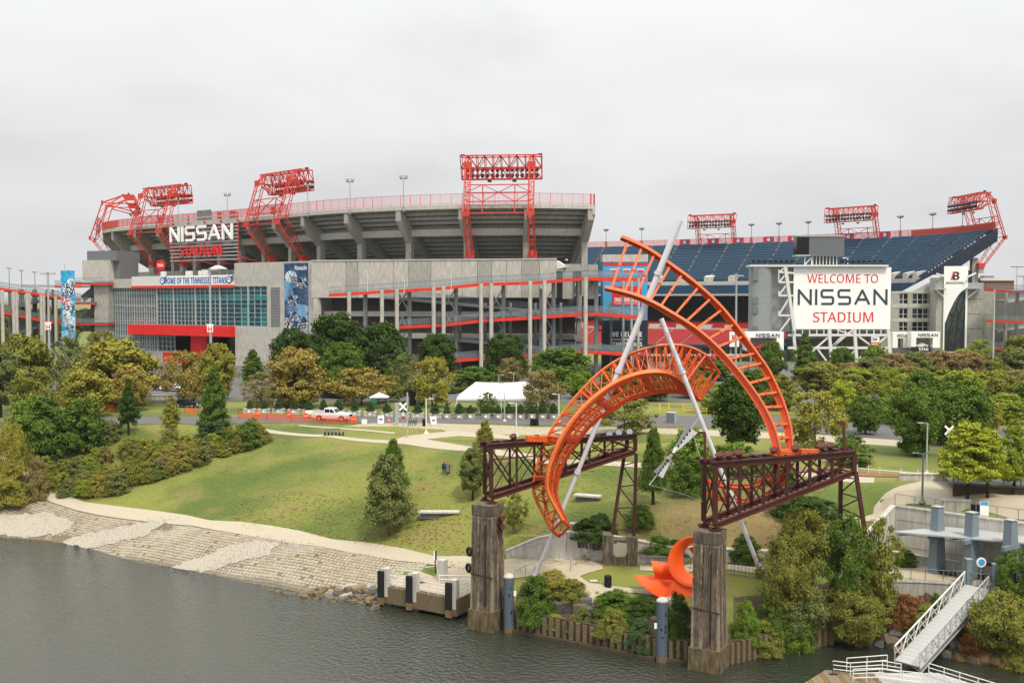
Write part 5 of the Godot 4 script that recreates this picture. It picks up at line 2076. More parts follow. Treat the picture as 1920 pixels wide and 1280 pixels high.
func south_building():
	var f := upright(Vector2(132,344),Vector2(158,344))
	var t := thing("office_block","concrete office block with three rows of windows under the blue raking wall","building")
	var g := G.new()
	px_box(g,f,1673,546,1770,668,-12,0)
	part("wall",g,M["concrete_light"],t)
	g = G.new()
	var a := fac(f,1712,546)
	var b := fac(f,1772,546)
	var top := fac(f,1772,514)
	g.xf = f
	g.prism(pv([Vector2(a.x,a.y),Vector2(b.x,b.y),Vector2(b.x,top.y)]),-10,-0.3)
	part("gable_wall",g,M["galv"],t)
	for q in [[546,549.5],[570,577],[597,603]]:
		pbox("spandrel","concrete_light",t,f,1672,q[0],1771,q[1],0.0,0.5)
	for q in [[1671,1685],[1702,1709.5],[1761,1771]]:
		pbox("pilaster","concrete",t,f,q[0],546,q[1],650,0.0,0.42)
	for q in [[550,570],[578,597],[603,620]]:
		ribbed_building_windows(f,t,1685.5,1701.5,q[0],q[1],2,[0,1] if q[0] > 560 else [1])
		ribbed_building_windows(f,t,1710,1760.5,q[0],q[1],5,[1,4] if q[0] < 600 else [0,1,2,3,4])
	pbox("dark_base","concrete_dark",t,f,1675,650,1770,700,0.0,0.3)
	t = thing("stair_tower","plain concrete stair tower right of the tyre banner","building")
	f = upright(Vector2(150,334),Vector2(180,330))
	g = G.new()
	px_box(g,f,1757,520,1771,700,-8,0)
	px_box(g,f,1811,530,1842,700,-12,0.1)
	part("shaft",g,M["concrete"],t)
	pbox("wing","concrete",t,f,1842,546,1866,700,-12,-1.0)
	for y in [560.0,588.0,616.0,640.0]:
		pbox("joint","concrete_dark",t,f,1811,y,1842,y + 0.8,0.1,0.16)
	pbox("dark_opening","navy",t,f,1812,506,1829,541,-9,-3)
	for q in [[1749,541,1771,543],[1811,539,1838,541.5]]:
		pbox("balcony","galv",t,f,q[0],q[1],q[2],q[3],-3,2.5)
		pbox("balustrade","rail_glass",t,f,q[0],q[1] - 9,q[2],q[1],2.4,2.46)
	g = G.new()
	for q in [[1752,543,1771,557],[1833,542,1812,560],[1754,513,1771,518],[1812,519,1830,512]]:
		var p := fac(f,q[0],q[1])
		var r := fac(f,q[2],q[3])
		g.xf = f
		g.bar(Vector3(p.x,p.y,2),Vector3(r.x,r.y,0.2),0.45)
	part("bracket",g,M["white_paint"],t)
	t = thing("tyre_banner","tall white banner with a black letter mark above a huge dark tyre tread","banner")
	pbox("cloth","white_sign",t,f,1770.5,499,1812,660,0.3,0.6)
	var pa := fac(f,1771,659,0.6)
	var pb := fac(f,1811.5,542,0.6)
	var im := Image.create(192,540,false,Image.FORMAT_RGB8)
	im.fill(Color(0.92,0.92,0.91))
	var cell := FastNoiseLite.new()
	cell.seed = 14
	cell.noise_type = FastNoiseLite.TYPE_CELLULAR
	cell.cellular_return_type = FastNoiseLite.RETURN_DISTANCE2_SUB
	cell.frequency = 0.016
	cell.domain_warp_enabled = true
	cell.domain_warp_amplitude = 14.0
	for y in 540:
		for x in 192:
			var u := x / 192.0
			var v := y / 540.0
			var edge := 0.55 * pow(maxf(1.0 - u,0.0),1.7)
			if v > edge:
				var c := Color(0.20,0.27,0.28).lerp(Color(0.11,0.15,0.165),smoothstep(0.2,1.0,v))
				var k := cell.get_noise_2d(x * 0.9,y * 0.5 + x * 0.5)
				if k < -0.82: c = Color(0.02,0.03,0.035)
				var bend := pow(maxf(1.0 - v,0.0),1.6)
				for e in [[0.12,0.75],[0.52,0.5],[0.86,0.2]]:
					if absf(u - e[0] - e[1] * bend - 0.015 * sin(v * 60.0)) < 0.035: c = Color(0.02,0.03,0.035)
				if fposmod(v * 11.0 + u * 1.6 + sin(u * 9.0) * 0.3,1.0) < 0.11 and fposmod(u * 2.7 + floor(v * 11.0 + u * 1.6) * 0.37,1.0) < 0.62: c = Color(0.025,0.035,0.04)
				c = c.lightened(maxf(0.0,k + 0.5) * 0.12)
				if v - edge < 0.012: c = c.darkened(0.3)
				im.set_pixel(x,y,c)
	g = G.on(f)
	g.quad(Vector3(pa.x,pa.y,0.62),Vector3(pb.x,pa.y,0.62),Vector3(pb.x,pb.y,0.62),Vector3(pa.x,pb.y,0.62))
	part("print",g,print_material(ImageTexture.create_from_image(im)),t)
	var e := func(px: float,py: float): return fac(f,px,py,0.6)
	g = G.on(f)
	g.prism(pv([e.call(1783,524.5),e.call(1788,509),e.call(1799,509),e.call(1790,511.5),e.call(1785.5,524.5)]),0.61,0.7)
	part("mark",g,M["red_fascia"],t)
	lettering("B","letter",t,f,e.call(1787,524).x,e.call(1799.5,524).x,e.call(1787,524.6).y,e.call(1787,509.5).y,0.6,M["black"],0.08,"Droid Sans",700)
	lettering("BRIDGESTONE","word",t,f,e.call(1775,530).x,e.call(1807,530).x,e.call(1775,532.3).y,e.call(1775,528.3).y,0.6,M["black"],0.05,"Droid Sans",700)

func ramps_far_right():
	var t := thing("pedestrian_ramp","ramps with red edges at the right edge beside the concrete tower","ramp")
	for q in [[1852,543,1900,546],[1900,546,1990,543],[1850,601,1920,604],[1920,604,1990,600],[1862,652,1920,654],[1920,654,1990,650]]:
		deck_run(t,at(q[0],q[1],326),at(q[2],q[3],318),7.0)
	for q in [[1890,565,1960,552],[1870,620,1960,606]]:
		deck_run(t,at(q[0],q[1],336),at(q[2],q[3],340),6.0,true)
	var g: G
	for px in [1886.0,1907.0,1935.0]:
		tpart("column","concrete",t,V((px - 960) / F * 330.0,9.5,330),V((px - 960) / F * 330.0,32,330),0.6,0.6,10,false)
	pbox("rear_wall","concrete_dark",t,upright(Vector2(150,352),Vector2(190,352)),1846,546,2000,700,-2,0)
	t = thing("roof_deck","flat roofed brown and white block behind the right hand ramps","building")
	var f := upright(Vector2(150,372),Vector2(190,372))
	pbox("wall","brick_pink",t,f,1840,525,1902,548,-10,0)
	pbox("roof","white_paint",t,f,1838,520.5,1903,526,-11,0.5)
	pbox("roof_plant","steel_grey",t,f,1853,516.5,1872,521,-6,-3)
	var posts := [[1864.5,590.0,700.0,226.0,"tall plain pole rising out of the russet trees at the right"],[1906.0,500.0,560.0,420.0,"thin distant lamp mast above the roof at the right edge"],[1918.0,518.0,560.0,430.0,"short distant lamp mast at the extreme right"]]
	for q in posts:
		var o := thing("lamp_mast",q[4],"light mast","",V((q[0] - 960) / F * q[3],10,q[3]))
		g = G.new()
		var h: float = at(q[0],542.0 if q[3] < 300 else q[1],q[3]).y - 10.0
		g.tube(Vector3.ZERO,Vector3(0,h,0),0.22,0.16,8)
		part("pole",g,M["concrete_light"],o)
		if q[3] > 300:
			bpart("lamp_head","steel_grey",o,Vector3(0,h,0),Vector3(5.0,0.35,0.8))
	for q in [[18.0,503.0,"leftmost thin lamp mast above the left ramps"],[41.0,507.0,"second thin lamp mast above the left ramps"],[66.0,510.0,"third thin lamp mast above the left ramps, the shortest"]]:
		var d := 420.0
		var o := thing("lamp_mast",q[2],"light mast","",V((q[0] - 960) / F * d,10,d))
		var h: float = at(q[0],q[1],d).y - 10.0
		tpart("pole","steel_grey",o,Vector3.ZERO,Vector3(0,h,0),0.16,0.13,6)
		bpart("lamp_head","steel_grey",o,Vector3(0,h,0),Vector3(2.0,0.3,0.6))
	for q in [[90.5,512.0,228.0,612.0,"grey lamp mast with a small red H sign beside the sky blue poster"],[394.0,505.0,214.0,616.0,"grey lamp mast with a red H sign in front of the red canopy"],[1380.5,516.0,236.0,0.0,"grey lamp mast with twin heads in front of the far blue seats"]]:
		var d: float = q[2]
		var o := thing("lamp_mast",q[4],"light mast","",V((q[0] - 960) / F * d,10,d))
		var h: float = at(q[0],q[1],d).y - 10.0
		tpart("pole","galv",o,Vector3.ZERO,Vector3(0,h,0),0.32,0.2,10)
		for s in [-1.0,1.0]:
			g = G.new()
			g.box(Vector3(s * 1.0,h - 0.1,0),Vector3(1.3,0.28,0.7))
			g.bar(Vector3(0,h - 0.3,0),Vector3(s * 0.6,h - 0.1,0),0.12)
			part("lamp_head",g,M["galv"],o)
		tpart("cap","galv",o,Vector3(0,h - 0.2,0),Vector3(0,h + 0.35,0),0.3,0.2,8)
		if q[3] > 0:
			var y: float = at(q[0],q[3],d).y - 10.0
			g = G.new()
			g.fbox(-0.62,0.62,y - 0.75,y + 0.6,0.3,0.38)
			g.fbox(-0.75,0.75,y + 0.65,y + 1.0,0.3,0.38)
			part("sign",g,M["white_sign"],o)
			lettering("H","letter",o,Transform3D(),-0.4,0.4,y - 0.55,y + 0.4,0.385,M["sign_red"],0.04,"Droid Sans",700)

func car_displays():
	var data := [[1398.0,1470.0,622.0,656.0,272.0,"white car display portal left of the welcome board with a red truck inside"],[1675.0,1708.0,623.0,652.0,330.0,"narrow white car display portal right of the welcome board"],[1709.5,1763.0,622.0,652.0,326.0,"white car display portal with a white car inside, beside the tyre banner"]]
	for q in data:
		var f := upright(Vector2(50,q[4]),Vector2(100,q[4]))
		var t := thing("display_portal",q[5],"display stand")
		var g := G.new()
		px_box(g,f,q[0],q[2],q[1],q[2] + 11,-3.5,0)
		part("lintel",g,M["white_sign"],t)
		pbox("leg","white_sign",t,f,q[0],q[2] + 11,q[0] + 9,q[3],-3.5,-0.02)
		pbox("leg","white_sign",t,f,q[1] - 13,q[2] + 11,q[1],q[3],-3.5,-0.02)
		pbox("back_wall","concrete",t,f,q[0] + 9,q[2] + 11,q[1] - 13,q[3],-3.6,-3.4)
		pbox("floor","concrete_dark",t,f,q[0],q[3],q[1],q[3] + 3,-3.6,0.4)
		var l0 := fac(f,lerpf(q[0],q[1],0.24),q[2] + 9)
		var l1 := fac(f,lerpf(q[0],q[1],0.93),q[2] + 3)
		if q[0] < 1500: l0 = fac(f,1418,632)
		if q[0] < 1500: l1 = fac(f,1462,625)
		wide_letters(t,f,l0.x,l1.x,l0.y,l1.y,0.02,0.2 if q[0] != 1675.0 else 0.16,0.05,M["sign_slate"] if q[0] != 1675.0 else M["steel_grey"])
		var yf := fac(f,q[0],q[3]).y
		if q[0] != 1675.0:
			var cx := fac(f,1428 if q[0] < 1500 else 1730,q[3]).x
			car("display_car",M["sign_red"] if q[0] < 1500 else M["car_white"],"red truck parked inside the left white portal" if q[0] < 1500 else "white car parked inside the right white portal","car",f * Transform3D(Basis(Vector3.UP,PI),Vector3(cx,yf,-1.8)))
	var f := upright(Vector2(50,322),Vector2(100,322))
	var t := thing("sign_board","black board with white capitals below the right white portal","sign")
	var g := G.new()
	px_box(g,f,1709,650,1746,659,-0.3,0)
	part("board",g,M["black"],t)
	var a := fac(f,1723,657)
	var b := fac(f,1741,652)
	lettering("TITAN","word",t,f,a.x,b.x,a.y,b.y,0.01,M["white_sign"],0.05,"Droid Sans",700)
	g = G.on(f)
	for q in [[1718,659,1712,680],[1738,659,1728,680],[1742,655,1750,646]]:
		var p := fac(f,q[0],q[1])
		var r := fac(f,q[2],q[3])
		g.bar(Vector3(p.x,p.y,-0.2),Vector3(r.x,r.y,-0.4),0.2)
	part("strut",g,M["galv"],t)

# a plain family car: body with wheel arches,cabin,windows and four wheels; faces +x
func car(called: String,paint: Material,label: String,category: String,xf: Transform3D,pickup := false,group := "") -> Node3D:
	var o := thing(called,label,category,group)
	o.transform = xf
	var L := 6.0 if pickup else 4.5
	var W := 0.98 if pickup else 0.88
	var g := G.new()
	var z0 := 0.48 if pickup else 0.32
	var belt := 1.25 if pickup else 0.92
	var wx := [L * 0.31,-L * 0.30]
	var wr := 0.43 if pickup else 0.33
	var p := pv([Vector2(-L / 2,z0 + 0.1)])
	for x in [wx[1],wx[0]]:
		for i in 9:
			var w := PI - PI * i / 8.0
			p.append(Vector2(x + cos(w) * (wr + 0.1),maxf(z0,wr) + sin(w) * (wr + 0.07)))
	p.append_array([Vector2(L / 2 - 0.05,z0),Vector2(L / 2,z0 + 0.35),Vector2(L / 2 - 0.05,belt - 0.12),Vector2(L / 2 - 0.25,belt - 0.02)])
	if pickup:
		p.append_array([Vector2(0.95,belt + 0.08),Vector2(-L / 2 + 0.02,belt + 0.04)])
	else:
		p.append_array([Vector2(0.9,belt + 0.06),Vector2(-L / 2 + 0.3,belt + 0.06),Vector2(-L / 2,belt - 0.15)])
	g.prism(p,-W,W)
	part("body",g,paint,o)
	var c0 := 0.95
	var c1 := -1.05 if pickup else -1.75
	var top := 2.02 if pickup else 1.45
	g = G.new()
	var cab := func(x0,x1,y,w): return [Vector3(x1,y,w),Vector3(x0,y,w),Vector3(x0,y,-w),Vector3(x1,y,-w)]
	g.hexa(cab.call(c0,c1,belt + 0.07,W - 0.04) + cab.call(c0 - (0.6 if pickup else 0.72),c1 + (0.08 if pickup else 0.55),top,W - 0.16))
	part("cabin",g,paint,o)
	g = G.new()
	var yb := belt + 0.14
	var yt := top - 0.12
	var lo := [[c0 - 0.18,c0 - 1.0],[c0 - 1.06,c1 + 0.16]]
	for s in [-1.0,1.0]:
		for q in lo:
			var w0 := W - 0.035
			var w1 := W - (0.128 if pickup else 0.146)
			var xa: float = q[0]
			var xb: float = q[1]
			var xt := xa - (0.5 if xa == lo[0][0] else 0.0)
			var pts := [Vector3(xb,yb,w0 * s),Vector3(xa,yb,w0 * s),Vector3(xt,yt,w1 * s),Vector3(xb,yt,w1 * s)]
			if s < 0: pts.reverse()
			g.quad(pts[0],pts[1],pts[2],pts[3])
	g.quad(Vector3(c0 - 0.02,yb,W - 0.15),Vector3(c0 - 0.02,yb,-W + 0.15),Vector3(c0 - 0.47,yt,-W + 0.26),Vector3(c0 - 0.47,yt,W - 0.26))
	g.quad(Vector3(c1 - 0.02,yb,-W + 0.15),Vector3(c1 - 0.02,yb,W - 0.15),Vector3(c1 + 0.1,yt,W - 0.3),Vector3(c1 + 0.1,yt,-W + 0.3))
	part("windows",g,M["car_glass"],o)
	for x in wx:
		for s in [-1.0,1.0]:
			g = G.new()
			g.tube(Vector3(x,wr,s * (W - 0.26)),Vector3(x,wr,s * (W + 0.02)),wr,wr,14)
			var wheel := part("wheel",g,M["rubber"],o)
			tpart("rim","galv",wheel,Vector3(x,wr,s * (W + 0.005)),Vector3(x,wr,s * (W + 0.035)),wr * 0.6,wr * 0.52,12)
	for s in [-1.0,1.0]:
		bpart("headlight","lamp_glass",o,Vector3(L / 2 - 0.05,belt - 0.22,s * (W - 0.24)),Vector3(0.16,0.2,0.36))
		bpart("tail_light","sign_red",o,Vector3(-L / 2 + 0.02,belt - 0.2,s * (W - 0.12)),Vector3(0.1,0.3,0.16))
	bpart("bumper","galv",o,Vector3(L / 2 + 0.02,z0 + 0.12,0),Vector3(0.2,0.22,W * 1.9))
	bpart("grille","black",o,Vector3(L / 2 - 0.01,belt - 0.28,0),Vector3(0.08,0.34,W * 1.1))
	if pickup:
		bpart("load_bed","black",o,Vector3(-1.98,belt + 0.06,0),Vector3(1.95,0.06,W * 1.8))
		for s in [-1.0,1.0]:
			g = G.new()
			g.box(Vector3(-1.98,belt + 0.15,s * (W - 0.06)),Vector3(2.02,0.16,0.1))
			part("bed_side",g,paint,o)
		g = G.new()
		g.box(Vector3(-2.98,belt - 0.1,0),Vector3(0.08,0.6,W * 1.86))
		part("tailgate",g,paint,o)
	return o

# ---------------------------------------------------------------- river front
const STREAM := Vector2(0.877,-0.48)

func pier(at_plan: Vector2,top: float,label: String) -> Node3D:
	var t := thing("river_pier",label,"pier","",Vector3.ZERO)
	var f := upright(at_plan - STREAM,at_plan + STREAM) * Transform3D(Basis(),Vector3(1,0,0))
	var g := G.new()
	g.xf = f
	var a := 1.2
	var b := 1.0
	var ring := func(w,y): return [Vector3(-w,y,w),Vector3(w,y,w),Vector3(w,y,-w),Vector3(-w,y,-w)]
	g.hexa(ring.call(a,-2.5) + ring.call(b,top - 0.9))
	part("shaft",g,M["pier"],t)
	g = G.on(f)
	g.hexa(ring.call(b + 0.03,top - 0.9) + ring.call(b + 0.03,top - 0.12))
	g.hexa(ring.call(b + 0.03,top - 0.12) + ring.call(b + 0.02,top))
	part("cap",g,M["pier_rib"],t)
	for q in [[-0.68,0],[0.05,0],[0.70,0],[-0.55,1],[0.35,1]]:
		g = G.on(f * Transform3D(Basis(Vector3.UP,PI / 2 * q[1]),Vector3.ZERO))
		var x: float = q[0]
		g.hexa([Vector3(x - 0.2,1.9,a - 0.02),Vector3(x + 0.2,1.9,a - 0.02),Vector3(x + 0.2,1.9,0.8),Vector3(x - 0.2,1.9,0.8),Vector3(x - 0.17,top - 1.1,b + 0.075),Vector3(x + 0.17,top - 1.1,b + 0.075),Vector3(x + 0.17,top - 1.1,0.8),Vector3(x - 0.17,top - 1.1,0.8)])
		part("rib",g,M["pier_rib"],t)
	g = G.on(f)
	g.hexa(ring.call(a + 0.13,-2.5) + ring.call(a + 0.08,1.75))
	part("plinth",g,M["silt"],t)
	g = G.on(f)
	g.bar(Vector3(0.42,2.2,a + 0.02),Vector3(0.42,top - 1.6,b + 0.1),0.09)
	g.bar(Vector3(-a,top * 0.45,a - 0.06),Vector3(a,top * 0.45 - 0.2,a - 0.06),0.06)
	part("rusty_strap",g,M["maroon"],t)
	return t

func ring_mesh(R: float,r: float) -> G:
	var g := G.new()
	var prof := []
	for i in 11: prof.append(Vector2(R + cos(-TAU * i / 10) * r,-sin(-TAU * i / 10) * r))
	g.lathe(prof,18)
	return g

func gantry(near: Vector2,far: Vector2,back: Vector2,yt: float,yb0: float,yb1: float,label: String) -> Node3D:
	var t := thing("gantry_truss",label,"truss","dark red gantry trusses")
	var n := 6
	var pt := func(side: int,k: float,y: float) -> Vector3:
		var q := near.lerp(far,k) + back * side
		return V(q.x,y,q.y)
	var low := func(k: float): return lerpf(yb0,yb1,k)
	var g: G
	for s in 2:
		g = G.new()
		g.bar(pt.call(s,-0.03,yt),pt.call(s,1.01,yt),0.34,0.10)
		g.bar(pt.call(s,-0.03,yt - 0.2),pt.call(s,1.01,yt - 0.2),0.07,0.42)
		g.bar(pt.call(s,-0.03,yt - 0.42),pt.call(s,1.01,yt - 0.42),0.30,0.08)
		part("top_chord",g,M["maroon"],t)
		g = G.new()
		g.bar(pt.call(s,0,yb0 + 0.1),pt.call(s,1,yb1 + 0.1),0.34,0.08)
		g.bar(pt.call(s,0,yb0 - 0.1),pt.call(s,1,yb1 - 0.1),0.07,0.32)
		g.bar(pt.call(s,0,yb0 - 0.28),pt.call(s,1,yb1 - 0.28),0.30,0.08)
		part("bottom_chord",g,M["maroon_light"],t)
		for i in n + 1:
			var k := i / float(n)
			g = G.new()
			var w := 0.36 if i == 0 or i == n else 0.22
			g.bar(pt.call(s,k,low.call(k)),pt.call(s,k,yt - 0.4),w,w)
			part("post",g,M["maroon"],t)
			if i < n:
				var k1 := (i + 1) / float(n)
				barpart("diagonal","maroon",t,pt.call(s,k,yt - 0.45),pt.call(s,k1,low.call(k1) + 0.15),0.17,0.12)
				barpart("counter_brace","maroon",t,pt.call(s,k,low.call(k) + 0.15),pt.call(s,k1,yt - 0.45),0.09,0.07)
	g = G.new()
	for i in n * 2 + 1:
		var k := i / (n * 2.0)
		g.bar(pt.call(0,k,yt + 0.02),pt.call(1,k,yt + 0.02),0.16)
		g.bar(pt.call(0,k,low.call(k) - 0.1),pt.call(1,k,low.call(k) - 0.1),0.12)
		if i < n * 2:
			g.bar(pt.call(i % 2,k,low.call(k) - 0.1),pt.call(1 - i % 2,k + 0.5 / n,low.call(k + 0.5 / n) - 0.1),0.10)
	g.bar(pt.call(0,0.0,lerpf(yb0,yt,0.70)),pt.call(0,0.9,lerpf(yb1,yt,0.2)),0.10)
	part("lateral_brace",g,M["maroon"],t)
	g = G.new()
	for s in 2:
		g.bar(pt.call(s,0,yb0 - 0.3),pt.call(s,0,11.0),0.46)
		g.bar(pt.call(s,0,11.1),pt.call(s,0,10.95),0.8)
	g.bar(pt.call(0,0,yb0 + 0.3),pt.call(1,0,yt - 0.6),0.12)
	g.bar(pt.call(1,0,yb0 + 0.3),pt.call(0,0,yt - 0.6),0.12)
	part("bearing",g,M["maroon"],t)
	return t

func leg_frame(t: Node3D,tops: Array,feet: Array) -> void:
	for i in tops.size():
		var g := G.new()
		g.bar(tops[i],feet[i],0.30,0.30,Vector3.BACK)
		part("leg",g,M["maroon"],t)
	var g := G.new()
	for k in 4:
		var a: Vector3 = (tops[0] as Vector3).lerp(feet[0],0.1 + k * 0.27)
		var b: Vector3 = (tops[1] as Vector3).lerp(feet[1],0.1 + k * 0.27)
		g.bar(a,b,0.1)
		if k < 3:
			g.bar(b,(tops[0] as Vector3).lerp(feet[0],0.1 + (k + 1) * 0.27),0.1)
	part("leg_brace",g,M["maroon"],t)

func posts_and_rails(called: String,label: String,group: String,pts: Array,h: float,m: Material,levels: Array,step := 1.6,r := 0.03,cat := "railing") -> Node3D:
	var t := thing(called,label,cat,group)
	var g := G.new()
	for i in pts.size() - 1:
		var a: Vector3 = pts[i]
		var b: Vector3 = pts[i + 1]
		for l in levels:
			g.tube(a + Vector3.UP * h * l,b + Vector3.UP * h * l,r,r,6)
	part("rail",g,m,t)
	for i in pts.size() - 1:
		var a: Vector3 = pts[i]
		var b: Vector3 = pts[i + 1]
		var n := maxi(1,int(round(a.distance_to(b) / step)))
		for k in n + (1 if i == pts.size() - 2 else 0):
			g = G.new()
			var p := a.lerp(b,k / float(n))
			g.tube(p - Vector3.UP * 0.05,p + Vector3.UP * h,r,r,6)
			part("post",g,m,t)
	return t

func build_riverfront():
	var pl := Vector2(-2.15,87.0)
	var pr := Vector2(15.55,77.4)
	pier(pl,11.0,"tall rust streaked concrete pier with two tyres under the left dark red truss")
	pier(pr,10.9,"tall rust streaked concrete pier under the right dark red truss")
	var f := upright(pl - STREAM,pl + STREAM) * Transform3D(Basis(),Vector3(1,0,0))
	var n := 0
	for q in [[-1.05,6.9],[-1.12,5.45]]:
		var g := ring_mesh(0.31,0.13)
		var o := one("tyre",g,M["rubber"],["upper black tyre hung on the left pier's corner","lower black tyre hung on the left pier's corner"][n],"tyre","tyres hung on the left pier")
		o.transform = f * Transform3D(Basis(Vector3.RIGHT,PI / 2).rotated(Vector3.UP,-0.5),Vector3(q[0],q[1],1.42))
		n += 1
	n = 0
	for q in [[1.32,9.75],[1.34,9.0]]:
		var g := G.new()
		g.xf = f
		g.tube(Vector3(1.1,q[1],-0.2),Vector3(1.6,q[1] + 0.1,0.1),0.18,0.25,10)
		g.box(Vector3(1.25,q[1] - 0.3,0),Vector3(0.3,0.3,0.3))
		one("signal_lamp",g,M["maroon_light"],["upper red navigation lamp on the right side of the left pier","lower red navigation lamp on the right side of the left pier"][n],"lamp","red lamps on the left pier")
		n += 1
	var back := Vector2(-0.62,1.40)
	var t := gantry(Vector2(-1.82,87.0),Vector2(11.62,93.3),back,16.25,11.6,14.7,"dark red tapering gantry truss behind the lower orange arch")
	leg_frame(t,[at(1193,850,93.3),at(1170,858,94.6)],[at(1189,1008,93.3),at(1147,1006,93.9)])
	t = gantry(Vector2(15.85,77.0),Vector2(28.6,82.7),back,16.3,11.4,14.6,"dark red tapering gantry truss below the tall orange ladder arch")
	leg_frame(t,[at(1577,884,84.0),at(1605,884,82.7)],[at(1576,990,84.3),at(1626,1020,82.2)])
	var lamps := [[963,820,88.2,"small dark red spot lamp near the left end of the left gantry",0],[1005,822,89.0,"small dark red spot lamp on the orange bracket of the left gantry",0],[1143,814,92.5,"left one of the three pale faced spot lamps on the left gantry",1],[1161,811,93.0,"middle one of the three pale faced spot lamps on the left gantry",1],[1181,810,93.5,"right one of the three pale faced spot lamps on the left gantry",1],
		[1350,855,77.6,"left one of the three dark red spot lamps by the right gantry's near end",0],[1367,854,78.0,"middle one of the three dark red spot lamps by the right gantry's near end",0],[1386,851,78.4,"right one of the three dark red spot lamps by the right gantry's near end",0],[1452,845,80.0,"dark red spot lamp left of the tall ladder arch's foot",0],[1492,842,80.6,"dark red spot lamp right of the tall ladder arch's foot",0],[1541,838,81.6,"left one of the two dark red spot lamps near the right gantry's far end",0],[1557,837,82.0,"right one of the two dark red spot lamps near the right gantry's far end",0]]
	for q in lamps:
		var p := at(q[0],q[1],q[2])
		var o := thing("spot_lamp",q[3],"spot lamp","spot lamps on the gantries",p)
		var g := G.new()
		var ax := Vector3(-0.2,0.25,0.95) if q[4] else Vector3(-0.25,0.75,0.4)
		ax = ax.normalized()
		g.tube(-ax * 0.25,ax * 0.2,0.2,0.36,12)
		part("housing",g,M["maroon_light"],o)
		tpart("lens","lamp_glass" if q[4] else "maroon_light",o,ax * 0.205,ax * 0.23,0.31,0.3,12)
		g = G.new()
		g.bar(Vector3(0,-0.55,0),Vector3(0,-0.1,0),0.12)
		g.bar(Vector3(-0.3,-0.5,0),Vector3(0.3,-0.5,0),0.1)
		part("yoke",g,M["maroon"],o)
	for q in [[1322,866,811,77.4,"rusty bracket mast on the near end of the right gantry"],[1583,846,791,82.6,"rusty bracket mast on the far end of the right gantry"]]:
		var a := at(q[0],q[1],q[3])
		var b := at(q[0],q[2],q[3])
		var o := thing("bracket_mast",q[4],"mast","rusty masts on the right gantry")
		var g := G.new()
		g.bar(a,b,0.16)
		part("post",g,M["maroon_light"],o)
		g = G.new()
		g.bar(b,b + Vector3(-0.55,0.0,0.1),0.14,0.2)
		g.bar(a.lerp(b,0.02) + Vector3(0.2,0,0),a.lerp(b,0.2),0.08)
		part("arm",g,M["maroon_light"],o)
	t = thing("land_pier","low concrete pier with a whitewashed patch under the left gantry's legs","pier")
	f = upright(Vector2(8.55,93.0),Vector2(11.85,92.7))
	var g := G.new()
	g.xf = f
	g.fbox(0,0.95,3.4,6.75,-1.5,0.12)
	part("block",g,M["pier_rib"],t)
	wpart("web","pier_rib",t,f,0.95,2.35,3.4,6.3,-1.3,0.0)
	wpart("block","pier_rib",t,f,2.35,3.3,3.4,6.6,-1.5,0.1)
	g = G.on(f)
	g.prism(pv([Vector2(1.0,5.0),Vector2(1.3,4.7),Vector2(2.1,4.75),Vector2(2.33,5.2),Vector2(2.3,6.0),Vector2(1.5,6.1),Vector2(1.02,5.9)]),0.004,0.02)
	part("white_patch",g,M["gravel"],t)
	for q in [[954,1077,1194,85.7,"grey blue steel mooring pile beside the left pier"],[1242,1122,1254,78.6,"grey blue steel mooring pile in front of the orange spiral"]]:
		var top := at(q[0],q[1] + 4,q[3])
		var o := thing("mooring_pile",q[4],"pile","steel mooring piles at the sheet pile wall",Vector3(top.x,0,top.z))
		tpart("shaft","bollard",o,Vector3(0,-3,0),Vector3(0,top.y,0),0.45,0.45,20,false)
		g = G.new()
		g.lathe([Vector2(0.47,top.y - 0.05),Vector2(0.47,top.y + 0.06),Vector2(0.25,top.y + 0.24),Vector2(0.0,top.y + 0.32)],20)
		part("cap",g,M["concrete_light"],o)
		tpart("tide_band","pile_wall",o,Vector3(0,-0.5,0),Vector3(0,0.55,0),0.465,0.465,20,false)
		bpart("white_plate","white_sign",o,Vector3(0.5 if q[0] < 1000 else -0.5,3.4 if q[0] < 1000 else 2.9,0.1),Vector3(0.28,0.45,0.05))
		rng.seed = int(q[0])
		for i in 5:
			g = G.new()
			var w := -0.4 + rng.randf() * 1.2
			g.xf = Transform3D(Basis(Vector3.UP,w),Vector3.ZERO)
			var y := rng.randf_range(1.5,4.2)
			var hh := rng.randf_range(0.1,0.4)
			g.quad(Vector3(-0.07,y,0.458),Vector3(0.09,y - 0.03,0.456),Vector3(0.06,y + hh,0.456),Vector3(-0.05,y + hh * 0.8,0.458))
			part("stain",g,M["black"],o)
	sheet_piles()
	wharf()
	rocks()
	walls_and_steps()
	right_plaza()
	gangway()

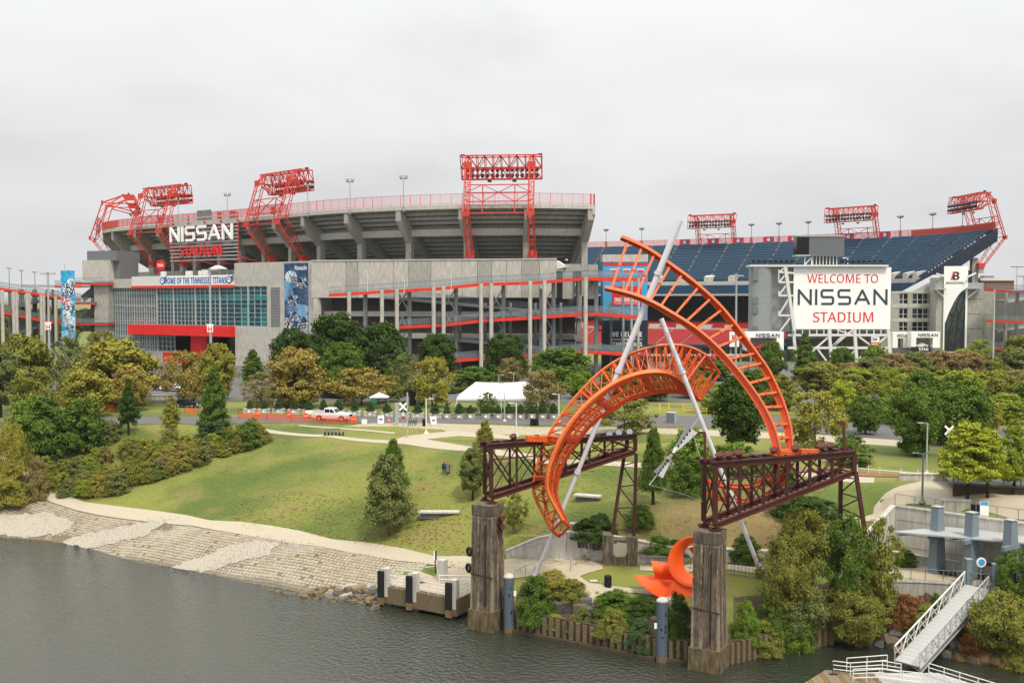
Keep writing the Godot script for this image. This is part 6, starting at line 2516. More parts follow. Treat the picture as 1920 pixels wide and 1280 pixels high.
func sheet_piles():
	var t := thing("sheet_pile_wall","weathered tan sheet pile wall along the water between the piers","wall")
	var line := [Vector2(-0.3,86.3),Vector2(5.8,82.7),Vector2(11.8,79.1),Vector2(17.1,77.9),Vector2(22.8,81.1),Vector2(27.0,82.6)]
	var w := 0.62
	rng.seed = 6
	for k in line.size() - 1:
		var a: Vector2 = line[k]
		var b: Vector2 = line[k + 1]
		var n := int(round(a.distance_to(b) / w))
		var f := upright(a,b)
		var step := a.distance_to(b) / n
		for i in n:
			var g := G.new()
			g.xf = f
			var x := i * step
			var top := 1.68 + rng.randf_range(-0.06,0.08)
			var z0 := 0.0
			var z1 := 0.24
			g.prism_up([Vector2(x,z0),Vector2(x + step * 0.28,z0),Vector2(x + step * 0.42,z1),Vector2(x + step * 0.86,z1),Vector2(x + step,z0)],-2.5,top)
			part("sheet_pile",g,M["pile_wall"],t)
		var g := G.new()
		g.xf = f
		g.fbox(0.05,a.distance_to(b) - 0.05,1.62,1.80,-0.2,0.06)
		part("capping",g,M["timber"],t)
	for k in line.size() - 1:
		var b: Vector2 = line[k + 1]
		var fill := G.on(upright(line[k],b))
		fill.fbox(-0.2,(line[k] as Vector2).distance_to(b) + 0.2,-1.0,1.38 + 0.004 * k,-2.4,-0.05)
		struct("planting_bed",fill,M["mulch"])
	for k in 3:
		var a: Vector2 = line[k]
		var b: Vector2 = line[k + 1]
		var f := upright(a,b)
		var g := G.new()
		g.xf = f
		var l := a.distance_to(b)
		g.bar(Vector3(0.1,0.12,0.5),Vector3(l - 0.1,0.10,0.5),0.3,0.28)
		one("floating_log",g,M["timber"],["dark timber boom at the left end of the sheet pile wall","dark timber boom midway along the sheet pile wall","dark timber boom at the right end of the sheet pile wall"][k],"timber","timber booms at the sheet pile wall")
	for q in [[4.5,83.4],[9.9,80.2]]:
		var g := G.new()
		g.tube(V(q[0] - 0.25,0.0,q[1] - 0.75),V(q[0] + 0.1,1.8,q[1] - 0.4),0.07,0.06,6)
		one("leaning_stake",g,M["timber"],"left leaning stake against the sheet pile wall" if q[0] < 6 else "right leaning stake against the sheet pile wall","stake","stakes leaning on the sheet piles")

func wharf():
	var a := Vector2(-12.5,93.1)
	var b := Vector2(-5.0,88.7)
	var f := upright(a,b)
	var l := a.distance_to(b)
	var t := thing("wharf","small concrete wharf with black fenders on its front posts","wharf")
	var g := G.new()
	g.xf = f
	g.fbox(0,l,0.35,1.9,-0.6,0)
	part("front_wall",g,M["pile_wall"],t)
	wpart("deck","plaza",t,f,0.03,l - 0.03,1.55,1.93,-6.6,-0.6)
	wpart("side_wall","pile_wall",t,f,l - 0.5,l,0.35,1.9,-5.5,-0.61)
	for x in [0.8,3.9,7.9]:
		g = G.on(f)
		g.tube(Vector3(x,-2.5,-0.5),Vector3(x,0.5,-0.5),0.3,0.3,8)
		part("pile",g,M["concrete_dark"],t)
	for x in [0.25,3.55,7.95]:
		g = G.on(f)
		g.cham(Vector3(x + 0.35,2.3,-0.28),Vector3(0.62,2.7,0.62),0.05)
		part("post",g,M["concrete_light"],t)
		g = G.on(f)
		g.cham(Vector3(x - 0.02,2.15,0.16),Vector3(0.6,2.5,0.3),0.06)
		part("fender",g,M["black"],t)
		g = G.on(f)
		g.cham(Vector3(x - 0.02,0.55,0.15),Vector3(0.58,0.7,0.28),0.03)
		part("fender_foot",g,M["rock_ochre"],t)
	g = G.on(f)
	g.cham(Vector3(4.0,2.8,-4.6),Vector3(0.75,2.2,0.75),0.05)
	part("post",g,M["concrete_light"],t)
	var P := func(x: float,z: float): return f * Vector3(x,1.93,z)
	posts_and_rails("railing","white tube railing between the left and middle fender posts of the wharf","white railings on the wharf",[P.call(1.0,-0.2),P.call(3.5,-0.2)],1.05,M["white_paint"],[0.35,0.68,1.0],0.8,0.035)
	posts_and_rails("railing","white tube railing between the middle and right fender posts of the wharf","white railings on the wharf",[P.call(4.4,-0.2),P.call(7.6,-0.2)],1.05,M["white_paint"],[0.35,0.68,1.0],1.0,0.035)
	posts_and_rails("railing","white tube railing along the right side of the wharf","white railings on the wharf",[P.call(l - 0.15,-0.6),P.call(l - 0.15,-4.8)],1.05,M["white_paint"],[0.35,0.68,1.0],1.2,0.035)
	posts_and_rails("railing","long white hand rail at the back of the wharf deck","white railings on the wharf",[P.call(4.6,-3.2),P.call(9.3,-5.4)],0.85,M["white_paint"],[0.55,1.0],2.4,0.05)
	g = G.on(f)
	g.bar(Vector3(0.9,2.0,-3.4),Vector3(3.3,2.5,-2.6),0.9,0.08)
	one("ramp_plate",g,M["galv"],"pale steel ramp plate lying on the wharf behind its railing","ramp")
	var p := gpx(816,1074)
	t = thing("gauge_post","black and white banded gauge post on the lawn edge above the wharf","post","",p)
	tpart("post","black",t,Vector3.ZERO,Vector3(0,2.2,0),0.06,0.06,8)
	for x in [-0.09,0.09]:
		g = G.new()
		g.box(Vector3(x,1.75,0.08),Vector3(0.13,0.95,0.03))
		part("gauge_plate",g,M["white_sign"] if x < 0 else M["sign_slate"],t)
	tpart("bar","white_paint",t,Vector3(-1.0,0.55,0),Vector3(0.5,0.75,0),0.03,0.03,6)

const NTH := ["leftmost","second","third","fourth","fifth","sixth","seventh","eighth","ninth","tenth","eleventh","twelfth","thirteenth","fourteenth","fifteenth","sixteenth","seventeenth","eighteenth","nineteenth","twentieth"]

func nth(list: Array,item,x := 0) -> String:
	var k := 0
	for o in list:
		if o[x] < item[x]: k += 1
	return NTH[mini(k,19)]

func boulder(p: Vector3,r: Vector3,seed_: int,m: Material,label: String,group: String,yaw := 0.0) -> void:
	var g := G.new()
	g.blob(Vector3.ZERO,r,seed_)
	var o := one("boulder",g,m,label,"rock",group)
	o.position = p
	o.rotation = Vector3(0,yaw,0)

func rocks():
	rng.seed = 15
	var mats := [M["rock"],M["rock_grey"],M["rock_ochre"],M["rock"]]
	var k := 0
	for i in 46:
		var u := i / 45.0
		var px := lerpf(505,712,u) + rng.randf_range(-4,4)
		var base := lerpf(1104,1141,pow(u,0.9)) - absf(rng.randf_range(0,20)) * smoothstep(0.1,0.6,u)
		var p := gp(px,base,0.15)
		var s := lerpf(0.28,0.62,u) * rng.randf_range(0.7,1.3)
		p.y = maxf(gh(p.x,-p.z),-0.1) + s * 0.2
		boulder(p,Vector3(s,s * 0.62,s * 0.8),100 + i,mats[i % 4],"tan riprap boulder at the water's edge left of the wharf","riprap left of the wharf",rng.randf() * TAU)
	var flat := G.new()
	flat.box(Vector3.ZERO,Vector3(1.5,0.22,0.9))
	var fo := one("stone_slab",flat,M["stone"],"flat tilted tan slab lying on pale gravel by the wharf","rock")
	fo.position = gpx(672,1103) + Vector3(0,0.15,0)
	fo.rotation = Vector3(0.05,0.5,0.1)
	var o := G.new()
	drape(plan([[625,1118],[650,1096],[700,1098],[712,1118],[680,1128]]),0.12,o)
	struct("gravel_apron",o,M["gravel"],"pale gravel patch behind the riprap beside the wharf")
	var cut_stones := [[1050,1142,1.1],[1068,1140,1.0],[1088,1146,0.95],[1108,1152,1.15],[1122,1148,0.9],[1135,1160,1.0],[1176,1166,1.2],[1200,1172,1.1],[1222,1170,1.0],[1178,1152,0.8],[1210,1156,0.9],[1240,1160,0.8],[1044,1128,0.7],[1098,1135,0.8]]
	for q in cut_stones:
		var p := gpx(q[0],q[1])
		var g := G.new()
		g.cham(Vector3(0,0.25,0),Vector3(q[2] * 1.25,0.95,q[2] * 0.8),0.12,rng.randf_range(-0.5,0.1))
		k += 1
		var b := one("stone_block",g,M["rock_grey"] if k % 3 else M["rock"],nth(cut_stones,q) + " from the left of the cut grey stone blocks behind the sheet piles","rock","cut stone blocks of the terrace")
		b.position = p
		b.rotation = Vector3(rng.randf_range(-0.06,0.06),0,rng.randf_range(-0.08,0.08))
	var spots := [[1640,1186,0.75,0],[1660,1172,0.85,1],[1683,1190,0.9,1],[1672,1205,0.95,0],[1700,1215,0.8,2],[1650,1212,0.7,1],[1625,1205,0.7,0],[1722,1222,0.85,2],[1740,1214,0.7,0],[1690,1228,0.8,2],[1610,1212,0.6,2],[1560,1216,0.6,0],[1530,1220,0.5,2],[1790,1212,0.8,1],[1812,1226,0.9,0],[1835,1218,0.85,1],[1850,1240,0.9,2],[1872,1246,0.85,2],[1895,1252,1.0,2],[1915,1250,0.9,0],[1828,1245,0.8,0],[1800,1238,0.7,2],[1775,1232,0.7,1],[1880,1225,0.8,1],[1705,1180,0.6,0],[1725,1192,0.7,2],[1652,1150,0.6,1],[1676,1150,0.65,0]]
	for q in spots:
		var p := gpx(q[0],q[1])
		var s: float = q[2]
		k += 1
		boulder(p + Vector3(0,s * 0.25,0),Vector3(s,s * 0.72,s * 0.85),300 + k,[M["rock"],M["rock_grey"],M["rock_ochre"]][q[3]],nth(spots.filter(func(o): return (o[0] < 1760) == (q[0] < 1760)),q) + (" from the left of the big boulders on the bank left of the gangway" if q[0] < 1760 else " from the left of the big boulders right of the gangway"),"boulders left of the gangway" if q[0] < 1760 else "boulders right of the gangway",rng.randf() * TAU)

func wall_run(t: Node3D,pts: Array,th: float,m: Material,called := "wall") -> void:
	for i in pts.size() - 1:
		var a = pts[i]
		var b = pts[i + 1]
		var f := upright(Vector2(a[0],a[1]),Vector2(b[0],b[1]))
		var l := Vector2(a[0],a[1]).distance_to(Vector2(b[0],b[1]))
		var n := maxi(1,int(round(l / 2.6)))
		for k in n:
			var u0 := k / float(n)
			var u1 := (k + 1) / float(n)
			var g := G.new()
			g.xf = f
			g.prism(pv([Vector2(l * u0 + 0.012,lerpf(a[2],b[2],u0)),Vector2(l * u1 - 0.012,lerpf(a[2],b[2],u1)),Vector2(l * u1 - 0.012,lerpf(a[3],b[3],u1)),Vector2(l * u0 + 0.012,lerpf(a[3],b[3],u0))]),-th,0.005 * (k % 2))
			part(called,g,m,t)
		var g := G.new()
		g.xf = f
		g.bar(Vector3(0,a[3] + 0.06,-th / 2),Vector3(l,b[3] + 0.06,-th / 2),th + 0.14,0.14)
		part("coping",g,M["concrete_light"],t)

func walls_and_steps():
	var t := thing("retaining_wall","curved pale retaining wall with black raised lettering below the slope","wall")
	wall_run(t,[[-0.6,97.2,2.4,4.1],[2.4,96.6,2.8,5.5],[5.3,95.8,3.2,6.3],[8.9,94.6,3.2,6.3],[12.0,94.0,3.2,5.9],[15.2,93.6,3.2,5.4],[20.0,93.2,3.4,5.3],[24.2,92.8,3.4,5.2]],0.4,M["concrete_light"])
	var f := upright(Vector2(5.3,95.8),Vector2(8.9,94.6))
	var a := fac(f,1083,1026)
	var b := fac(f,1102.5,1016.5)
	lettering("RIVE","lettering",t,f,a.x,b.x,a.y,b.y,0.02,M["black"],0.1,"Droid Serif",700)
	a = fac(f,1106.5,1029.5)
	b = fac(f,1131.5,1019.5)
	lettering("FRONT","lettering",t,f,a.x,b.x,a.y,b.y,0.02,M["black"],0.1,"Droid Serif",700)
	t = thing("stone_steps","three broad pale steps rising to the lettered wall","steps")
	f = upright(Vector2(2.2,95.6),Vector2(7.0,93.2))
	for i in 4:
		var g := G.new()
		g.xf = f
		g.fbox(-0.2 + i * 0.35,5.4,2.8,3.35 + i * 0.17,-0.1 - i * 0.5 - 0.55,-i * 0.5)
		part("step",g,M["concrete_light"],t)
	posts_and_rails("hand_rail","grey hand rail sloping up the cheek of the lettered wall","",[V(1.0,3.75,96.6),V(3.0,4.5,96.0)],0.75,M["rail_grey"],[1.0],2.0,0.025)
	posts_and_rails("hand_rail","grey hand rails beside the broad steps","",[gpx(1070,1072),gpx(1100,1056),gpx(1122,1050)],1.0,M["rail_grey"],[0.55,1.0],1.3,0.025)
	posts_and_rails("railing","low grey railing at the left edge of the lower plaza","",[gpx(965,1090),gpx(985,1078),gpx(1003,1074)],0.9,M["rail_grey"],[1.0],1.2,0.025)
	posts_and_rails("railing","grey picket railing on the plaza left of the right pier","",[gpx(1200,1062),gpx(1256,1064),gpx(1296,1067)],1.0,M["rail_grey"],[0.15,0.55,1.0],1.0,0.03)
	posts_and_rails("railing","grey picket railing on the plaza right of the right pier","",[gpx(1364,1078),gpx(1405,1084),gpx(1440,1086)],1.05,M["rail_grey"],[0.15,1.0],0.35,0.022)
	t = thing("retaining_wall","low pale wall under the railing right of the right pier","wall")
	wall_run(t,[[19.5,90.0,3.0,4.15],[23.8,89.6,3.0,4.15]],0.35,M["concrete_light"])
	for q in [[823,968,4.6,0.0,"long concrete slab bench below the pyramidal tree"],[1102,938,2.9,-0.35,"tilted concrete slab bench between the left gantry's legs and the arch"],[1090,992,2.2,0.0,"short concrete slab bench beyond the lower end of the orange arch"],[856,972,0.01,0,""]]:
		if q[2] < 0.1: continue
		var p := gpx(q[0],q[1])
		var o := thing("slab_bench",q[4],"bench","concrete slab benches on the lawn",p,q[3])
		var g := G.new()
		g.cham(Vector3(0,0.52,0),Vector3(q[2],0.2,1.0),0.03)
		part("seat",g,M["concrete_light"],o)
		bpart("base","concrete_dark",o,Vector3(0.05,0.1,-0.05),Vector3(q[2] - 0.4,0.66,0.66))
	bin(gpx(1140,1101),"black slatted litter bin on the garden path","")
	var p := gpx(1113,1090)
	var o := one("paving_marker",G.new() if false else slab(0.7,0.1,0.5),M["concrete_light"],"small concrete footing block by the garden lawn","block")
	o.position = p + Vector3(0,0.06,0)

func slab(x: float,y: float,z: float) -> G:
	var g := G.new()
	g.cham(Vector3.ZERO,Vector3(x,y,z),0.02)
	return g

func bin(p: Vector3,label: String,group := "") -> void:
	var o := thing("litter_bin",label,"litter bin",group,p)
	var g := G.new()
	g.tube(Vector3(0,0.05,0),Vector3(0,0.98,0),0.27,0.29,14)
	part("liner",g,M["rubber"],o)
	for i in 14:
		g = G.on(Transform3D(Basis(Vector3.UP,TAU * i / 14),Vector3.ZERO))
		g.box(Vector3(0,0.52,0.31),Vector3(0.10,0.95,0.03))
		part("slat",g,M["black"],o)
	g = G.new()
	g.lathe([Vector2(0.34,0.98),Vector2(0.34,1.04),Vector2(0.2,1.1),Vector2(0,1.1)],14)
	part("lid",g,M["black"],o)

func right_plaza():
	var t := thing("retaining_wall","stained pale panelled retaining wall behind the three blue grey columns","wall")
	wall_run(t,[[36.35,93.6,4.2,9.35],[40.6,90.0,4.2,9.3],[44.6,86.6,4.2,9.3],[50,82.0,4.2,9.3]],0.4,M["concrete_light"])
	wall_run(t,[[33.0,91.6,4.2,7.0],[36.35,93.6,4.2,9.35]],0.4,M["concrete_light"])
	for k in 3:
		var g := G.new()
		g.xf = upright(Vector2(36.35,93.6),Vector2(44.6,86.6))
		g.fbox(0.2,10.6,5.6 + k * 1.25,5.63 + k * 1.25,0.006,0.014)
		part("joint",g,M["concrete_dark"],t)
	t = thing("planter_ledge","low concrete planter ledge along the panelled wall","wall")
	wall_run(t,[[35.6,92.2,4.2,5.3],[40.0,88.6,4.2,5.3],[44.6,84.6,4.2,5.2]],0.3,M["concrete_light"])
	t = thing("retaining_wall","stained concrete edge wall of the landing beside the gangway head","wall")
	wall_run(t,[[32.3,86.0,2.4,4.35],[36.0,85.6,2.4,4.35],[38.9,84.9,2.4,4.35]],0.35,M["concrete"])
	wall_run(t,[[40.9,83.6,2.4,4.35],[46.0,80.5,2.4,4.35]],0.35,M["concrete"])
	var cols := [[1757,952,1068,88.4],[1821,963,1076,86.2],[1894,977,1085,84.0]]
	for i in 3:
		var q = cols[i]
		var b := at(q[0],q[2],q[3])
		var top := at(q[0],q[1],q[3]).y
		t = thing("canopy_column",["leftmost of the three blue grey steel columns under the canopy","middle one of the three blue grey steel columns under the canopy","rightmost of the three blue grey steel columns, by the small blue notice"][i],"column","blue grey columns of the canopy",b)
		var g := G.new()
		g.xf = Transform3D(Basis(Vector3.UP,0.55),Vector3.ZERO)
		var h := top - b.y
		g.hexa([Vector3(-0.7,-0.3,0.42),Vector3(0.7,-0.3,0.42),Vector3(0.7,-0.3,-0.42),Vector3(-0.7,-0.3,-0.42),Vector3(-0.42,h,0.36),Vector3(0.42,h,0.36),Vector3(0.42,h + 0.1,-0.36),Vector3(-0.42,h + 0.1,-0.36)])
		part("shaft",g,M["column_blue"],t)
		wpart("cap","galv",t,Transform3D(Basis(Vector3.UP,0.55),Vector3.ZERO),-0.44,0.44,h + 0.1,h + 0.16,-0.4,0.4)
		bpart("bracket","column_blue",t,Vector3(0.2,h * 0.57,0.2),Vector3(3.2,0.35,0.3),0.55)
	t = thing("canopy","long pale perforated metal canopy carried by the blue grey columns","canopy")
	var ya := 8.15
	var a := gp(1674,999,ya)
	var b := gp(1775,990,ya)
	var c := gp(1990,1010,ya)
	var e := gp(1990,1026,ya)
	var n := 15
	for i in n:
		var u0 := i / float(n)
		var u1 := (i + 0.985) / n
		var back0 := b.lerp(c,u0)
		var back1 := b.lerp(c,u1)
		var front0 := a.lerp(e,u0)
		var front1 := a.lerp(e,u1)
		var g := G.new()
		var up := Vector3(0,0.14,0)
		g.hexa([front0,front1,back1,back0,front0 + up,front1 + up,back1 + up,back0 + up])
		part("canopy_panel",g,M["galv"],t)
	var g := G.new()
	for q in [0.03,0.36,0.69,0.98]:
		g.bar(a.lerp(e,q) - Vector3.UP * 0.12,b.lerp(c,q) - Vector3.UP * 0.12,0.14,0.22)
	part("canopy_rib",g,M["column_blue"],t)
	for q in [[1775,1068,"dark slatted bench against the ledge left of the middle column"],[1845,1074,"dark slatted bench against the ledge right of the middle column"]]:
		var o := thing("park_bench",q[2],"bench","dark benches by the panelled wall",at(q[0],q[1],87.6 if q[0] < 1800 else 86.0),-0.6)
		o.position.y = gh(o.position.x,-o.position.z) + 0.02
		for k in 4:
			bpart("slat","black",o,Vector3(0,0.45,-0.18 + k * 0.12),Vector3(1.7,0.04,0.09))
		for k in 5:
			bpart("leg","black",o,Vector3(-0.75 + k * 0.375,0.22,0),Vector3(0.06,0.44,0.42))
	posts_and_rails("railing","grey railing along the front of the landing left of the gangway","",[V(32.4,4.4,86.1),V(36.0,4.4,85.7),V(38.8,4.4,85.0)],1.1,M["rail_grey"],[0.1,1.0],1.3,0.03)
	posts_and_rails("railing","grey railing along the front of the landing right of the gangway","",[V(41.0,4.4,83.7),V(46,4.4,80.6)],1.1,M["rail_grey"],[0.1,1.0],1.3,0.03)
	posts_and_rails("railing","grey railing on top of the panelled wall","",[V(36.4,9.4,93.8),V(40.6,9.4,90.3),V(44.6,9.4,86.9),V(50,9.4,82.3)],1.1,M["rail_grey"],[0.1,1.0],1.6,0.03)
	t = thing("planter_wall","square pale concrete planter box at the upper plaza edge","planter")
	var p := gpx(1787,960)
	g = G.new()
	g.box(p + Vector3(-0.1,0.5,0),Vector3(1.6,1.2,0.4),-0.1)
	g.box(p + Vector3(1.1,0.52,0.1),Vector3(0.9,1.2,0.4),-0.1)
	part("wall",g,M["concrete_light"],t)
	bpart("coping","concrete_light",t,p + Vector3(0.2,1.15,0),Vector3(2.9,0.16,0.6),-0.1)
	bin(gpx(1828,966),"left one of two black litter bins on the upper plaza","litter bins on the upper plaza")
	bin(gpx(1838,967),"right one of two black litter bins on the upper plaza","litter bins on the upper plaza")
	p = gpx(1846,970)
	t = thing("sign_board","white notice board with a blue heading beside the upper plaza bins","sign","",p)
	bpart("board","white_sign",t,Vector3(0,0.75,0),Vector3(0.8,1.4,0.06))
	bpart("heading","sky_print",t,Vector3(0,1.3,0.04),Vector3(0.7,0.3,0.03))
	p = gpx(1815,918)
	t = thing("pylon","dark red square pylon at the back of the upper plaza","pylon","",p)
	g = G.new()
	g.cham(Vector3(0,0.8,0),Vector3(0.95,1.7,0.7),0.04)
	part("body",g,M["maroon_light"],t)
	bpart("cap","maroon_light",t,Vector3(0,1.68,0),Vector3(1.1,0.1,0.85))
	var yb := [[1793,910,"yellow bollard at the upper plaza entry"]]
	for q in yb: yellow_bollard(gpx(q[0],q[1]),q[2])
	t = thing("timber_stage","raised brown stage with a blue grey balustrade at the right edge","stage")
	var f := upright(Vector2(42.9,96.0),Vector2(55,93.0))
	g = G.on(f)
	for k in 6:
		wpart("plank","mulch",t,f,0,12,9.5 + k * 0.24,9.72 + k * 0.24,-0.4,0.012 * (k % 2))
	wpart("deck","rock_grey",t,f,-0.1,12,10.94,11.06,-8,0.15)
	g = G.on(f)
	for y in [11.15,12.1]: g.bar(Vector3(0,y,0),Vector3(12,y,0),0.12)
	for k in 9: g.bar(Vector3(k * 1.5,11.0,0),Vector3(k * 1.5,12.1,0),0.14)
	g.bar(Vector3(0,12.1,0),Vector3(3.5,12.5,-7),0.12)
	for k in 5: g.bar(Vector3(0.35 + k * 0.7,11.0,-k * 1.4),Vector3(0.35 + k * 0.7,12.2,-k * 1.4),0.1)
	part("balustrade",g,M["column_blue"],t)
	t = thing("seat_wall","long low pale wall behind the yellow green trees","wall")
	wall_run(t,[[41.0,104.5,9.4,10.5],[48,103.5,9.4,10.5],[58,102,9.4,10.5]],0.4,M["concrete_light"])
	t = thing("stone_steps","flight of pale steps beneath the far legs of the right gantry","steps")
	f = upright(Vector2(29.6,92.3),Vector2(32.8,91.0))
	for i in 12:
		wpart("step","concrete_light",t,f,0,3.2,5.4,6.0 + i * 0.17,-0.34 * i - 0.6,-0.34 * i)
	g = G.on(f)
	g.prism_side(pv([Vector2(0.3,5.4),Vector2(0.3,6.5),Vector2(-4.0,8.8),Vector2(-4.6,8.8),Vector2(-4.6,5.4)]),-0.35,-0.02)
	part("cheek_wall",g,M["concrete_light"],t)
	lamp_post(gpx(1730,943),4.9,"dark grey lamp standard with twin heads on the upper plaza edge",M["rail_grey"],2)
	lamp_post(gpx(1738,888),5.6,"pale lamp post with a single arm behind the upper plaza",M["galv"],1)
	crossing_sign(gpx(1779,858),"white crossed railway warning sign beside the yellow green tree",3.6)
	p = gpx(1888,1082)
	t = thing("sign_board","small pale blue notice at the foot of the rightmost column","sign","",p)
	bpart("board","sky_print",t,Vector3(0,1.1,0),Vector3(0.36,0.8,0.05))
	tpart("post","galv",t,Vector3.ZERO,Vector3(0,0.8,-0.04),0.03,0.03,6)

func yellow_bollard(p: Vector3,label: String,group := "") -> void:
	var o := thing("bollard",label,"bollard",group,p)
	var g := G.new()
	g.tube(Vector3.ZERO,Vector3(0,1.05,0),0.13,0.13,12,false)
	part("post",g,M["yellow"],o)
	g = G.new()
	g.lathe([Vector2(0.13,1.05),Vector2(0.09,1.13),Vector2(0,1.16)],12)
	part("cap",g,M["yellow"],o)

func lamp_post(p: Vector3,h: float,label: String,m: Material,heads: int,group := "",side := -1.0) -> void:
	var o := thing("lamp_post",label,"lamp post",group,p)
	var g := G.new()
	g.tube(Vector3.ZERO,Vector3(0,h,0),0.1,0.08,10)
	part("pole",g,m,o)
	g = G.new()
	g.lathe([Vector2(0.34,0),Vector2(0.34,0.08),Vector2(0.16,0.3),Vector2(0.1,0.5)],12)
	part("base",g,m,o)
	for k in heads:
		var s := side if k == 0 else -side
		g = G.new()
		g.bar(Vector3(0,h - 0.08,0),Vector3(s * 0.5,h - 0.02,0),0.07)
		g.box(Vector3(s * 0.75,h,0),Vector3(0.62,0.1,0.3))
		part("lamp_head",g,m,o)

func crossing_sign(p: Vector3,label: String,h: float) -> Node3D:
	var o := thing("crossing_sign",label,"sign","",p)
	var g := G.new()
	g.tube(Vector3.ZERO,Vector3(0,h,0),0.07,0.07,8)
	part("post",g,M["galv"],o)
	for s in [-1.0,1.0]:
		wpart("crossbuck","white_sign",o,Transform3D(Basis(Vector3.BACK,s * 0.8),Vector3(0,h - 0.3,0.1 + s * 0.012)),-0.72,0.72,-0.13,0.13,-0.01,0.01)
	return o

func gangway():
	var a := V(39.7,4.42,84.0)
	var b := V(30.4,0.95,75.4)
	var side := (b - a).cross(Vector3.UP).normalized() * 1.0
	var t := thing("gangway","white aluminium gangway with truss sides sloping down to the floating dock","gangway")
	var n := 24
	for i in n:
		var g := G.new()
		g.bar(a.lerp(b,i / float(n)),a.lerp(b,(i + 0.97) / n),1.88,0.1)
		part("deck_panel",g,M["deck_white"],t)
	for s in [-1.0,1.0]:
		var o: Vector3 = side * s
		var up := Vector3(0,1.15,0)
		var dn := Vector3(0,-0.12,0)
		var g := G.new()
		g.bar(a + o + up,b + o + up,0.09)
		part("top_rail",g,M["galv"] if s < 0 else M["white_paint"],t)
		barpart("bottom_rail","galv",t,a + o + dn,b + o + dn,0.12,0.2)
		var k := 12
		for i in k + 1:
			g = G.new()
			var p := a.lerp(b,i / float(k)) + o
			g.bar(p + dn,p + up,0.07)
			part("post",g,M["galv"],t)
			if i < k:
				var q := a.lerp(b,(i + 1) / float(k)) + o
				g = G.new()
				g.bar(p + (dn if i % 2 else up),q + (up if i % 2 else dn),0.06)
				part("diagonal",g,M["galv"] if s < 0 else M["white_paint"],t)
				barpart("mid_rail","galv",t,p + Vector3.UP * 0.55,q + Vector3.UP * 0.55,0.05)
	var g := G.new()
	for i in 12:
		var p := a.lerp(b,i / 12.0)
		g.bar(p + side + Vector3(0,-0.3,0),a.lerp(b,(i + 1) / 12.0) - side + Vector3(0,-0.3,0),0.08)
	g.bar(a + side + Vector3(0,-0.65,0),b + side + Vector3(0,-0.5,0),0.1)
	g.bar(a - side + Vector3(0,-0.65,0),b - side + Vector3(0,-0.5,0),0.1)
	part("under_truss",g,M["galv"],t)
	var k := 0
	for q in [[1816,1110,84.8],[1867,1104,83.2]]:
		var p := at(q[0],q[1],q[2])
		p.y = 4.4
		var o := thing("guide_post",["left grey steel post at the gangway head","right grey steel post at the gangway head"][k],"post","grey posts at the gangway head",p)
		g = G.new()
		g.fbox(-0.22,0.22,-2.0,2.2,-0.22,0.22)
		part("post",g,M["column_blue"],o)
		g = G.new()
		g.fbox(-0.26,0.26,2.2,2.28,-0.26,0.26)
		part("cap",g,M["galv"],o)
		k += 1
	var p := at(1839,1110,84.6)
	p.y = 4.42
	t = thing("round_sign","round white and pale blue sign on a thin post at the gangway head","sign","",p)
	tpart("post","galv",t,Vector3.ZERO,Vector3(0,2.0,0),0.035,0.035,8)
	tpart("disc","white_sign",t,Vector3(0,2.0,0.05),Vector3(0,2.0,0.1),0.42,0.42,24)
	tpart("disc_centre","sky_print",t,Vector3(0,2.0,0.101),Vector3(0,2.0,0.115),0.29,0.29,20)
	posts_and_rails("gate_rail","grey gate rails across the gangway head","",[V(38.8,4.42,84.9),V(40.9,4.42,83.6)],1.1,M["rail_grey"],[0.5,1.0],1.2,0.03)
	t = thing("floating_dock","floating dock with pale deck and white railings at the bottom edge","dock")
	f_dock(t)

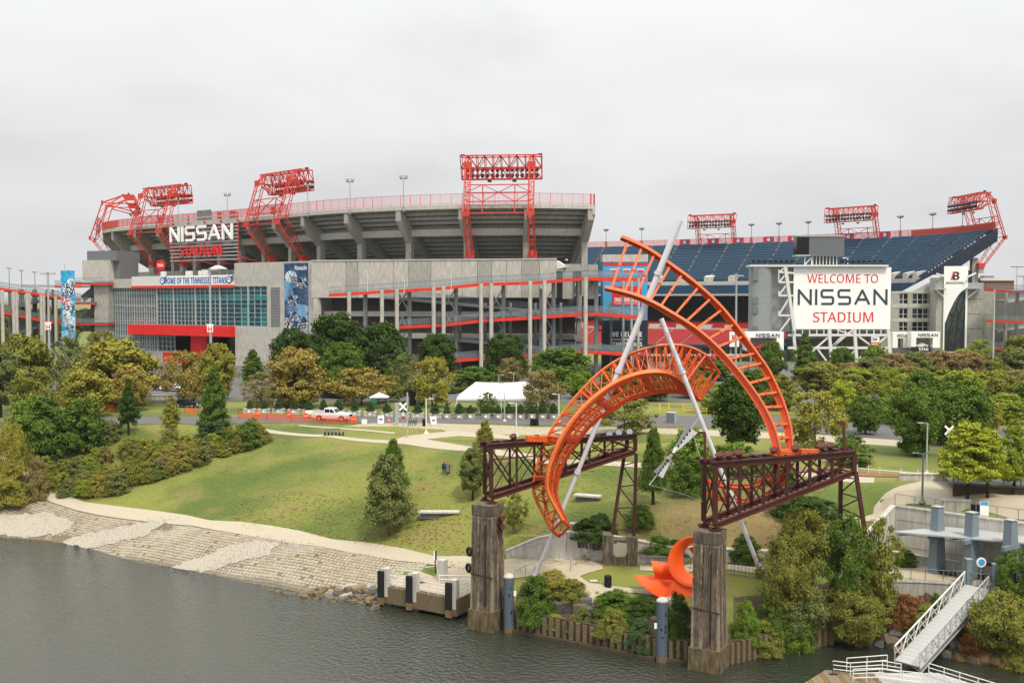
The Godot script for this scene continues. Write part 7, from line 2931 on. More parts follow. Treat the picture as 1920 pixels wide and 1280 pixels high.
func f_dock(t: Node3D):
	var c := [gp(1548,1255,0.75),gp(1575,1254,0.75),gp(1850,1300,0.75),gp(1790,1330,0.75),gp(1470,1310,0.75)]
	var poly := PackedVector2Array()
	for p in [gp(1500,1286,0.7),gp(1549,1256,0.7),gp(1595,1262,0.7),gp(1680,1262,0.7),gp(1760,1262,0.7),gp(1880,1300,0.7),gp(1900,1360,0.7),gp(1440,1360,0.7)]:
		poly.append(Vector2(p.x,-p.z))
	var g := G.new()
	g.xf = Transform3D(Basis(Vector3.RIGHT,-PI / 2),Vector3.ZERO)
	g.prism(poly,0.1,0.68)
	part("float",g,M["concrete_dark"],t)
	var x0 := poly[0].x - 8.0
	for i in 70:
		var x := x0 + i * 0.42
		var q := pv([Vector2(x,50),Vector2(x + 0.40,50),Vector2(x + 0.40,85),Vector2(x,85)])
		for piece in Geometry2D.intersect_polygons(q,poly):
			g = G.on(Transform3D(Basis(Vector3.RIGHT,-PI / 2),Vector3.ZERO))
			g.prism(piece,0.685,0.73)
			part("plank",g,M["deck_white"] if x > 27.2 else M["rock_ochre"] if i % 3 == 0 else M["stone"],t)
	var R := func(px,py): return gp(px,py,0.73)
	posts_and_rails("railing","white railing along the back of the dock left of the gangway","white railings of the floating dock",[R.call(1562,1262),R.call(1595,1266),R.call(1655,1262),R.call(1690,1268)],0.95,M["white_paint"],[0.35,0.68,1.0],1.3,0.035)
	posts_and_rails("railing","white railing at the foot of the gangway on its left","white railings of the floating dock",[R.call(1588,1258),R.call(1664,1252)],1.0,M["white_paint"],[0.6,1.0],1.6,0.035)
	posts_and_rails("railing","white railing along the front of the dock","white railings of the floating dock",[R.call(1600,1278),R.call(1650,1276),R.call(1694,1282),R.call(1730,1286)],0.95,M["white_paint"],[0.3,0.65,1.0],1.2,0.035)
	posts_and_rails("railing","white railing running right from the gangway foot","white railings of the floating dock",[R.call(1742,1268),R.call(1800,1286),R.call(1870,1308)],1.0,M["white_paint"],[0.35,0.68,1.0],1.1,0.035)
	g = G.new()
	var p: Vector3 = R.call(1562,1264)
	g.tube(p,p + Vector3(0,0.95,0),0.03,0.03,6)
	g.bar(p + Vector3(-0.3,0.05,0.1),p + Vector3(0.3,0.05,0.1),0.08)
	one("dock_cleat",g,M["black"],"small black cleat with a staff at the dock's left corner","cleat")

# ---------------------------------------------------------------- the orange sculpture
func curve(px: Array,d: Array,n: int) -> Array:
	var pts := []
	for i in px.size():
		var k := i / float(px.size() - 1) * (d.size() - 1)
		var j := mini(int(k),d.size() - 2)
		pts.append(at(px[i][0],px[i][1],lerpf(d[j],d[j + 1],k - j)))
	var out := []
	for i in n: out.append(cr(pts,i / float(n - 1)))
	return out

func tangents(p: Array) -> Array:
	var o := []
	for i in p.size(): o.append((p[mini(i + 1,p.size() - 1)] - p[maxi(i - 1,0)]).normalized())
	return o

func box_dirs(a: Array,b: Array) -> Array:
	var t := tangents(a)
	var s := []
	var n := []
	for i in a.size():
		var q: Vector3 = b[i] - a[i]
		q = (q - t[i] * q.dot(t[i])).normalized()
		s.append(q)
		n.append(t[i].cross(q).normalized())
	return [s,n]

func ibeam(a: Array,b: Array,h: float,w: float) -> Array:
	var d := box_dirs(a,b)
	var web := G.new()
	web.sweep(a,d[0],d[1],-0.04,0.04,-h / 2,h / 2)
	var fl := G.new()
	fl.sweep(a,d[0],d[1],-w / 2,w / 2,h / 2,h / 2 + 0.07)
	fl.sweep(a,d[0],d[1],-w / 2,w / 2,-h / 2 - 0.07,-h / 2)
	return [web,fl]

func build_sculpture():
	var t := thing("arch_sculpture","huge orange steel sculpture of a latticed arch and a tall ladder arch","sculpture")
	var dF := [86.6,86.6,86.6,86.8,87.0,87.4,88.0,88.6,89.2,89.6,89.8,90.0,90.0]
	var dO := []
	var dB := []
	for i in 13:
		var k := smoothstep(4.0,11.0,float(i))
		dO.append(dF[i] + lerpf(2.3,1.3,k))
		dB.append(dF[i] + lerpf(1.8,1.3,k))
	var n := 79
	var O := curve([[1035,995],[1003,930],[1003,894],[1011,861],[1028,817],[1052,780],[1089,734],[1133,692],[1177,666],[1221,651],[1260,646],[1295,651],[1324,665]],dO,n)
	var Fr := curve([[1055,975],[1028,925],[1026,894],[1034,862],[1052,821],[1076,784],[1108,750],[1150,719],[1190,702],[1225,696],[1252,698],[1270,706],[1285,717]],dF,n)
	var B := curve([[1068,987],[1045,933],[1046,902],[1058,868],[1085,826],[1113,793],[1146,771],[1180,750],[1217,739],[1250,735],[1278,737],[1297,743],[1312,751]],dB,n)
	var C := []
	for i in n: C.append(O[i] + B[i] - Fr[i])
	var g: G
	var dof := box_dirs(Fr,O)
	var dob := box_dirs(O,Fr)
	g = G.new()
	g.sweep(O,dob[0],dob[1],-0.08,0.08,-0.13,0.13)
	part("chord",g,M["orange_light"],t)
	var dc := box_dirs(C,B)
	g = G.new()
	g.sweep(C,dc[0],dc[1],-0.08,0.08,-0.13,0.13)
	part("chord",g,M["orange"],t)
	g = G.new()
	g.sweep(Fr,dof[0],dof[1],-0.19,0.19,-0.10,0.10)
	part("front_beam",g,M["orange_light"],t)
	g = G.new()
	var dfb := box_dirs(Fr,B)
	g.sweep(Fr,dfb[0],dfb[1],0.05,0.42,-0.2,-0.1)
	part("front_flange",g,M["orange_deep"],t)
	var dbf := box_dirs(B,Fr)
	g = G.new()
	g.sweep(B,dbf[0],dbf[1],-0.08,0.42,-0.1,0.1)
	part("inner_rail",g,M["orange_deep"],t)
	var mid := []
	for i in n: mid.append((Fr[i] as Vector3).lerp(B[i],0.55))
	var dm := box_dirs(mid,B)
	g = G.new()
	g.sweep(mid,dm[0],dm[1],-0.16,0.16,-0.06,0.06)
	part("middle_rail",g,M["orange"],t)
	for i in range(1,n,2):
		barpart("tie","orange_deep",t,Fr[i],(Fr[i] as Vector3).lerp(mid[i],0.95),0.13,0.07,dm[1][i])
		barpart("tie","orange_deep",t,B[i],(B[i] as Vector3).lerp(mid[i],0.95),0.13,0.07,dm[1][i])
	for i in [0,13,26,40,54,67,78]:
		g = G.new()
		g.bar(Fr[i],B[i],0.34,0.2,dm[1][i])
		g.bar(Fr[i],O[i],0.2,0.16,dm[1][i])
		g.bar(O[i],C[i],0.16)
		g.bar(C[i],B[i],0.16)
		part("diaphragm",g,M["orange_deep"],t)
	for i in range(0,n - 3,3):
		for q in [[O,Fr],[C,B],[O,C]]:
			barpart("lattice_strut","orange",t,q[0][i],q[1][i],0.13 if i > 30 else 0.10)
			g = G.new()
			g.bar(q[0][i],q[1][i + 3],0.07)
			if i > 33 or q[0] != O: g.bar(q[1][i],q[0][i + 3],0.055)
			part("lattice_diagonal",g,M["orange"],t)
	n = 61
	var U := curve([[1165,445],[1212,467],[1257,498],[1302,532],[1347,574],[1381,616],[1415,663],[1440,700],[1464,754],[1478,803],[1481,850]],[91,91,90.8,90.4,89.8,89,88,87,85.6,84,82.6],n)
	var I := curve([[1134,540],[1179,551],[1218,566],[1257,588],[1297,614],[1331,642],[1362,674],[1394,713],[1424,756],[1447,803],[1459,848]],[89,88.8,88.4,87.8,87,86,84.8,83.4,82,80.8,79.8],n)
	for q in [[U,I,"orange_deep"],[I,U,"orange_deep"]]:
		var w := ibeam(q[0],q[1],0.5,0.28)
		part("rail_web",w[0],M[q[2]],t)
		part("rail_flange",w[1],M["orange"],t)
	var du := box_dirs(U,I)
	for i in 18:
		var k := clampi(int(round(1.5 + i * 3.42)),0,n - 1)
		barpart("rung","orange",t,U[k],I[k],0.2,0.17,du[1][k])
		barpart("rung_splice","orange_deep",t,(U[k] as Vector3).lerp(I[k],0.5),(U[k] as Vector3).lerp(I[k],0.53),0.32,0.28,du[1][k])
	n = 33
	var L := curve([[1481,866],[1467,902],[1446,923],[1414,939],[1381,939],[1347,933],[1320,921]],[82.6,84.4,86.5,88.6,90,91,91.5],n)
	var K := curve([[1459,866],[1449,892],[1426,906],[1398,913],[1367,912],[1341,907],[1318,899]],[80.6,83.2,86,88.2,89.8,91,91.6],n)
	for q in [[L,K],[K,L]]:
		var w := ibeam(q[0],q[1],0.42,0.3)
		part("rail_web",w[0],M["orange_deep"],t)
		part("rail_flange",w[1],M["orange"],t)
	for i in 9:
		barpart("rung","orange_deep",t,L[i * 4],K[i * 4],0.2,0.16)
	for q in [[[987,822,88.4],[1053,824,90.0],0.42,0.5],[[1085,823,91.0],[1100,822,91.4],0.36,0.46],[[1449,849,80.0],[1494,851,80.8],0.5,0.42],[[1500,846,81.0],[1538,847,81.8],0.5,0.42],[[1447,849,80.8],[1482,846,81.6],0.4,0.4]]:
		barpart("bracket","orange",t,at(q[0][0],q[0][1],q[0][2]),at(q[1][0],q[1][1],q[1][2]),q[2],q[3])
	for q in [[[1275,413,88.6],[1003,1082,90.2],0.29,0.165,"tall pale grey leaning mast crossing both orange arches"],[[1240,597,89.8],[1426,1070,88.2],0.215,0.185,"shorter pale grey mast leaning the other way through the right gantry"]]:
		var top := at(q[0][0],q[0][1],q[0][2])
		var foot := at(q[1][0],q[1][1],q[1][2])
		var m := thing("leaning_mast",q[4],"mast","")
		tpart("pole","silver_pole",m,foot,top,q[3],q[2],16)
		for k in ([0.30,0.585,0.855] if q[2] > 0.25 else [0.3,0.785]):
			g = G.new()
			var r := lerpf(q[3],q[2],k)
			var u := (top - foot).normalized()
			g.tube(foot.lerp(top,k) - u * 0.12,foot.lerp(top,k) + u * 0.12,r + 0.1,r + 0.1,16)
			g.tube(foot.lerp(top,k) + u * 0.2,foot.lerp(top,k) + u * 0.26,r + 0.06,r + 0.06,16)
			part("collar",g,M["silver_pole"],m)
		tpart("footing","galv",m,foot - Vector3.UP * 0.4,foot + Vector3.UP * 0.25,0.45,0.35,14)
	spindle()
	spiral()

func spindle():
	var t := thing("hanging_spindle","silver spindle of two folded cones and a ring hung between the gantries","sculpture")
	var a := at(1218,909,85.6)
	var b := at(1309,786,86.4)
	var u := (b - a).normalized()
	var side := u.cross(Vector3.BACK).normalized()
	var out := side.cross(u).normalized()
	var l := a.distance_to(b)
	var g := G.new()
	g.tube(a,b,0.05,0.05,8)
	g.tube(a,a + u * 0.12,0.1,0.08,8)
	part("rod",g,M["galv"],t)
	for q in [[0.16,0.40,0.50,0.20],[0.86,0.55,0.60,0.20]]:
		for s in [-1.0,1.0]:
			g = G.new()
			var p := func(k,w,z): return a + u * l * k + side * s * w + out * z
			var z0 := 0.34
			var w0: float = q[2]
			var w1: float = q[3]
			g.hexa([p.call(q[0],0.03,0.03),p.call(q[0],w0,z0),p.call(q[1],w1,z0 * 0.4),p.call(q[1],0.02,0.02),p.call(q[0],0.03,0.07),p.call(q[0],w0,z0 + 0.04),p.call(q[1],w1,z0 * 0.4 + 0.04),p.call(q[1],0.02,0.06)])
			part("blade",g,M["galv"],t)
		g = G.new()
		var e := 1.0 if q[0] > q[1] else -1.0
		var c: Vector3 = a + u * l * q[1]
		g.tube(c + u * 0.1 * e,c - u * 0.45 * e,0.24,0.12,14)
		part("cone_tip",g,M["white_paint"],t)
		g = G.new()
		for k in 5: g.box(a + u * l * lerpf(q[0],q[1],0.1 + k * 0.19) + out * 0.12,Vector3(0.12,0.2,0.02),0.0)
		part("slots",g,M["lamp_dark"],t)
	g = G.new()
	var c := a + u * l * 0.475
	var bs := Basis(side,u,out)
	g.lathe([Vector2(0.35,-0.03),Vector2(0.86,-0.02),Vector2(0.86,0.02),Vector2(0.35,0.03),Vector2(0.35,-0.03)],24,c,bs)
	for k in 6: g.bar(c,c + (side * cos(k * TAU / 6) + out * sin(k * TAU / 6)) * 0.92,0.06)
	part("ring",g,M["rock_ochre"],t)
	g = G.new()
	g.path([a,at(1245,916,84.2),at(1290,929,81.2),at(1318,940,78.0)],0.018,5)
	g.path([at(1300,812,86.2),at(1307,838,83),at(1316,864,78.2)],0.018,5)
	g.path([b,at(1318,765,88.2)],0.018,5)
	part("wire",g,M["galv"],t)

func sheet(g: G,f: Callable,nu: int,nv: int,th: float) -> void:
	var p := []
	for j in nv + 1:
		for i in nu + 1: p.append(f.call(i / float(nu),j / float(nv)))
	var nn := []
	for j in nv + 1:
		for i in nu + 1:
			var a: Vector3 = p[j * (nu + 1) + mini(i + 1,nu)] - p[j * (nu + 1) + maxi(i - 1,0)]
			var b: Vector3 = p[mini(j + 1,nv) * (nu + 1) + i] - p[maxi(j - 1,0) * (nu + 1) + i]
			nn.append(a.cross(b).normalized() * th / 2)
	for j in nv:
		for i in nu:
			var k := j * (nu + 1) + i
			var m := k + nu + 1
			g.quad(p[k] + nn[k],p[k + 1] + nn[k + 1],p[m + 1] + nn[m + 1],p[m] + nn[m])
			g.quad(p[k + 1] - nn[k + 1],p[k] - nn[k],p[m] - nn[m],p[m + 1] - nn[m + 1])
	for i in nu:
		for j in [0,nv]:
			var k: int = j * (nu + 1) + i
			g.quad(p[k] - nn[k],p[k + 1] - nn[k + 1],p[k + 1] + nn[k + 1],p[k] + nn[k])
	for j in nv:
		for i in [0,nu]:
			var k: int = j * (nu + 1) + i
			var m: int = k + nu + 1
			g.quad(p[m] - nn[m],p[k] - nn[k],p[k] + nn[k],p[m] + nn[m])

func spiral():
	var t := thing("spiral_sculpture","glossy orange spiral of curved steel plates beside the right pier","sculpture")
	var D := 86.0
	var P := func(px,py,d): return at(px,py,d)
	var m := mat("orange_gloss",Color(0.94,0.34,0.06),0.5)
	var g := G.new()
	sheet(g,func(u,v):
		var w := lerpf(1.45,4.95,u)
		var ro := Vector2(46,46) * lerpf(1.0,1.06,u)
		var ri := Vector2(22,30) * lerpf(1.15,0.55,u)
		var c := Vector2(1300,1052)
		var r := ro.lerp(ri,v)
		return at(c.x + cos(w) * r.x,c.y - sin(w) * r.y + 6.0 * u * v,D + v * 1.3 - sin(v * PI) * 0.35 - u * 0.8),28,8,0.05)
	part("ring_plate",g,m,t)
	g = G.new()
	sheet(g,func(u,v):
		var top := Vector2(1188,1078).lerp(Vector2(1275,1082),u)
		var low := Vector2(1200,1094).lerp(Vector2(1322,1126),u) + Vector2(-8,16) * sin(u * PI)
		var q := top.lerp(low,v)
		return at(q.x,q.y,D + 1.6 - 2.2 * v - 0.7 * sin(u * PI) + 0.5 * u),20,10,0.05)
	part("fan_plate",g,m,t)
	g = G.new()
	sheet(g,func(u,v):
		var q := Vector2(1221,1051).lerp(Vector2(1257,1056),u).lerp(Vector2(1229,1084).lerp(Vector2(1271,1088),u),v)
		return at(q.x,q.y,D + 0.6 - 0.5 * sin(v * PI) + 0.5 * u),10,10,0.05)
	part("small_plate",g,m,t)
	g = G.new()
	sheet(g,func(u,v):
		var q := Vector2(1262,1088).lerp(Vector2(1320,1078),u).lerp(Vector2(1240,1128).lerp(Vector2(1330,1124),u),v)
		return at(q.x,q.y,D - 0.4 - 0.7 * v + 0.7 * u),12,8,0.05)
	part("fan_plate",g,m,t)
	g = G.new()
	sheet(g,func(u,v):
		var w := lerpf(0.2,2.1,u)
		return at(1305 + cos(w) * 26 * lerpf(1,0.5,v),1052 - sin(w) * 28 * lerpf(1,0.6,v),D + 0.9 + v * 0.6),12,6,0.05)
	part("inner_plate",g,m,t)
	g = G.new()
	var b := gpx(1262,1127)
	g.tube(b - Vector3.UP * 0.2,b + Vector3.UP * 0.35,0.9,0.8,18)
	part("footing",g,M["concrete_light"],t)

# ---------------------------------------------------------------- trees
var crowns := {}
var tones := {}

func foliage(key: String,c: Color) -> void:
	var m := StandardMaterial3D.new()
	m.resource_name = "leaves_" + key
	m.albedo_color = c.linear_to_srgb()
	m.vertex_color_use_as_albedo = true
	m.roughness = 1.0
	m.metallic_specular = 0.12
	m.cull_mode = BaseMaterial3D.CULL_DISABLED
	m.backlight_enabled = true
	m.backlight = Color(c.r * 0.55,c.g * 0.55,c.b * 0.4).linear_to_srgb()
	tones[key] = m

func envelope(kind: String,y: float) -> float:
	match kind:
		"round": return sqrt(maxf(0.0,1.0 - pow(absf(y * 2.0 - 0.96),2.3)))
		"dome": return sqrt(maxf(0.0,1.0 - pow(absf(y - 0.32) / 0.68,2.2))) * (1.0 if y > 0.32 else 0.72 + 0.28 * y / 0.32)
		"cone": return (0.16 + 0.9 * pow(1.0 - y,0.85)) * smoothstep(-0.06,0.12,y)
		"tier": return (0.08 + 0.95 * pow(1.0 - y,0.95)) * (0.72 + 0.28 * cos(y * 44.0)) * smoothstep(-0.05,0.06,y)
		"vase": return (0.32 + 0.75 * sin(minf(y * 1.15,1.0) * PI * 0.58)) * sqrt(maxf(0.0,1.0 - pow(y,5.0)))
		"shrub": return sqrt(maxf(0.0,1.0 - pow(y,2.0)))
		"spread": return [0.9,1.0,0.86,0.72,0.55,0.3][mini(int(y * 6.0),5)] * (0.82 + 0.18 * cos(y * 38.0))
	return 1.0

# 6 m wide and 6 m tall cloud of leaf faces gathered in clumps,with the branches between them left open
func make_crown(key: String,kind: String,seed_: int,clumps: int,per: int,leaf: float,open := 0.0) -> void:
	var r := RandomNumberGenerator.new()
	r.seed = seed_
	var bulge := FastNoiseLite.new()
	bulge.seed = seed_
	bulge.frequency = 0.28
	var g := G.new()
	g.tinted = true
	for k in clumps:
		var y := r.randf_range(0.02,0.98)
		if kind == "shrub": y = pow(r.randf(),1.3) * 0.95
		var w := r.randf() * TAU
		var e := envelope(kind,y)
		var c := Vector3(cos(w),0,sin(w))
		var out := 1.0 + 0.6 * bulge.get_noise_3d(c.x * 5.0,y * 9.0,c.z * 5.0)
		var rad := e * sqrt(r.randf_range(0.18,1.0)) * 2.62 * out
		c = c * rad + Vector3(0,0.25 + y * 5.45 + bulge.get_noise_2d(w * 3.0,y * 8.0) * 0.5,0)
		if open > 0.0 and bulge.get_noise_3dv(c * 2.6) > 0.34 - open: continue
		var cs := r.randf_range(0.40,0.95) * (0.55 + 0.45 * e)
		var flat := 0.45 if kind in ["tier","spread"] else 0.78
		var shade := r.randf_range(0.78,1.2)
		var hue := r.randf_range(-0.10,0.10)
		var away := Vector3(c.x,(c.y - 2.6) * 0.8,c.z).normalized()
		for i in per:
			var d := Vector3(r.randfn(),r.randfn(),r.randfn()).normalized()
			var q := c + d * Vector3(1.0,flat,1.0) * cs * pow(r.randf(),0.6)
			if q.y < 0.0: q.y = -q.y * 0.5
			var n := (d * 0.5 + away * 0.5 + Vector3(0,0.5,0) + Vector3(r.randfn(),r.randfn(),r.randfn()) * 0.75).normalized()
			var a := n.cross(Vector3(r.randfn(),r.randfn(),r.randfn())).normalized()
			var b := n.cross(a)
			var s := leaf * r.randf_range(0.6,1.25)
			var j := g.v.size()
			g.v.append_array([q - a * s * 0.62,q - b * s * 0.36,q + a * s * 0.62,q + b * s * 0.36])
			g.n.append_array([n,n,n,n])
			g.u.append_array([Vector2.ZERO,Vector2.ZERO,Vector2.ZERO,Vector2.ZERO])
			var t := shade * r.randf_range(0.8,1.2)
			var col := Color(t * (1.0 + hue),t,t * (1.0 - hue * 0.8))
			g.c.append_array([col,col,col,col])
			g.ix.append_array([j,j + 2,j + 1,j,j + 3,j + 2])
	crowns[key] = g.mesh()

func trunk_mesh(h: float,top: float,spread: float,r: float,seed_: int,upright_limbs := false) -> G:
	var g := G.new()
	var q := RandomNumberGenerator.new()
	q.seed = seed_
	var lean := Vector3(q.randf_range(-0.04,0.04),0,q.randf_range(-0.04,0.04)) * top
	var p0 := Vector3(0,-0.3,0)
	var p1 := Vector3(0,h * 0.5,0) + lean * 0.2
	var p2 := Vector3(0,h,0) + lean * 0.5
	var p3 := Vector3(0,top * 0.92,0) + lean
	g.tube(p0,p0 + Vector3(0,0.5,0),r * 1.5,r * 1.05,8,false)
	g.tube(p0 + Vector3(0,0.5,0),p1,r * 1.05,r * 0.92,8,false)
	g.tube(p1,p2,r * 0.92,r * 0.75,8,false)
	g.tube(p2,p3,r * 0.75,r * 0.12,6,false)
	for i in 9:
		var k := q.randf_range(0.0,0.62)
		var a := p2.lerp(p3,k)
		var w := i * 2.4 + q.randf()
		var l := spread * q.randf_range(0.55,0.85) * (1.0 - k * 0.6)
		var e := Vector3(cos(w) * l,(top - h) * q.randf_range(0.16,0.36) * (1.6 if upright_limbs else 1.0),sin(w) * l)
		var m := a + e * 0.5 + Vector3(0,-0.06 * l,0)
		g.tube(a,m,r * 0.42 * (1.0 - k * 0.5),r * 0.26 * (1.0 - k * 0.5),5,false)
		g.tube(m,a + e,r * 0.26 * (1.0 - k * 0.5),r * 0.07,5,false)
		g.tube(m,m + Vector3(e.z * 0.35,e.y * 0.6,-e.x * 0.35),r * 0.18,r * 0.05,4,false)
	return g

var tree_seed := 0

# px range and py range of the crown,distance of the tree,species,leaf tone
func tree(x0: float,x1: float,y0: float,y1: float,d: float,crown: String,tone: String,label: String,group := "",bark := "bark",called := "tree") -> void:
	tree_seed += 1
	var cx := (x0 + x1) / 2.0
	var base := at(cx,y1,d)
	base.y = gh(base.x,d)
	var s := d / F
	var w := (x1 - x0) * s
	var top := at(cx,y0,d).y - base.y
	var low := maxf(at(cx,y1,d).y - base.y,0.3)
	var o := thing(called,label,"tree",group,base)
	var h := low + (top - low) * 0.12
	part("trunk",trunk_mesh(h,top,w * 0.5,clampf(top * 0.022,0.09,0.3),tree_seed,crown.begins_with("vase")),M[bark],o)
	var c := MeshInstance3D.new()
	c.name = "crown"
	c.mesh = crowns[crown]
	c.material_override = tones[tone]
	c.transform = Transform3D(Basis(Vector3.UP,tree_seed * 1.7).scaled(Vector3(w / 6.0,(top - low) / 6.0,w / 6.0)),Vector3(0,low,0))
	o.add_child(c,true)

func shrub(x0: float,x1: float,y0: float,y1: float,crown: String,tone: String,label: String,group := "",lift := 0.0) -> void:
	tree_seed += 1
	var p := gpx((x0 + x1) / 2.0,y1)
	var s := -p.z / F
	var w := (x1 - x0) * s
	var h := maxf((y1 - y0) * s * 1.04,0.3)
	var o := thing("shrub",label,"shrub",group,p + Vector3(0,lift,0))
	var g := G.new()
	var q := RandomNumberGenerator.new()
	q.seed = tree_seed
	for i in 5:
		var e := Vector3(q.randf_range(-0.3,0.3) * w,h * 0.6,q.randf_range(-0.3,0.3) * w)
		g.tube(Vector3(0,-0.1,0),e,0.05,0.02,5,false)
	part("stem",g,M["bark"],o)
	var c := MeshInstance3D.new()
	c.name = "foliage"
	c.mesh = crowns[crown]
	c.material_override = tones[tone]
	c.transform = Transform3D(Basis(Vector3.UP,tree_seed * 2.3).scaled(Vector3(w / 6.0,h / 6.0,w / 6.0)),Vector3.ZERO)
	o.add_child(c,true)

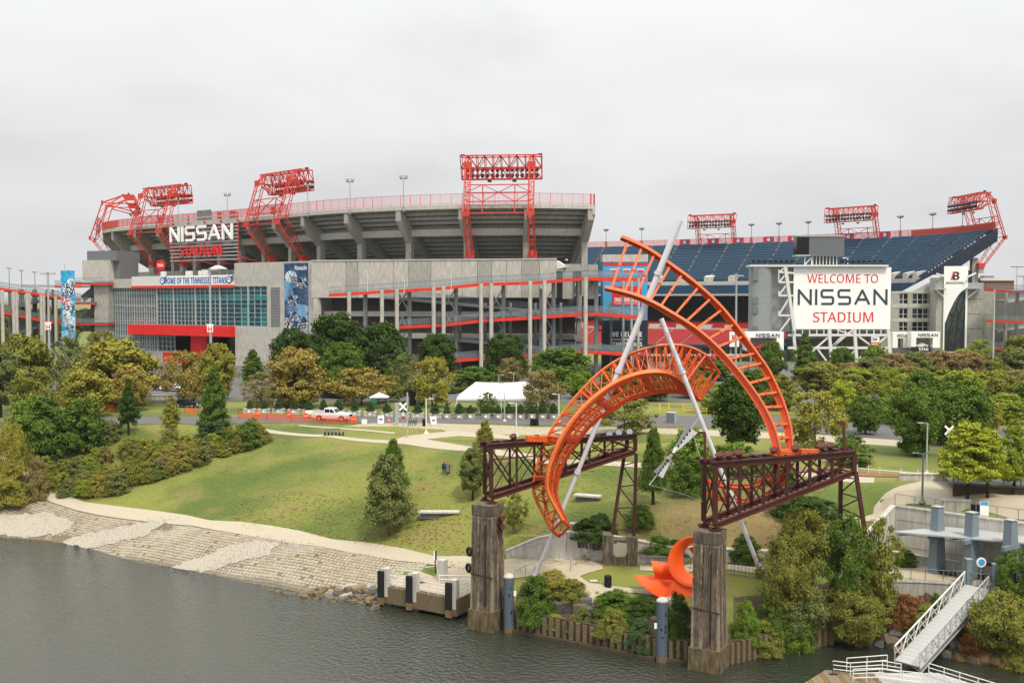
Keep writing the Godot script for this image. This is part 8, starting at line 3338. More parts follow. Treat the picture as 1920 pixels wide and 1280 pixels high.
func build_trees():
	foliage("dark",Color(0.052,0.092,0.020))
	foliage("green",Color(0.100,0.160,0.028))
	foliage("bright",Color(0.150,0.235,0.032))
	foliage("olive",Color(0.210,0.215,0.046))
	foliage("yellow_olive",Color(0.285,0.265,0.050))
	foliage("orange_olive",Color(0.310,0.245,0.062))
	foliage("brown",Color(0.245,0.205,0.078))
	foliage("russet",Color(0.275,0.200,0.085))
	foliage("yellow_green",Color(0.330,0.370,0.040))
	foliage("lime",Color(0.245,0.300,0.040))
	foliage("grey_green",Color(0.165,0.190,0.060))
	foliage("blue_green",Color(0.060,0.110,0.036))
	foliage("rust",Color(0.230,0.105,0.040))
	make_crown("round_a","round",1,190,95,0.25,0.06)
	make_crown("round_b","round",2,190,95,0.25,0.08)
	make_crown("open_a","round",3,160,62,0.22,0.20)
	make_crown("open_b","dome",4,170,66,0.22,0.18)
	make_crown("dome_a","dome",5,210,95,0.25,0.06)
	make_crown("dome_b","dome",6,210,95,0.25,0.08)
	make_crown("cone_a","cone",7,260,90,0.17,0.04)
	make_crown("cone_b","cone",8,220,90,0.19)
	make_crown("tier_a","tier",9,260,80,0.18)
	make_crown("vase_a","vase",10,220,100,0.20)
	make_crown("vase_b","round",11,240,100,0.20,0.06)
	make_crown("spread_a","spread",12,220,90,0.20)
	make_crown("shrub_a","shrub",13,110,80,0.24)
	make_crown("shrub_b","shrub",14,110,80,0.24)
	make_crown("near_a","round",15,250,130,0.155,0.17)
	make_crown("near_b","vase",16,250,130,0.155,0.18)
	make_crown("near_c","shrub",17,220,120,0.18)
	far_wood()
	var G1 := "dark evergreen trees before the ramps"
	var T := [
		[-12,98,622,748,172,"dome_a","olive","broad olive green tree at the left edge before the ramps"],
		[-40,40,650,760,160,"round_b","grey_green","grey green tree cut by the left edge"],
		[86,172,628,745,188,"open_a","grey_green","thin grey green tree below the sky blue poster"],
		[150,236,616,705,204,"open_b","olive","olive tree at the foot of the stair tower"],
		[-20,34,566,655,372,"dome_a","olive","olive tree behind the left ramps at the picture's edge"],
		[24,72,574,655,385,"round_a","green","green tree behind the paired columns of the left ramps"],
		[62,112,570,655,390,"dome_b","olive","olive tree behind the left ramps beside the H sign"],
		[104,152,580,655,380,"round_b","grey_green","grey green tree behind the sky blue poster"],
		[14,112,682,792,150,"open_b","olive","olive tree over the bright green shrub mound at the left edge"],
		[112,214,690,792,158,"round_a","yellow_olive","yellow olive tree over the green shrub mounds"],
		[196,286,688,780,166,"open_b","orange_olive","orange olive tree behind the small dark conifer"],
		[134,300,634,772,176,"dome_b","yellow_olive","broad yellow olive tree in front of the glass stair hall"],
		[108,168,690,772,165,"round_a","olive","small olive tree under the broad yellow olive one"],
		[296,386,652,778,180,"open_b","orange_olive","orange olive tree below the left half of the red canopy"],
		[372,444,641,762,186,"round_b","yellow_olive","yellow olive tree in front of the red H sign"],
		[330,400,668,775,195,"open_a","olive","thin olive tree behind the bald cypress"],
		[438,510,652,716,220,"tier_a","green","layered green tree against the pale concrete block"],
		[452,528,696,778,168,"open_a","brown","small brown sycamore left of the orange sycamore"],
		[498,608,648,770,172,"dome_a","orange_olive","large orange olive sycamore below the tall poster"],
		[506,590,612,706,224,"dome_b","dark","dark green tree in front of the poster's foot"],
		[572,692,582,712,232,"dome_a","dark","tallest dark green tree left of the ramps"],
		[600,690,640,722,212,"round_b","green","mid green tree under the tallest dark one"],
		[662,770,602,716,222,"round_a","dark","broad dark green tree below the ramp's left end"],
		[778,858,624,708,220,"round_b","dark","dark green tree below the second ramp flight's left end"],
		[902,988,620,716,218,"vase_b","dark","dark green rounded tree standing alone before the middle columns"],
		[612,742,686,780,176,"open_b","orange_olive","wide orange olive sycamore right of the pickup"],
		[722,792,660,736,194,"open_a","grey_green","dull dark tree behind the sycamores near the dark kiosk"],
		[766,856,664,776,173,"open_b","yellow_olive","yellowish sycamore with a pale trunk left of the white tent","bark_pale"],
		[843,938,686,742,206,"dome_b","green","low green tree behind the white tent's left end"],
		[930,985,668,730,212,"open_b","brown","brownish thin tree behind the white tent"],
		[972,1062,690,768,160,"open_b","brown","bronze leaved tree in front of the white tent's right end"],
		[996,1114,648,738,208,"dome_a","green","green tree group's largest crown left of the orange arch"],
		[1060,1120,694,756,188,"round_a","bright","bright green tree seen through the lower arch's lattice"],
		[984,1040,658,722,216,"open_a","olive","olive tree between the ramp columns and the arch"],
		[892,936,734,776,160,"open_a","green","small sparse tree in front of the white tent's middle"],
		[1110,1230,742,838,138,"open_b","olive","olive sycamore seen under the crown of the lower arch"],
		[1140,1230,690,770,185,"dome_b","green","green tree behind the lower arch's rails"],
		[1228,1300,700,768,200,"open_a","grey_green","thin tree seen right under the lower arch's end"],
		[1296,1380,672,742,232,"round_a","green","green tree under the red seats inside the ladder arch"],
		[1330,1442,702,834,120,"round_b","dark","dark sycamore filling the inside of the tall ladder arch"],
		[1418,1474,638,728,234,"round_a","green","green tree in front of the left white car portal"],
		[1470,1548,620,718,228,"tier_a","green","layered green tree below the big white board's left corner"],
		[1556,1604,650,700,240,"round_b","green","small green tree under the middle of the big white board"],
		[1612,1668,645,705,236,"dome_a","bright","green tree under the square blue and orange sign"],
		[1120,1196,688,772,196,"dome_a","olive","olive tree behind the left part of the lower arch"],
		[1190,1262,700,782,184,"round_a","green","green tree behind the top of the lower arch"],
		[1262,1336,690,776,190,"dome_b","olive","olive tree behind the right end of the lower arch"],
		[1300,1372,716,790,165,"open_b","lime","lime tree behind the right end of the lower arch"],
		[1380,1452,690,772,186,"round_b","green","green tree framed by the ladder arch's upper rungs"],
		[1424,1500,700,790,168,"dome_a","olive","olive tree behind the ladder arch's lower rungs"],
		[1560,1640,700,790,172,"dome_b","olive","olive tree between the yellow green and the green tree"],
		[1640,1712,742,812,150,"open_b","lime","lime tree left of the vase shaped tree"],
		[1690,1766,696,780,168,"round_b","green","green crown above the vase shaped tree"],
		[1762,1846,690,780,166,"dome_a","lime","lime crown above the large round green tree"],
		[1836,1916,700,790,170,"round_a","olive","olive crown above the lime tree at the right"],
		[1890,1960,716,810,156,"dome_b","green","green tree cut by the right edge above the plaza"],
		[606,680,690,762,190,"dome_b","green","green tree behind the wide sycamore"],
		[690,760,700,768,182,"open_b","olive","olive tree left of the yellowish sycamore"],
		[1486,1582,678,768,204,"dome_a","olive","olive dome shaped tree right of the ladder arch"],
		[1470,1592,726,856,124,"open_b","yellow_olive","yellow olive sycamore with pale trunk above the right gantry","bark_pale"],
		[1552,1608,712,774,158,"round_a","yellow_green","yellow green tree behind the yellow olive sycamore"],
		[1586,1660,740,834,138,"round_b","green","green tree right of the yellow olive sycamore"],
		[1640,1706,688,772,170,"open_b","lime","lime yellow tree with bare orange ground beneath"],
		[1662,1772,722,852,119,"vase_a","green","vase shaped green tree by the curve of the street"],
		[1722,1858,714,850,128,"vase_b","green","large round green tree right of the vase shaped one"],
		[1842,1930,736,834,150,"dome_b","lime","lime green tree at the right edge behind the plaza trees"],
		[1830,1880,750,838,140,"round_a","yellow_olive","yellow tinged tree between the round green and the lime tree"],
		[1812,1862,634,676,250,"open_b","lime","small lime tree before the concrete tower"],
		[1880,1945,626,690,240,"dome_a","olive","olive tree at the right edge under the ramp"],
		[1786,1826,652,690,245,"round_a","yellow_green","small yellow tree at the tyre banner's foot"],
	]
	for q in T:
		tree(q[0],q[1],q[2],q[3],q[4],q[5],q[6],q[7],G1 if q[6] == "dark" and q[4] > 200 else "",q[8] if q.size() > 8 else "bark")
	var rows := [[[1590,672],[1632,664],[1676,660],[1718,652],[1762,655],[1808,660],[1856,664],[1902,655],[1945,660]],[[1604,692],[1652,686],[1702,682],[1752,684],[1806,688],[1862,690],[1918,686]],[[1706,704],[1760,706],[1822,708],[1884,706]]]
	var dist := [228.0,202.0,180.0]
	rng.seed = 71
	var names := ["back","middle","front"]
	for r in 3:
		for q in rows[r]:
			var w := rng.randf_range(34,44) * (1.0 + r * 0.12)
			var tone: String = ["russet","olive","russet","grey_green"][rng.randi() % 4] if r == 0 else ["brown","olive","lime","yellow_olive"][rng.randi() % 4] if r == 1 else ["olive","lime","yellow_olive"][rng.randi() % 3]
			tree(q[0] - w,q[0] + w,q[1] + rng.randf_range(-7,7),q[1] + 74,dist[r],["vase_b","round_a","dome_b","round_b"][rng.randi() % 4],tone,nth(rows[r],q) + " autumn tree from the left in the %s row of the car park grove" % names[r],"car park grove, %s row" % names[r])
	var L := [
		[663,788,850,985,727,1004,"cone_a","grey_green","large pyramidal tree on the slope left of the concrete bench","bark_pale"],
		[706,770,820,925,742,950,"cone_b","green","brighter green conical tree just behind the pyramidal one","bark"],
		[884,934,786,850,908,905,"cone_b","olive","slender tree rising above the left gantry's near end","bark"],
		[856,916,838,922,884,938,"round_b","grey_green","bushy tree left of the left gantry's near end","bark"],
		[934,992,922,984,957,1004,"open_a","olive","young tree with a pale trunk inside the left gantry","bark_pale"],
		[1192,1258,800,925,1230,946,"cone_a","green","dense green conical tree between the two gantries","bark"],
		[1040,1080,806,850,1062,862,"cone_b","green","small green conifer behind the left gantry's orange bracket","bark"],
		[212,269,706,800,241,814,"tier_a","dark","small dark conifer with a bare trunk on the left lawn","bark"],
		[294,348,736,806,320,820,"tier_a","yellow_olive","small yellow green bald cypress on the left lawn","bark"],
		[358,447,680,815,402,822,"tier_a","green","tall green bald cypress on the left lawn","bark"],
		[-8,54,788,936,22,940,"near_b","yellow_olive","yellow olive tree at the left edge beside the stone bank","bark"],
		[1746,1884,788,902,1811,946,"spread_a","yellow_green","nearer yellow green tree with layered boughs on the upper plaza","bark"],
		[1806,1900,800,900,1853,934,"spread_a","yellow_green","second yellow green tree, close behind the nearer one","bark"],
		[1866,1936,780,905,1897,928,"spread_a","lime","greener layered tree at the right edge of the upper plaza","bark"],
		[1420,1520,1000,1150,1478,1200,"near_a","olive","olive tree on the bank right of the right pier","bark"],
		[1452,1560,948,1110,1510,1196,"near_b","olive","tall green tree rising in front of the right gantry","bark"],
		[1530,1640,962,1140,1588,1200,"near_b","green","second tall green tree in front of the right gantry's far legs","bark"],
		[1610,1690,968,1120,1655,1170,"open_a","olive","sparse olive tree left of the canopy","bark"],
		[1440,1560,1080,1200,1500,1212,"near_a","grey_green","dull green tree hanging low over the water","bark"],
		[1545,1655,1080,1205,1600,1214,"near_a","olive","yellowing tree low over the water left of the boulders","bark"],
		[1860,1950,1030,1130,1905,1150,"near_b","green","green tree at the right edge below the columns","bark"],
		[1815,1935,1105,1215,1880,1235,"near_a","olive","dense olive tree right of the gangway","bark"],
	]
	for q in L:
		var p := gpx(q[4],q[5])
		tree(q[0],q[1],q[2],q[3],-p.z,q[6],q[7],q[8],"",q[9])
	var S := [
		[964,1042,1074,1166,"near_c","green","large glossy green bush beside the left mooring pile"],
		[1002,1080,1068,1112,"near_c","yellow_olive","yellowing shrub behind the glossy bush"],
		[1040,1104,1084,1122,"near_c","olive","spreading shrub left of the garden path"],
		[1110,1200,1106,1150,"near_c","green","low spreading juniper in front of the garden path"],
		[1168,1246,1118,1150,"near_c","dark","dark juniper below the orange spiral"],
		[1112,1180,1140,1192,"near_c","olive","rounded bush hanging over the sheet piles"],
		[1076,1112,1136,1180,"near_c","grey_green","small dark shrub among the cut stone blocks"],
		[1020,1062,1150,1176,"near_c","yellow_green","low yellow flowering plant at the sheet pile edge"],
		[1058,1096,1152,1182,"near_c","olive","straggling weed at the sheet pile edge"],
		[1166,1238,1160,1216,"near_c","blue_green","blue green bush trailing over the sheet piles"],
		[1240,1300,1106,1216,"near_c","dark","tall dark bush against the right pier"],
		[1250,1300,1150,1228,"near_c","green","green bush at the foot of the right pier"],
		[1370,1430,1122,1210,"near_c","bright","bright green bush right of the right pier"],
		[1410,1480,1098,1205,"near_c","green","green bush between the pier and the olive tree"],
		[1386,1470,1160,1222,"near_c","olive","weeds draped over the sheet piles right of the pier"],
		[1450,1530,1130,1226,"near_c","bright","leafy green shrub low on the bank"],
		[1240,1345,800,892,"shrub_a","bright","broad bright green shrub behind the silver spindle"],
		[1252,1330,850,925,"shrub_b","green","green shrub left of the right gantry's near end"],
		[1330,1432,826,884,"shrub_b","bright","bright green shrub behind the right gantry"],
		[1548,1640,812,870,"shrub_a","green","dark green shrub behind the right gantry's far end"],
		[1420,1500,858,905,"shrub_b","green","green bush under the ladder arch's foot"],
		[1440,1580,930,968,"near_c","dark","long low juniper on the slope under the right gantry"],
		[1068,1150,970,1010,"near_c","dark","dark juniper above the lettered wall"],
		[1096,1160,962,1002,"near_c","blue_green","second juniper above the lettered wall, nearer the gantry legs"],
		[1196,1270,1004,1036,"near_c","green","green juniper over the wall right of the land pier"],
		[1240,1296,1012,1040,"near_c","dark","dark juniper over the wall beside the orange ring"],
		[1366,1430,1000,1052,"near_c","dark","dark juniper on the slope right of the right pier"],
		[1170,1230,944,984,"near_c","green","low shrub between the left gantry's legs and the conical tree"],
		[1590,1680,1040,1120,"near_c","olive","loose olive shrub in front of the panelled wall"],
		[1676,1720,1028,1062,"near_c","green","green weeds in the ledge left of the first column"],
		[1762,1802,1048,1064,"near_c","olive","low weeds in the ledge between the columns"],
		[1828,1876,1056,1074,"near_c","olive","dry weeds in the ledge near the third column"],
		[1750,1766,955,1005,"near_c","green","vine climbing beside the leftmost column"],
		[1810,1828,968,990,"near_c","green","green plant beside the top of the middle column"],
		[1888,1902,982,1005,"near_c","green","green plant beside the top of the rightmost column"],
		[1660,1740,1112,1175,"near_c","rust","rust red shrub left of the gangway"],
		[1700,1770,1130,1190,"near_c","olive","olive shrub close beside the gangway"],
		[1600,1690,1108,1170,"near_c","olive","tangled olive shrub above the boulders"],
		[1690,1740,1150,1205,"near_c","green","green shrub among the boulders left of the gangway"],
		[1836,1900,1150,1215,"near_c","green","green shrub just right of the gangway"],
		[1872,1945,1185,1250,"near_c","olive","olive shrub over the boulders at the right edge"],
		[1880,1940,1090,1160,"near_c","lime","yellow green shrub at the right edge"],
		[1800,1860,1165,1228,"near_c","rust","reddish brush under the gangway's right side"],
		[1745,1765,1110,1135,"near_c","bright","small green plant on the landing's edge wall"],
		[0,110,745,840,"shrub_a","bright","bright green mound of shrub at the left edge"],
		[30,140,738,850,"shrub_b","green","green shrub mound behind the left edge one"],
		[110,205,742,842,"shrub_a","green","green shrub mound left of the small dark conifer"],
		[70,130,806,862,"shrub_b","blue_green","round dark green bush on the left bank"],
		[130,200,780,838,"shrub_a","dark","dark bush between the green mounds"],
		[180,232,788,824,"shrub_b","grey_green","pale leaved bush on the left bank"],
		[40,90,800,868,"shrub_a","green","green bush above the yellow tree at the left edge"],
		[360,450,786,832,"shrub_b","blue_green","dark bush skirting the tall bald cypress"],
		[430,500,790,838,"shrub_a","green","green bush at the right end of the thicket"],
		[-20,60,870,945,"near_c","yellow_olive","yellow bush at the left end of the stone bank"],
		[40,90,850,935,"near_c","brown","bronze bush beside the gauge post at the left"],
	]
	for q in S:
		shrub(q[0],q[1],q[2],q[3],q[4],q[5],q[6])
	rng.seed = 91
	for i in 170:
		var px := 70 + pow(rng.randf(),0.9) * 425.0
		var lowest := 930.0 if px < 210 else lerpf(930,830,(px - 210) / 285.0)
		var py := lerpf(lerpf(856,808,(px - 70) / 425.0),lowest,sqrt(rng.randf()))
		var w := rng.randf_range(11,25)
		shrub(px - w,px + w,py - w * rng.randf_range(1.1,1.8),py,["shrub_a","shrub_b","near_c"][i % 3],["olive","yellow_olive","olive","green","grey_green","olive","brown","yellow_olive","orange_olive","lime"][rng.randi() % 10],"low autumn shrub in the thicket between the stone bank and the left lawn","shrubs of the thicket")
	for i in 16:
		var px := 640 + i * 33.0
		tree(px - 24,px + 24,716 + rng.randf_range(-10,10),752,200.0 + rng.randf_range(-8,8),["shrub_a","shrub_b"][i % 2],["green","olive","grey_green"][i % 3],NTH[i] + " from the left of the low hedge bushes along the car park's far edge","hedge of the car park","bark","hedge_bush")

func far_wood():
	var spots := []
	var cols := []
	rng.seed = 55
	for i in 420:
		var px := rng.randf_range(-260,2180)
		var d := rng.randf_range(560,900)
		var x := (px - 960) / F * d
		var s := rng.randf_range(1.2,2.0)
		spots.append(Transform3D(Basis(Vector3.UP,rng.randf() * TAU).scaled(Vector3(s * 1.3,s,s * 1.3)),V(x,9.0,d)))
		var k := rng.randf_range(0.8,1.3)
		cols.append(Color(0.075 * k,0.095 * k,0.04 * k))
	var m: StandardMaterial3D = tones["green"].duplicate()
	m.albedo_color = Color.WHITE
	copies("far_wood",crowns["round_a"],spots,cols,m,"distant dull green wood along the horizon")

# ---------------------------------------------------------------- things along the street
func build_street_things():
	var xs := [468,495,522,551,579,606,634,665,694,725.5,757,783,816,838,861,882,911,934,954,976,997,1017,1038]
	var makers := []
	for round_tub in [false,true]:
		var o := thing("planter","","planter","concrete planters with clipped evergreens along the street")
		var g := G.new()
		if round_tub:
			g.lathe([Vector2(0.62,0),Vector2(0.70,0.72),Vector2(0.73,0.72),Vector2(0.73,0.85),Vector2(0.62,0.85),Vector2(0.6,0.7),Vector2(0,0.7)],20)
		else:
			g.cham(Vector3(0,0.4,0),Vector3(1.9,0.8,0.95),0.05)
			g.cham(Vector3(0,0.74,0),Vector3(2.0,0.14,1.05),0.03)
		part("tub",g,M["concrete_light"],o)
		tpart("badge","white_sign",o,Vector3(0,0.42,0.0),Vector3(0,0.42,0.76 if round_tub else 0.53),0.2,0.2,12)
		tpart("stem","bark",o,Vector3(0,0.6,0),Vector3(0,1.1,0),0.06,0.05,6)
		makers.append(o)
	var ref := ["at the row's left end beside the cypress","second from the row's left end","third from the row's left end","fourth from the row's left end","left of the orange barrels","behind the pickup's load bed","behind the pickup's cab","behind the pickup's bonnet","right of the pickup","left of the white A frame board","behind the crossed railway sign","left of the pale street lamp","right of the pale street lamp","first round tub right of the street lamp","before the white tent's left corner pole","under the tent's left slope","left of the small tree before the tent","under the tent's ridge, left part","under the tent's ridge, right part","before the tent's bronze tree","right of the bronze tree","second from the row's right end","at the right end by the orange lattice"]
	for i in xs.size():
		var p := gpx(xs[i],lerpf(775,785,clampf((xs[i] - 520) / 320.0,0,1)))
		var src: Node3D = makers[1 if i >= 13 else 0]
		var o: Node3D = src
		if i in [0,13]:
			o.position = p
			o.set_meta("label","")
		else:
			o = dup(src,"planter","",p,0.0)
		o.set_meta("label",("round" if i >= 13 else "oblong") + " concrete planter with dark clipped evergreen, " + ref[i])
		var c := MeshInstance3D.new()
		c.name = "evergreen"
		c.mesh = crowns["cone_b"]
		c.material_override = tones["blue_green"]
		rng.seed = i
		var wide := rng.randf_range(0.75,1.15)
		c.transform = Transform3D(Basis(Vector3.UP,i * 1.3).scaled(Vector3(wide / 3.3,rng.randf_range(0.24,0.33),wide / 3.3)),Vector3(0,0.72,0))
		if o.has_node("evergreen"):
			o.get_node("evergreen").free()
		o.add_child(c,true)
	var tp := gpx(623,789)
	car("pickup_truck",M["car_white"],"white crew cab pickup parked behind the orange net fence","pickup truck",Transform3D(Basis(Vector3.UP,-0.22),tp),true)
	net_fence([[446,785],[500,788],[545,789],[600,792],[650,794]],"long orange net fence in front of the white pickup")
	net_fence([[650,794],[671,794]],"short denser orange net fence right of the pickup")
	net_fence([[176,769],[215,771]],"orange net fence seen between the trees at the left")
	net_fence([[345,776],[372,778]],"orange net fence beside the bald cypress")
	for q in [[542,783,"left orange barrel in the net fence"],[573,786,"orange barrel just left of the pickup"],[662,792,"orange barrel just right of the pickup"],[481,781,"orange barrel at the left end of the long net fence"]]:
		var o := thing("traffic_barrel",q[2],"traffic barrel","orange barrels of the net fence",gpx(q[0],q[1]))
		var g := G.new()
		g.lathe([Vector2(0.32,0),Vector2(0.30,0.35),Vector2(0.28,0.7),Vector2(0.24,1.0),Vector2(0.1,1.06),Vector2(0,1.06)],14)
		part("drum",g,M["cone_orange"],o)
		g = G.new()
		g.lathe([Vector2(0.30,0.5),Vector2(0.29,0.64)],14)
		part("stripe",g,M["white_sign"],o)
	var o := thing("boat_trailer","small white and yellow utility cart beside the pickup","cart","",gpx(579,784))
	var g := G.new()
	g.cham(Vector3(0,0.95,0),Vector3(1.1,0.5,0.7),0.1)
	part("hood",g,M["white_sign"],o)
	bpart("body","yellow",o,Vector3(0.3,0.5,0.05),Vector3(1.4,0.25,0.6))
	g = G.new()
	for x in [-0.4,0.7]: g.tube(Vector3(x,0.22,-0.35),Vector3(x,0.22,0.4),0.22,0.22,10)
	part("wheel",g,M["rubber"],o)
	for q in [[714,794,"white A frame board on the street edge left of the traffic cone",0.0],[812,796,"white A frame board right of the pale street lamp",0.5]]:
		o = thing("sandwich_board",q[2],"sandwich board","",gpx(q[0],q[1]),q[3])
		for s in [-1.0,1.0]:
			wpart("panel","white_sign",o,Transform3D(Basis(Vector3.RIGHT,-s * 0.22),Vector3(0,0,s * 0.28)),-0.45,0.45,0.1,1.25,-0.02,0.02)
			wpart("print","sign_slate",o,Transform3D(Basis(Vector3.RIGHT,-s * 0.22),Vector3(0,0,s * 0.28)),-0.3,0.3,0.55,0.8,0.021,0.03)
	o = thing("traffic_cone","orange traffic cone right of the white A frame board","traffic cone","",gpx(729,793))
	g = G.new()
	g.lathe([Vector2(0.2,0.05),Vector2(0.12,0.4),Vector2(0.04,0.8),Vector2(0,0.8)],12)
	part("cone",g,M["cone_orange"],o)
	bpart("base","rubber",o,Vector3(0,0.03,0),Vector3(0.5,0.06,0.5))
	g = G.new()
	g.lathe([Vector2(0.125,0.4),Vector2(0.085,0.56)],12)
	part("stripe",g,M["white_sign"],o)
	g = G.new()
	g.box(gpx(683,794) + Vector3(0,0.3,0),Vector3(0.75,0.6,0.5))
	one("white_box",g,M["white_sign"],"plain white box on the ground right of the net fence","box")
	var cs := crossing_sign(gpx(756,818),"tall white crossed railway sign with red plate on the lawn edge",4.4)
	g = G.new()
	g.fbox(-0.16,0.16,2.9,3.3,0.1,0.14)
	part("plate",g,M["white_sign"],cs)
	g = G.new()
	g.prism(pv([Vector2(-0.3,2.75),Vector2(0.3,2.75),Vector2(0,2.3)]),0.1,0.13)
	part("red_plate",g,M["sign_red"],cs)
	for q in [[744,798,3.4,0.26,"wide pale post left of the crossed railway sign"],[764,821,6.2,0.09,"tall thin pole right of the crossed railway sign"],[786,808,2.0,0.05,"short thin post left of the pale street lamp"],[782,762,4.4,0.08,"thin pole behind the planters"]]:
		g = G.new()
		g.fbox(-q[3],q[3],0,q[2],-q[3] * 0.5,q[3] * 0.5)
		var m := one("post",g,M["galv"],q[4],"post","posts about the street crossing")
		m.position = gpx(q[0],q[1])
	lamp_post(gpx(799,813),4.9,"pale street lamp with a single arm by the lawn tip",M["white_paint"],1,"",1.0)
	lamp_post(gpx(968,818),4.6,"pale street lamp left of the orange lattice",M["white_paint"],1)
	lamp_post(gpx(946,790),4.4,"thin pale lamp pole in front of the white tent",M["galv"],1)
	lamp_post(gpx(1048,792),4.4,"pale street lamp just left of the lower arch",M["white_paint"],1)
	lamp_post(at(935,752,188) * Vector3(1,0,1) + Vector3(0,10,0),4.6,"left one of two lamp posts behind the white tent",M["galv"],1,"lamp posts behind the tent",1.0)
	lamp_post(at(963,752,186) * Vector3(1,0,1) + Vector3(0,10,0),5.2,"right one of two lamp posts behind the white tent",M["galv"],1,"lamp posts behind the tent")
	lamp_post(at(1479,730,200) * Vector3(1,0,1) + Vector3(0,10,0),5.5,"pale lamp post behind the ladder arch's right side",M["galv"],1,"",1.0)
	lamp_post(at(782,758,184) * Vector3(1,0,1) + Vector3(0,10,0),6.0,"pale lamp post behind the yellowish sycamore",M["galv"],1,"",1.0)
	o = thing("park_bench","long grey slatted bench with dark legs beside the upper walk","bench","",gpx(626,816),-0.12)
	for k in 4:
		bpart("slat","steel_grey",o,Vector3(0,0.5,-0.2 + k * 0.13),Vector3(2.9,0.05,0.1))
	for k in 2:
		bpart("back_slat","steel_grey",o,Vector3(-0.3,0.72 + k * 0.16,-0.36 - k * 0.04),Vector3(2.2,0.1,0.04))
	for k in 6:
		bpart("leg","black",o,Vector3(-1.3 + k * 0.52,0.24,0),Vector3(0.12,0.48,0.45))
	o = thing("cycle_rack","black two hoop cycle rack right of the crossed railway sign","cycle rack","",gpx(772,799))
	for k in 4:
		g = G.new()
		var x := -0.5 + k * 0.34
		g.path([Vector3(x,0,0),Vector3(x,0.75,0),Vector3(x + 0.1,0.9,0),Vector3(x + 0.2,0.75,0),Vector3(x + 0.2,0.2,0)],0.05,6)
		part("hoop",g,M["black"],o)
	bin(gpx(796,799),"slim black litter bin beside the pale street lamp","")
	for q in [[998,798,"left one of two black bins on the forecourt by the arch"],[1006,798,"right one of two black bins on the forecourt by the arch"]]:
		bin(gpx(q[0],q[1]),q[2],"black bins on the forecourt")
	o = thing("utility_box","grey electrical cabinet on the grass right of the lower arch","cabinet","",gpx(1259,793),-0.5)
	g = G.new()
	g.cham(Vector3(0,0.85,0),Vector3(1.35,1.7,1.0),0.05)
	part("body",g,M["galv"],o)
	for x in [-0.33,0.33]:
		bpart("door","steel_grey",o,Vector3(x,0.85,0.51),Vector3(0.6,1.5,0.03))
	for q in [[1172,768,"yellow bollard left of the grey cabinet"],[1205,770,"second yellow bollard left of the grey cabinet"],[1237,770,"yellow bollard behind the grey cabinet"],[1254,768,"yellow bollard right behind the grey cabinet"],[1281,770,"yellow bollard right of the grey cabinet"],[1345,775,"yellow bollard left of the dark sycamore"]]:
		yellow_bollard(gpx(q[0],q[1]),q[2],"yellow bollards behind the grey cabinet")
	posts_and_rails("railing","yellow barrier rails at the street behind the grey cabinet","",[gpx(1285,774),gpx(1345,778)],1.0,M["yellow"],[0.5,1.0],1.6,0.05)
	posts_and_rails("railing","white post and rail fence along the upper right walk","",[gpx(1608,886),gpx(1650,890),gpx(1690,893),gpx(1722,897)],0.9,M["white_paint"],[0.55],1.5,0.05)
	posts_and_rails("railing","low white rail along the walk behind the right gantry","",[gpx(1500,866),gpx(1600,876)],0.5,M["white_paint"],[1.0],2.0,0.04)
	tent()
	kiosks()
	parked_cars()

func net_fence(px: Array,label: String) -> void:
	var o := thing("net_fence",label,"fence","orange net fences along the lawn")
	var g := G.new()
	var pts := []
	for q in px: pts.append(gpx(q[0],q[1]))
	for i in pts.size() - 1:
		var a: Vector3 = pts[i]
		var b: Vector3 = pts[i + 1]
		for k in 4:
			g.bar(a + Vector3.UP * (0.12 + k * 0.32),b + Vector3.UP * (0.10 + k * 0.32 + 0.02 * (k % 2)),0.02,0.035)
		var n := int(a.distance_to(b) / 0.3)
		for k in n:
			var p := a.lerp(b,k / float(n))
			g.bar(p + Vector3.UP * 0.1,p + Vector3.UP * 1.1,0.022)
	part("net",g,M["cone_orange"],o)
	g = G.new()
	for i in pts.size() - 1:
		g.bar(pts[i] + Vector3.UP * 0.62,pts[i + 1] + Vector3.UP * 0.62,0.008,0.95)
	part("net_web",g,M["orange_net"],o)
	for i in pts.size():
		tpart("stake","maroon",o,pts[i] - Vector3.UP * 0.1,pts[i] + Vector3.UP * 1.25,0.03,0.03,6)

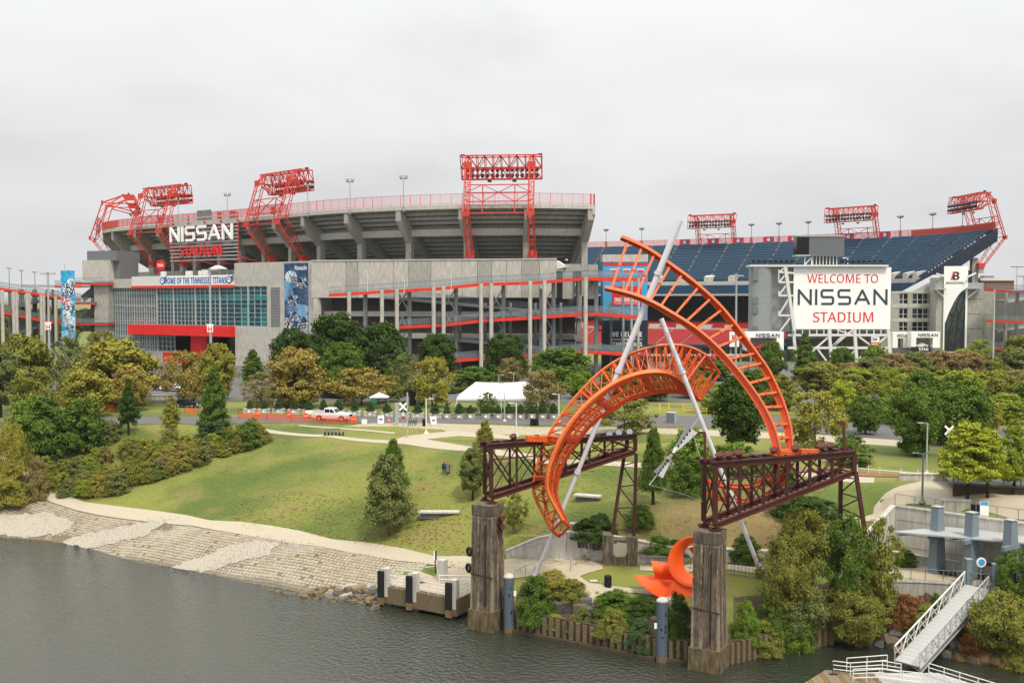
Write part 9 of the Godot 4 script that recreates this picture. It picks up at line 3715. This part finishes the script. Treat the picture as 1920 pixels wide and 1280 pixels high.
func tent():
	var o := thing("marquee","long white frame tent with a hipped roof behind the planters","tent")
	var d := 164.0
	var x := func(px: float,dd: float): return (px - 960.0) / F * dd
	var x0: float = x.call(856,d)
	var x1: float = x.call(1024,d)
	var y := 12.55
	var top := 15.0
	var a := V(x0,y,d)
	var b := V(x1,y,d)
	var c := V(x1,y,d + 6.5)
	var e := V(x0,y,d + 6.5)
	var r0 := V(x0 + 3.0,top,d + 3.2)
	var r1 := V(x1 - 3.0,top + 0.1,d + 3.2)
	var mid := r0.lerp(r1,0.5) - Vector3(0,0.25,0)
	var g := G.new()
	g.quad(a,a.lerp(b,0.5),mid,r0)
	g.quad(a.lerp(b,0.5),b,r1,mid)
	g.quad(c,e,r0,r1)
	g.tri(b,c,r1)
	g.tri(e,a,r0)
	part("roof",g,M["tent"],o)
	g = G.new()
	for q in [[a,b],[b,c],[c,e],[e,a]]:
		g.bar(q[0] - Vector3.UP * 0.14,q[1] - Vector3.UP * 0.14,0.03,0.28)
	part("valance",g,M["tent"],o)
	for k in 5:
		for z in [0.0,6.4]:
			g = G.new()
			var p := a.lerp(b,k / 4.0) - Vector3(0,0,z)
			g.tube(Vector3(p.x,10,p.z),p,0.06,0.06,8)
			part("pole",g,M["white_paint"],o)
	g = G.new()
	for k in 5:
		var p := a.lerp(b,k / 4.0)
		g.tube(p,Vector3(p.x - 0.4,10,p.z + 1.2),0.02,0.02,4)
	part("guy_line",g,M["white_paint"],o)
	o = thing("picnic_table","dark green table under the right end of the white tent","table","",V(x.call(985,167),10,167))
	bpart("table_top","teal_sign",o,Vector3(0,0.78,0),Vector3(4.6,0.1,0.9))
	for s in [-1.8,1.8]:
		bpart("leg","black",o,Vector3(s,0.38,0),Vector3(0.12,0.76,0.8))

func kiosks():
	for q in [[790,812,742,779,176.0,"black","tall dark cargo box between the sycamores"],[600,618,741,752,190.0,"black","dark low kiosk left of the orange olive sycamore"]]:
		var d: float = q[4]
		var c: float = (q[0] + q[1]) / 2.0 if q[0] > 700 else 610.0
		var w: float = (q[1] - q[0]) / F * d * (1.2 if q[0] > 700 else 3.0)
		var h: float = maxf(at(c,q[2] - (26 if q[0] > 700 else 0),d).y - 10.0,2.6)
		var o := thing("kiosk",q[6],"kiosk","",V((c - 960 - (20 if q[0] > 700 else 0)) / F * d,10,d))
		var g := G.new()
		g.cham(Vector3(0,h / 2,0),Vector3(w,h,2.4),0.05)
		part("box",g,M["black"],o)
		bpart("roof","rock_grey",o,Vector3(0,h + 0.06,0),Vector3(w + 0.5,0.12,2.9))
		bpart("teal_flag","teal_sign",o,Vector3(w * 0.5 + 0.3,1.6,1.0),Vector3(0.35,1.9,0.08))
	var o := thing("field_tent","white pop up canopy with teal flags beside the dark cargo box","tent","",V((710 - 960) / F * 170.0,10,170))
	var g := G.new()
	g.hexa([Vector3(-1.6,2.2,1.3),Vector3(1.6,2.2,1.3),Vector3(1.6,2.2,-1.3),Vector3(-1.6,2.2,-1.3),Vector3(-0.2,2.9,0.1),Vector3(0.2,2.9,0.1),Vector3(0.2,2.9,-0.1),Vector3(-0.2,2.9,-0.1)])
	part("roof",g,M["tent"],o)
	for x in [-1.5,1.5]:
		for z in [-1.2,1.2]:
			tpart("leg","galv",o,Vector3(x,0,z),Vector3(x,2.25,z),0.04,0.04,6)
	bpart("teal_flag","teal_sign",o,Vector3(-0.7,1.7,1.35),Vector3(0.9,0.9,0.04))
	g = G.new()
	g.cham(gp(724,778,10) + Vector3(0,0.7,0),Vector3(0.8,1.4,0.7),0.05)
	one("barrel_box",g,M["sign_blue"],"blue box beside the white pop up canopy","box")
	o = thing("low_wall","long low pale wall at the car park's edge seen between the left trees","wall","",V(-95,10,186))
	bpart("wall","concrete_light",o,Vector3(0,0.45,0),Vector3(60,0.9,0.4))
	bpart("coping","concrete_light",o,Vector3(0,0.95,0),Vector3(60.2,0.1,0.55))

func parked_cars():
	var cars := [[302,206.0,"car_white","white car parked behind the orange olive tree at the left"],[322,204.0,"car_white","second white car parked behind the orange olive tree"],[560,196.0,"black","dark car parked left of the dark low kiosk"],[72,196.0,"sign_slate","slate car parked between the trees at the left edge"],[655,198.0,"sign_slate","slate car parked behind the wide orange olive sycamore"],[1440,210.0,"black","dark car parked behind the ladder arch"],[1700,152.0,"steel_grey","grey car on the curve behind the vase shaped tree"],[350,172.0,"black","dark car behind the left orange net fence"]]
	for q in cars:
		var d: float = q[1]
		car("parked_car",M[q[2]],q[3],"car",Transform3D(Basis(Vector3.UP,0.1 * (int(q[0]) % 7) - 0.3),V((q[0] - 960) / F * d,gh((q[0] - 960) / F * d,d) + 0.05,d)),false,"cars parked between the trees")

# ---------------------------------------------------------------- people
func capsules(p: Vector3,bones: Array) -> float:
	var best := 10.0
	var k := 0.05
	for b in bones:
		var a: Vector3 = b[0]
		var ab: Vector3 = b[1] - a
		var t := clampf((p - a).dot(ab) / maxf(ab.length_squared(),1e-6),0,1)
		var q := p - (a + ab * t)
		if b.size() > 4: q *= b[4]
		var d := q.length() - lerpf(b[2],b[3],t)
		var h := maxf(k - absf(best - d),0.0) / k
		best = minf(best,d) - h * h * k * 0.25
	return best

func nets(bones: Array,lo: Vector3,hi: Vector3,s: float,paint: Callable) -> ArrayMesh:
	var n := Vector3i(((hi - lo) / s).ceil())
	var f := PackedFloat32Array()
	f.resize((n.x + 1) * (n.y + 1) * (n.z + 1))
	var id := func(x,y,z): return (y * (n.z + 1) + z) * (n.x + 1) + x
	for y in n.y + 1:
		for z in n.z + 1:
			for x in n.x + 1:
				f[id.call(x,y,z)] = capsules(lo + Vector3(x,y,z) * s,bones)
	var at_cell := {}
	var v := PackedVector3Array()
	for y in n.y:
		for z in n.z:
			for x in n.x:
				var sum := Vector3.ZERO
				var m := 0
				for e in [[0,0,0,1,0,0],[0,1,0,1,1,0],[0,0,1,1,0,1],[0,1,1,1,1,1],[0,0,0,0,1,0],[1,0,0,1,1,0],[0,0,1,0,1,1],[1,0,1,1,1,1],[0,0,0,0,0,1],[1,0,0,1,0,1],[0,1,0,0,1,1],[1,1,0,1,1,1]]:
					var a: float = f[id.call(x + e[0],y + e[1],z + e[2])]
					var b: float = f[id.call(x + e[3],y + e[4],z + e[5])]
					if (a < 0) != (b < 0):
						sum += Vector3(x + e[0],y + e[1],z + e[2]).lerp(Vector3(x + e[3],y + e[4],z + e[5]),a / (a - b))
						m += 1
				if m:
					at_cell[Vector3i(x,y,z)] = v.size()
					v.append(lo + sum / m * s)
	var st := SurfaceTool.new()
	st.begin(Mesh.PRIMITIVE_TRIANGLES)
	st.set_smooth_group(0)
	for p in v:
		st.set_color(paint.call(p))
		st.add_vertex(p)
	for y in range(1,n.y):
		for z in range(1,n.z):
			for x in range(1,n.x):
				var a: float = f[id.call(x,y,z)]
				for q in [[Vector3i(1,0,0),Vector3i(0,1,0),Vector3i(0,0,1)],[Vector3i(0,1,0),Vector3i(0,0,1),Vector3i(1,0,0)],[Vector3i(0,0,1),Vector3i(1,0,0),Vector3i(0,1,0)]]:
					var o := Vector3i(x,y,z)
					var w: Vector3i = o + q[0]
					var b: float = f[id.call(w.x,w.y,w.z)]
					if (a < 0) == (b < 0): continue
					var c := [o - q[1] - q[2],o - q[2],o,o - q[1]]
					if not (at_cell.has(c[0]) and at_cell.has(c[1]) and at_cell.has(c[2]) and at_cell.has(c[3])): continue
					var k := [at_cell[c[0]],at_cell[c[1]],at_cell[c[2]],at_cell[c[3]]]
					if a < 0: k.reverse()
					for i in [0,1,2,0,2,3]: st.add_index(k[i])
	st.generate_normals()
	return st.commit()

func build_people():
	var skin := Color(0.42,0.25,0.18)
	var m := StandardMaterial3D.new()
	m.vertex_color_use_as_albedo = true
	m.roughness = 0.85
	for i in 2:
		var p := gpx(832.5 if i == 0 else 840.0,891)
		var o := thing("person",["person on the lawn in dark navy clothes and red cap, seen from behind","person on the lawn in a long grey coat, red hood and pale shoes"][i],"person","",p,0.15 if i == 0 else -0.2)
		var lean := 0.03 if i == 0 else -0.03
		var bones := [
			[Vector3(0,0.98,0),Vector3(lean,1.32,0),0.15,0.17,Vector3(0.85,1,1.15)],
			[Vector3(lean,1.32,0),Vector3(lean,1.45,0),0.15,0.07,Vector3(0.8,1,1.2)],
			[Vector3(lean,1.45,0),Vector3(lean,1.57,-0.01),0.055,0.055],
			[Vector3(lean,1.64,0.0),Vector3(lean,1.70,-0.02),0.088,0.095],
			[Vector3(lean,1.60,-0.06),Vector3(lean,1.63,-0.08),0.045,0.04],
		]
		for s in [-1.0,1.0]:
			bones.append([Vector3(0.10 * s,0.96,0),Vector3(0.11 * s,0.50,-0.02 + 0.04 * s),0.098,0.068])
			bones.append([Vector3(0.11 * s,0.50,-0.02 + 0.04 * s),Vector3(0.12 * s,0.09,0.02 + 0.06 * s),0.068,0.045])
			bones.append([Vector3(0.12 * s,0.05,0.03 + 0.06 * s),Vector3(0.13 * s,0.045,-0.13 + 0.06 * s),0.05,0.04])
			bones.append([Vector3(0.19 * s + lean,1.40,0),Vector3(0.27 * s + lean,1.10,0.02),0.062,0.046])
			bones.append([Vector3(0.27 * s + lean,1.10,0.02),Vector3(0.25 * s,0.86,-0.1),0.046,0.034])
			bones.append([Vector3(0.25 * s,0.86,-0.1),Vector3(0.25 * s,0.78,-0.13),0.04,0.03])
			for k in 4:
				bones.append([Vector3(0.25 * s + (k - 1.5) * 0.02,0.78,-0.13),Vector3(0.25 * s + (k - 1.5) * 0.024,0.70 + absf(k - 1.5) * 0.01,-0.15),0.011,0.009])
			bones.append([Vector3(0.235 * s,0.81,-0.13),Vector3(0.205 * s,0.76,-0.16),0.013,0.01])
		if i == 1:
			bones.append([Vector3(0,1.05,0),Vector3(0,0.42,0),0.19,0.25,Vector3(0.9,1,1.1)])
		var paint := func(q: Vector3) -> Color:
			if q.y > 1.52: return skin if q.y < 1.74 and i == 0 else Color(0.5,0.05,0.03) if i == 1 and q.z > -0.07 else skin
			if q.y < 0.86 and absf(q.x) > 0.19 and q.z < -0.04 and q.y > 0.66: return skin
			if q.y < 0.12: return Color(0.72,0.32,0.05) if i == 0 else Color(0.75,0.72,0.66)
			if i == 0: return Color(0.018,0.026,0.045) if q.y < 0.95 else Color(0.03,0.04,0.06)
			if q.y < 0.4: return Color(0.05,0.05,0.055)
			return Color(0.14,0.15,0.165) if q.x < 0.12 else Color(0.22,0.03,0.03)
		var b := MeshInstance3D.new()
		b.name = "body"
		b.mesh = nets(bones,Vector3(-0.42,-0.05,-0.4),Vector3(0.42,1.86,0.4),0.03,paint)
		b.material_override = m
		o.add_child(b,true)
		var g := G.new()
		g.lathe([Vector2(0.112,1.68),Vector2(0.108,1.75),Vector2(0.07,1.81),Vector2(0,1.825)],12,Vector3(lean,0,-0.01))
		if i == 0: g.box(Vector3(lean,1.695,-0.15),Vector3(0.16,0.015,0.12))
		part("cap" if i == 0 else "hood",g,M["sign_red"],o)
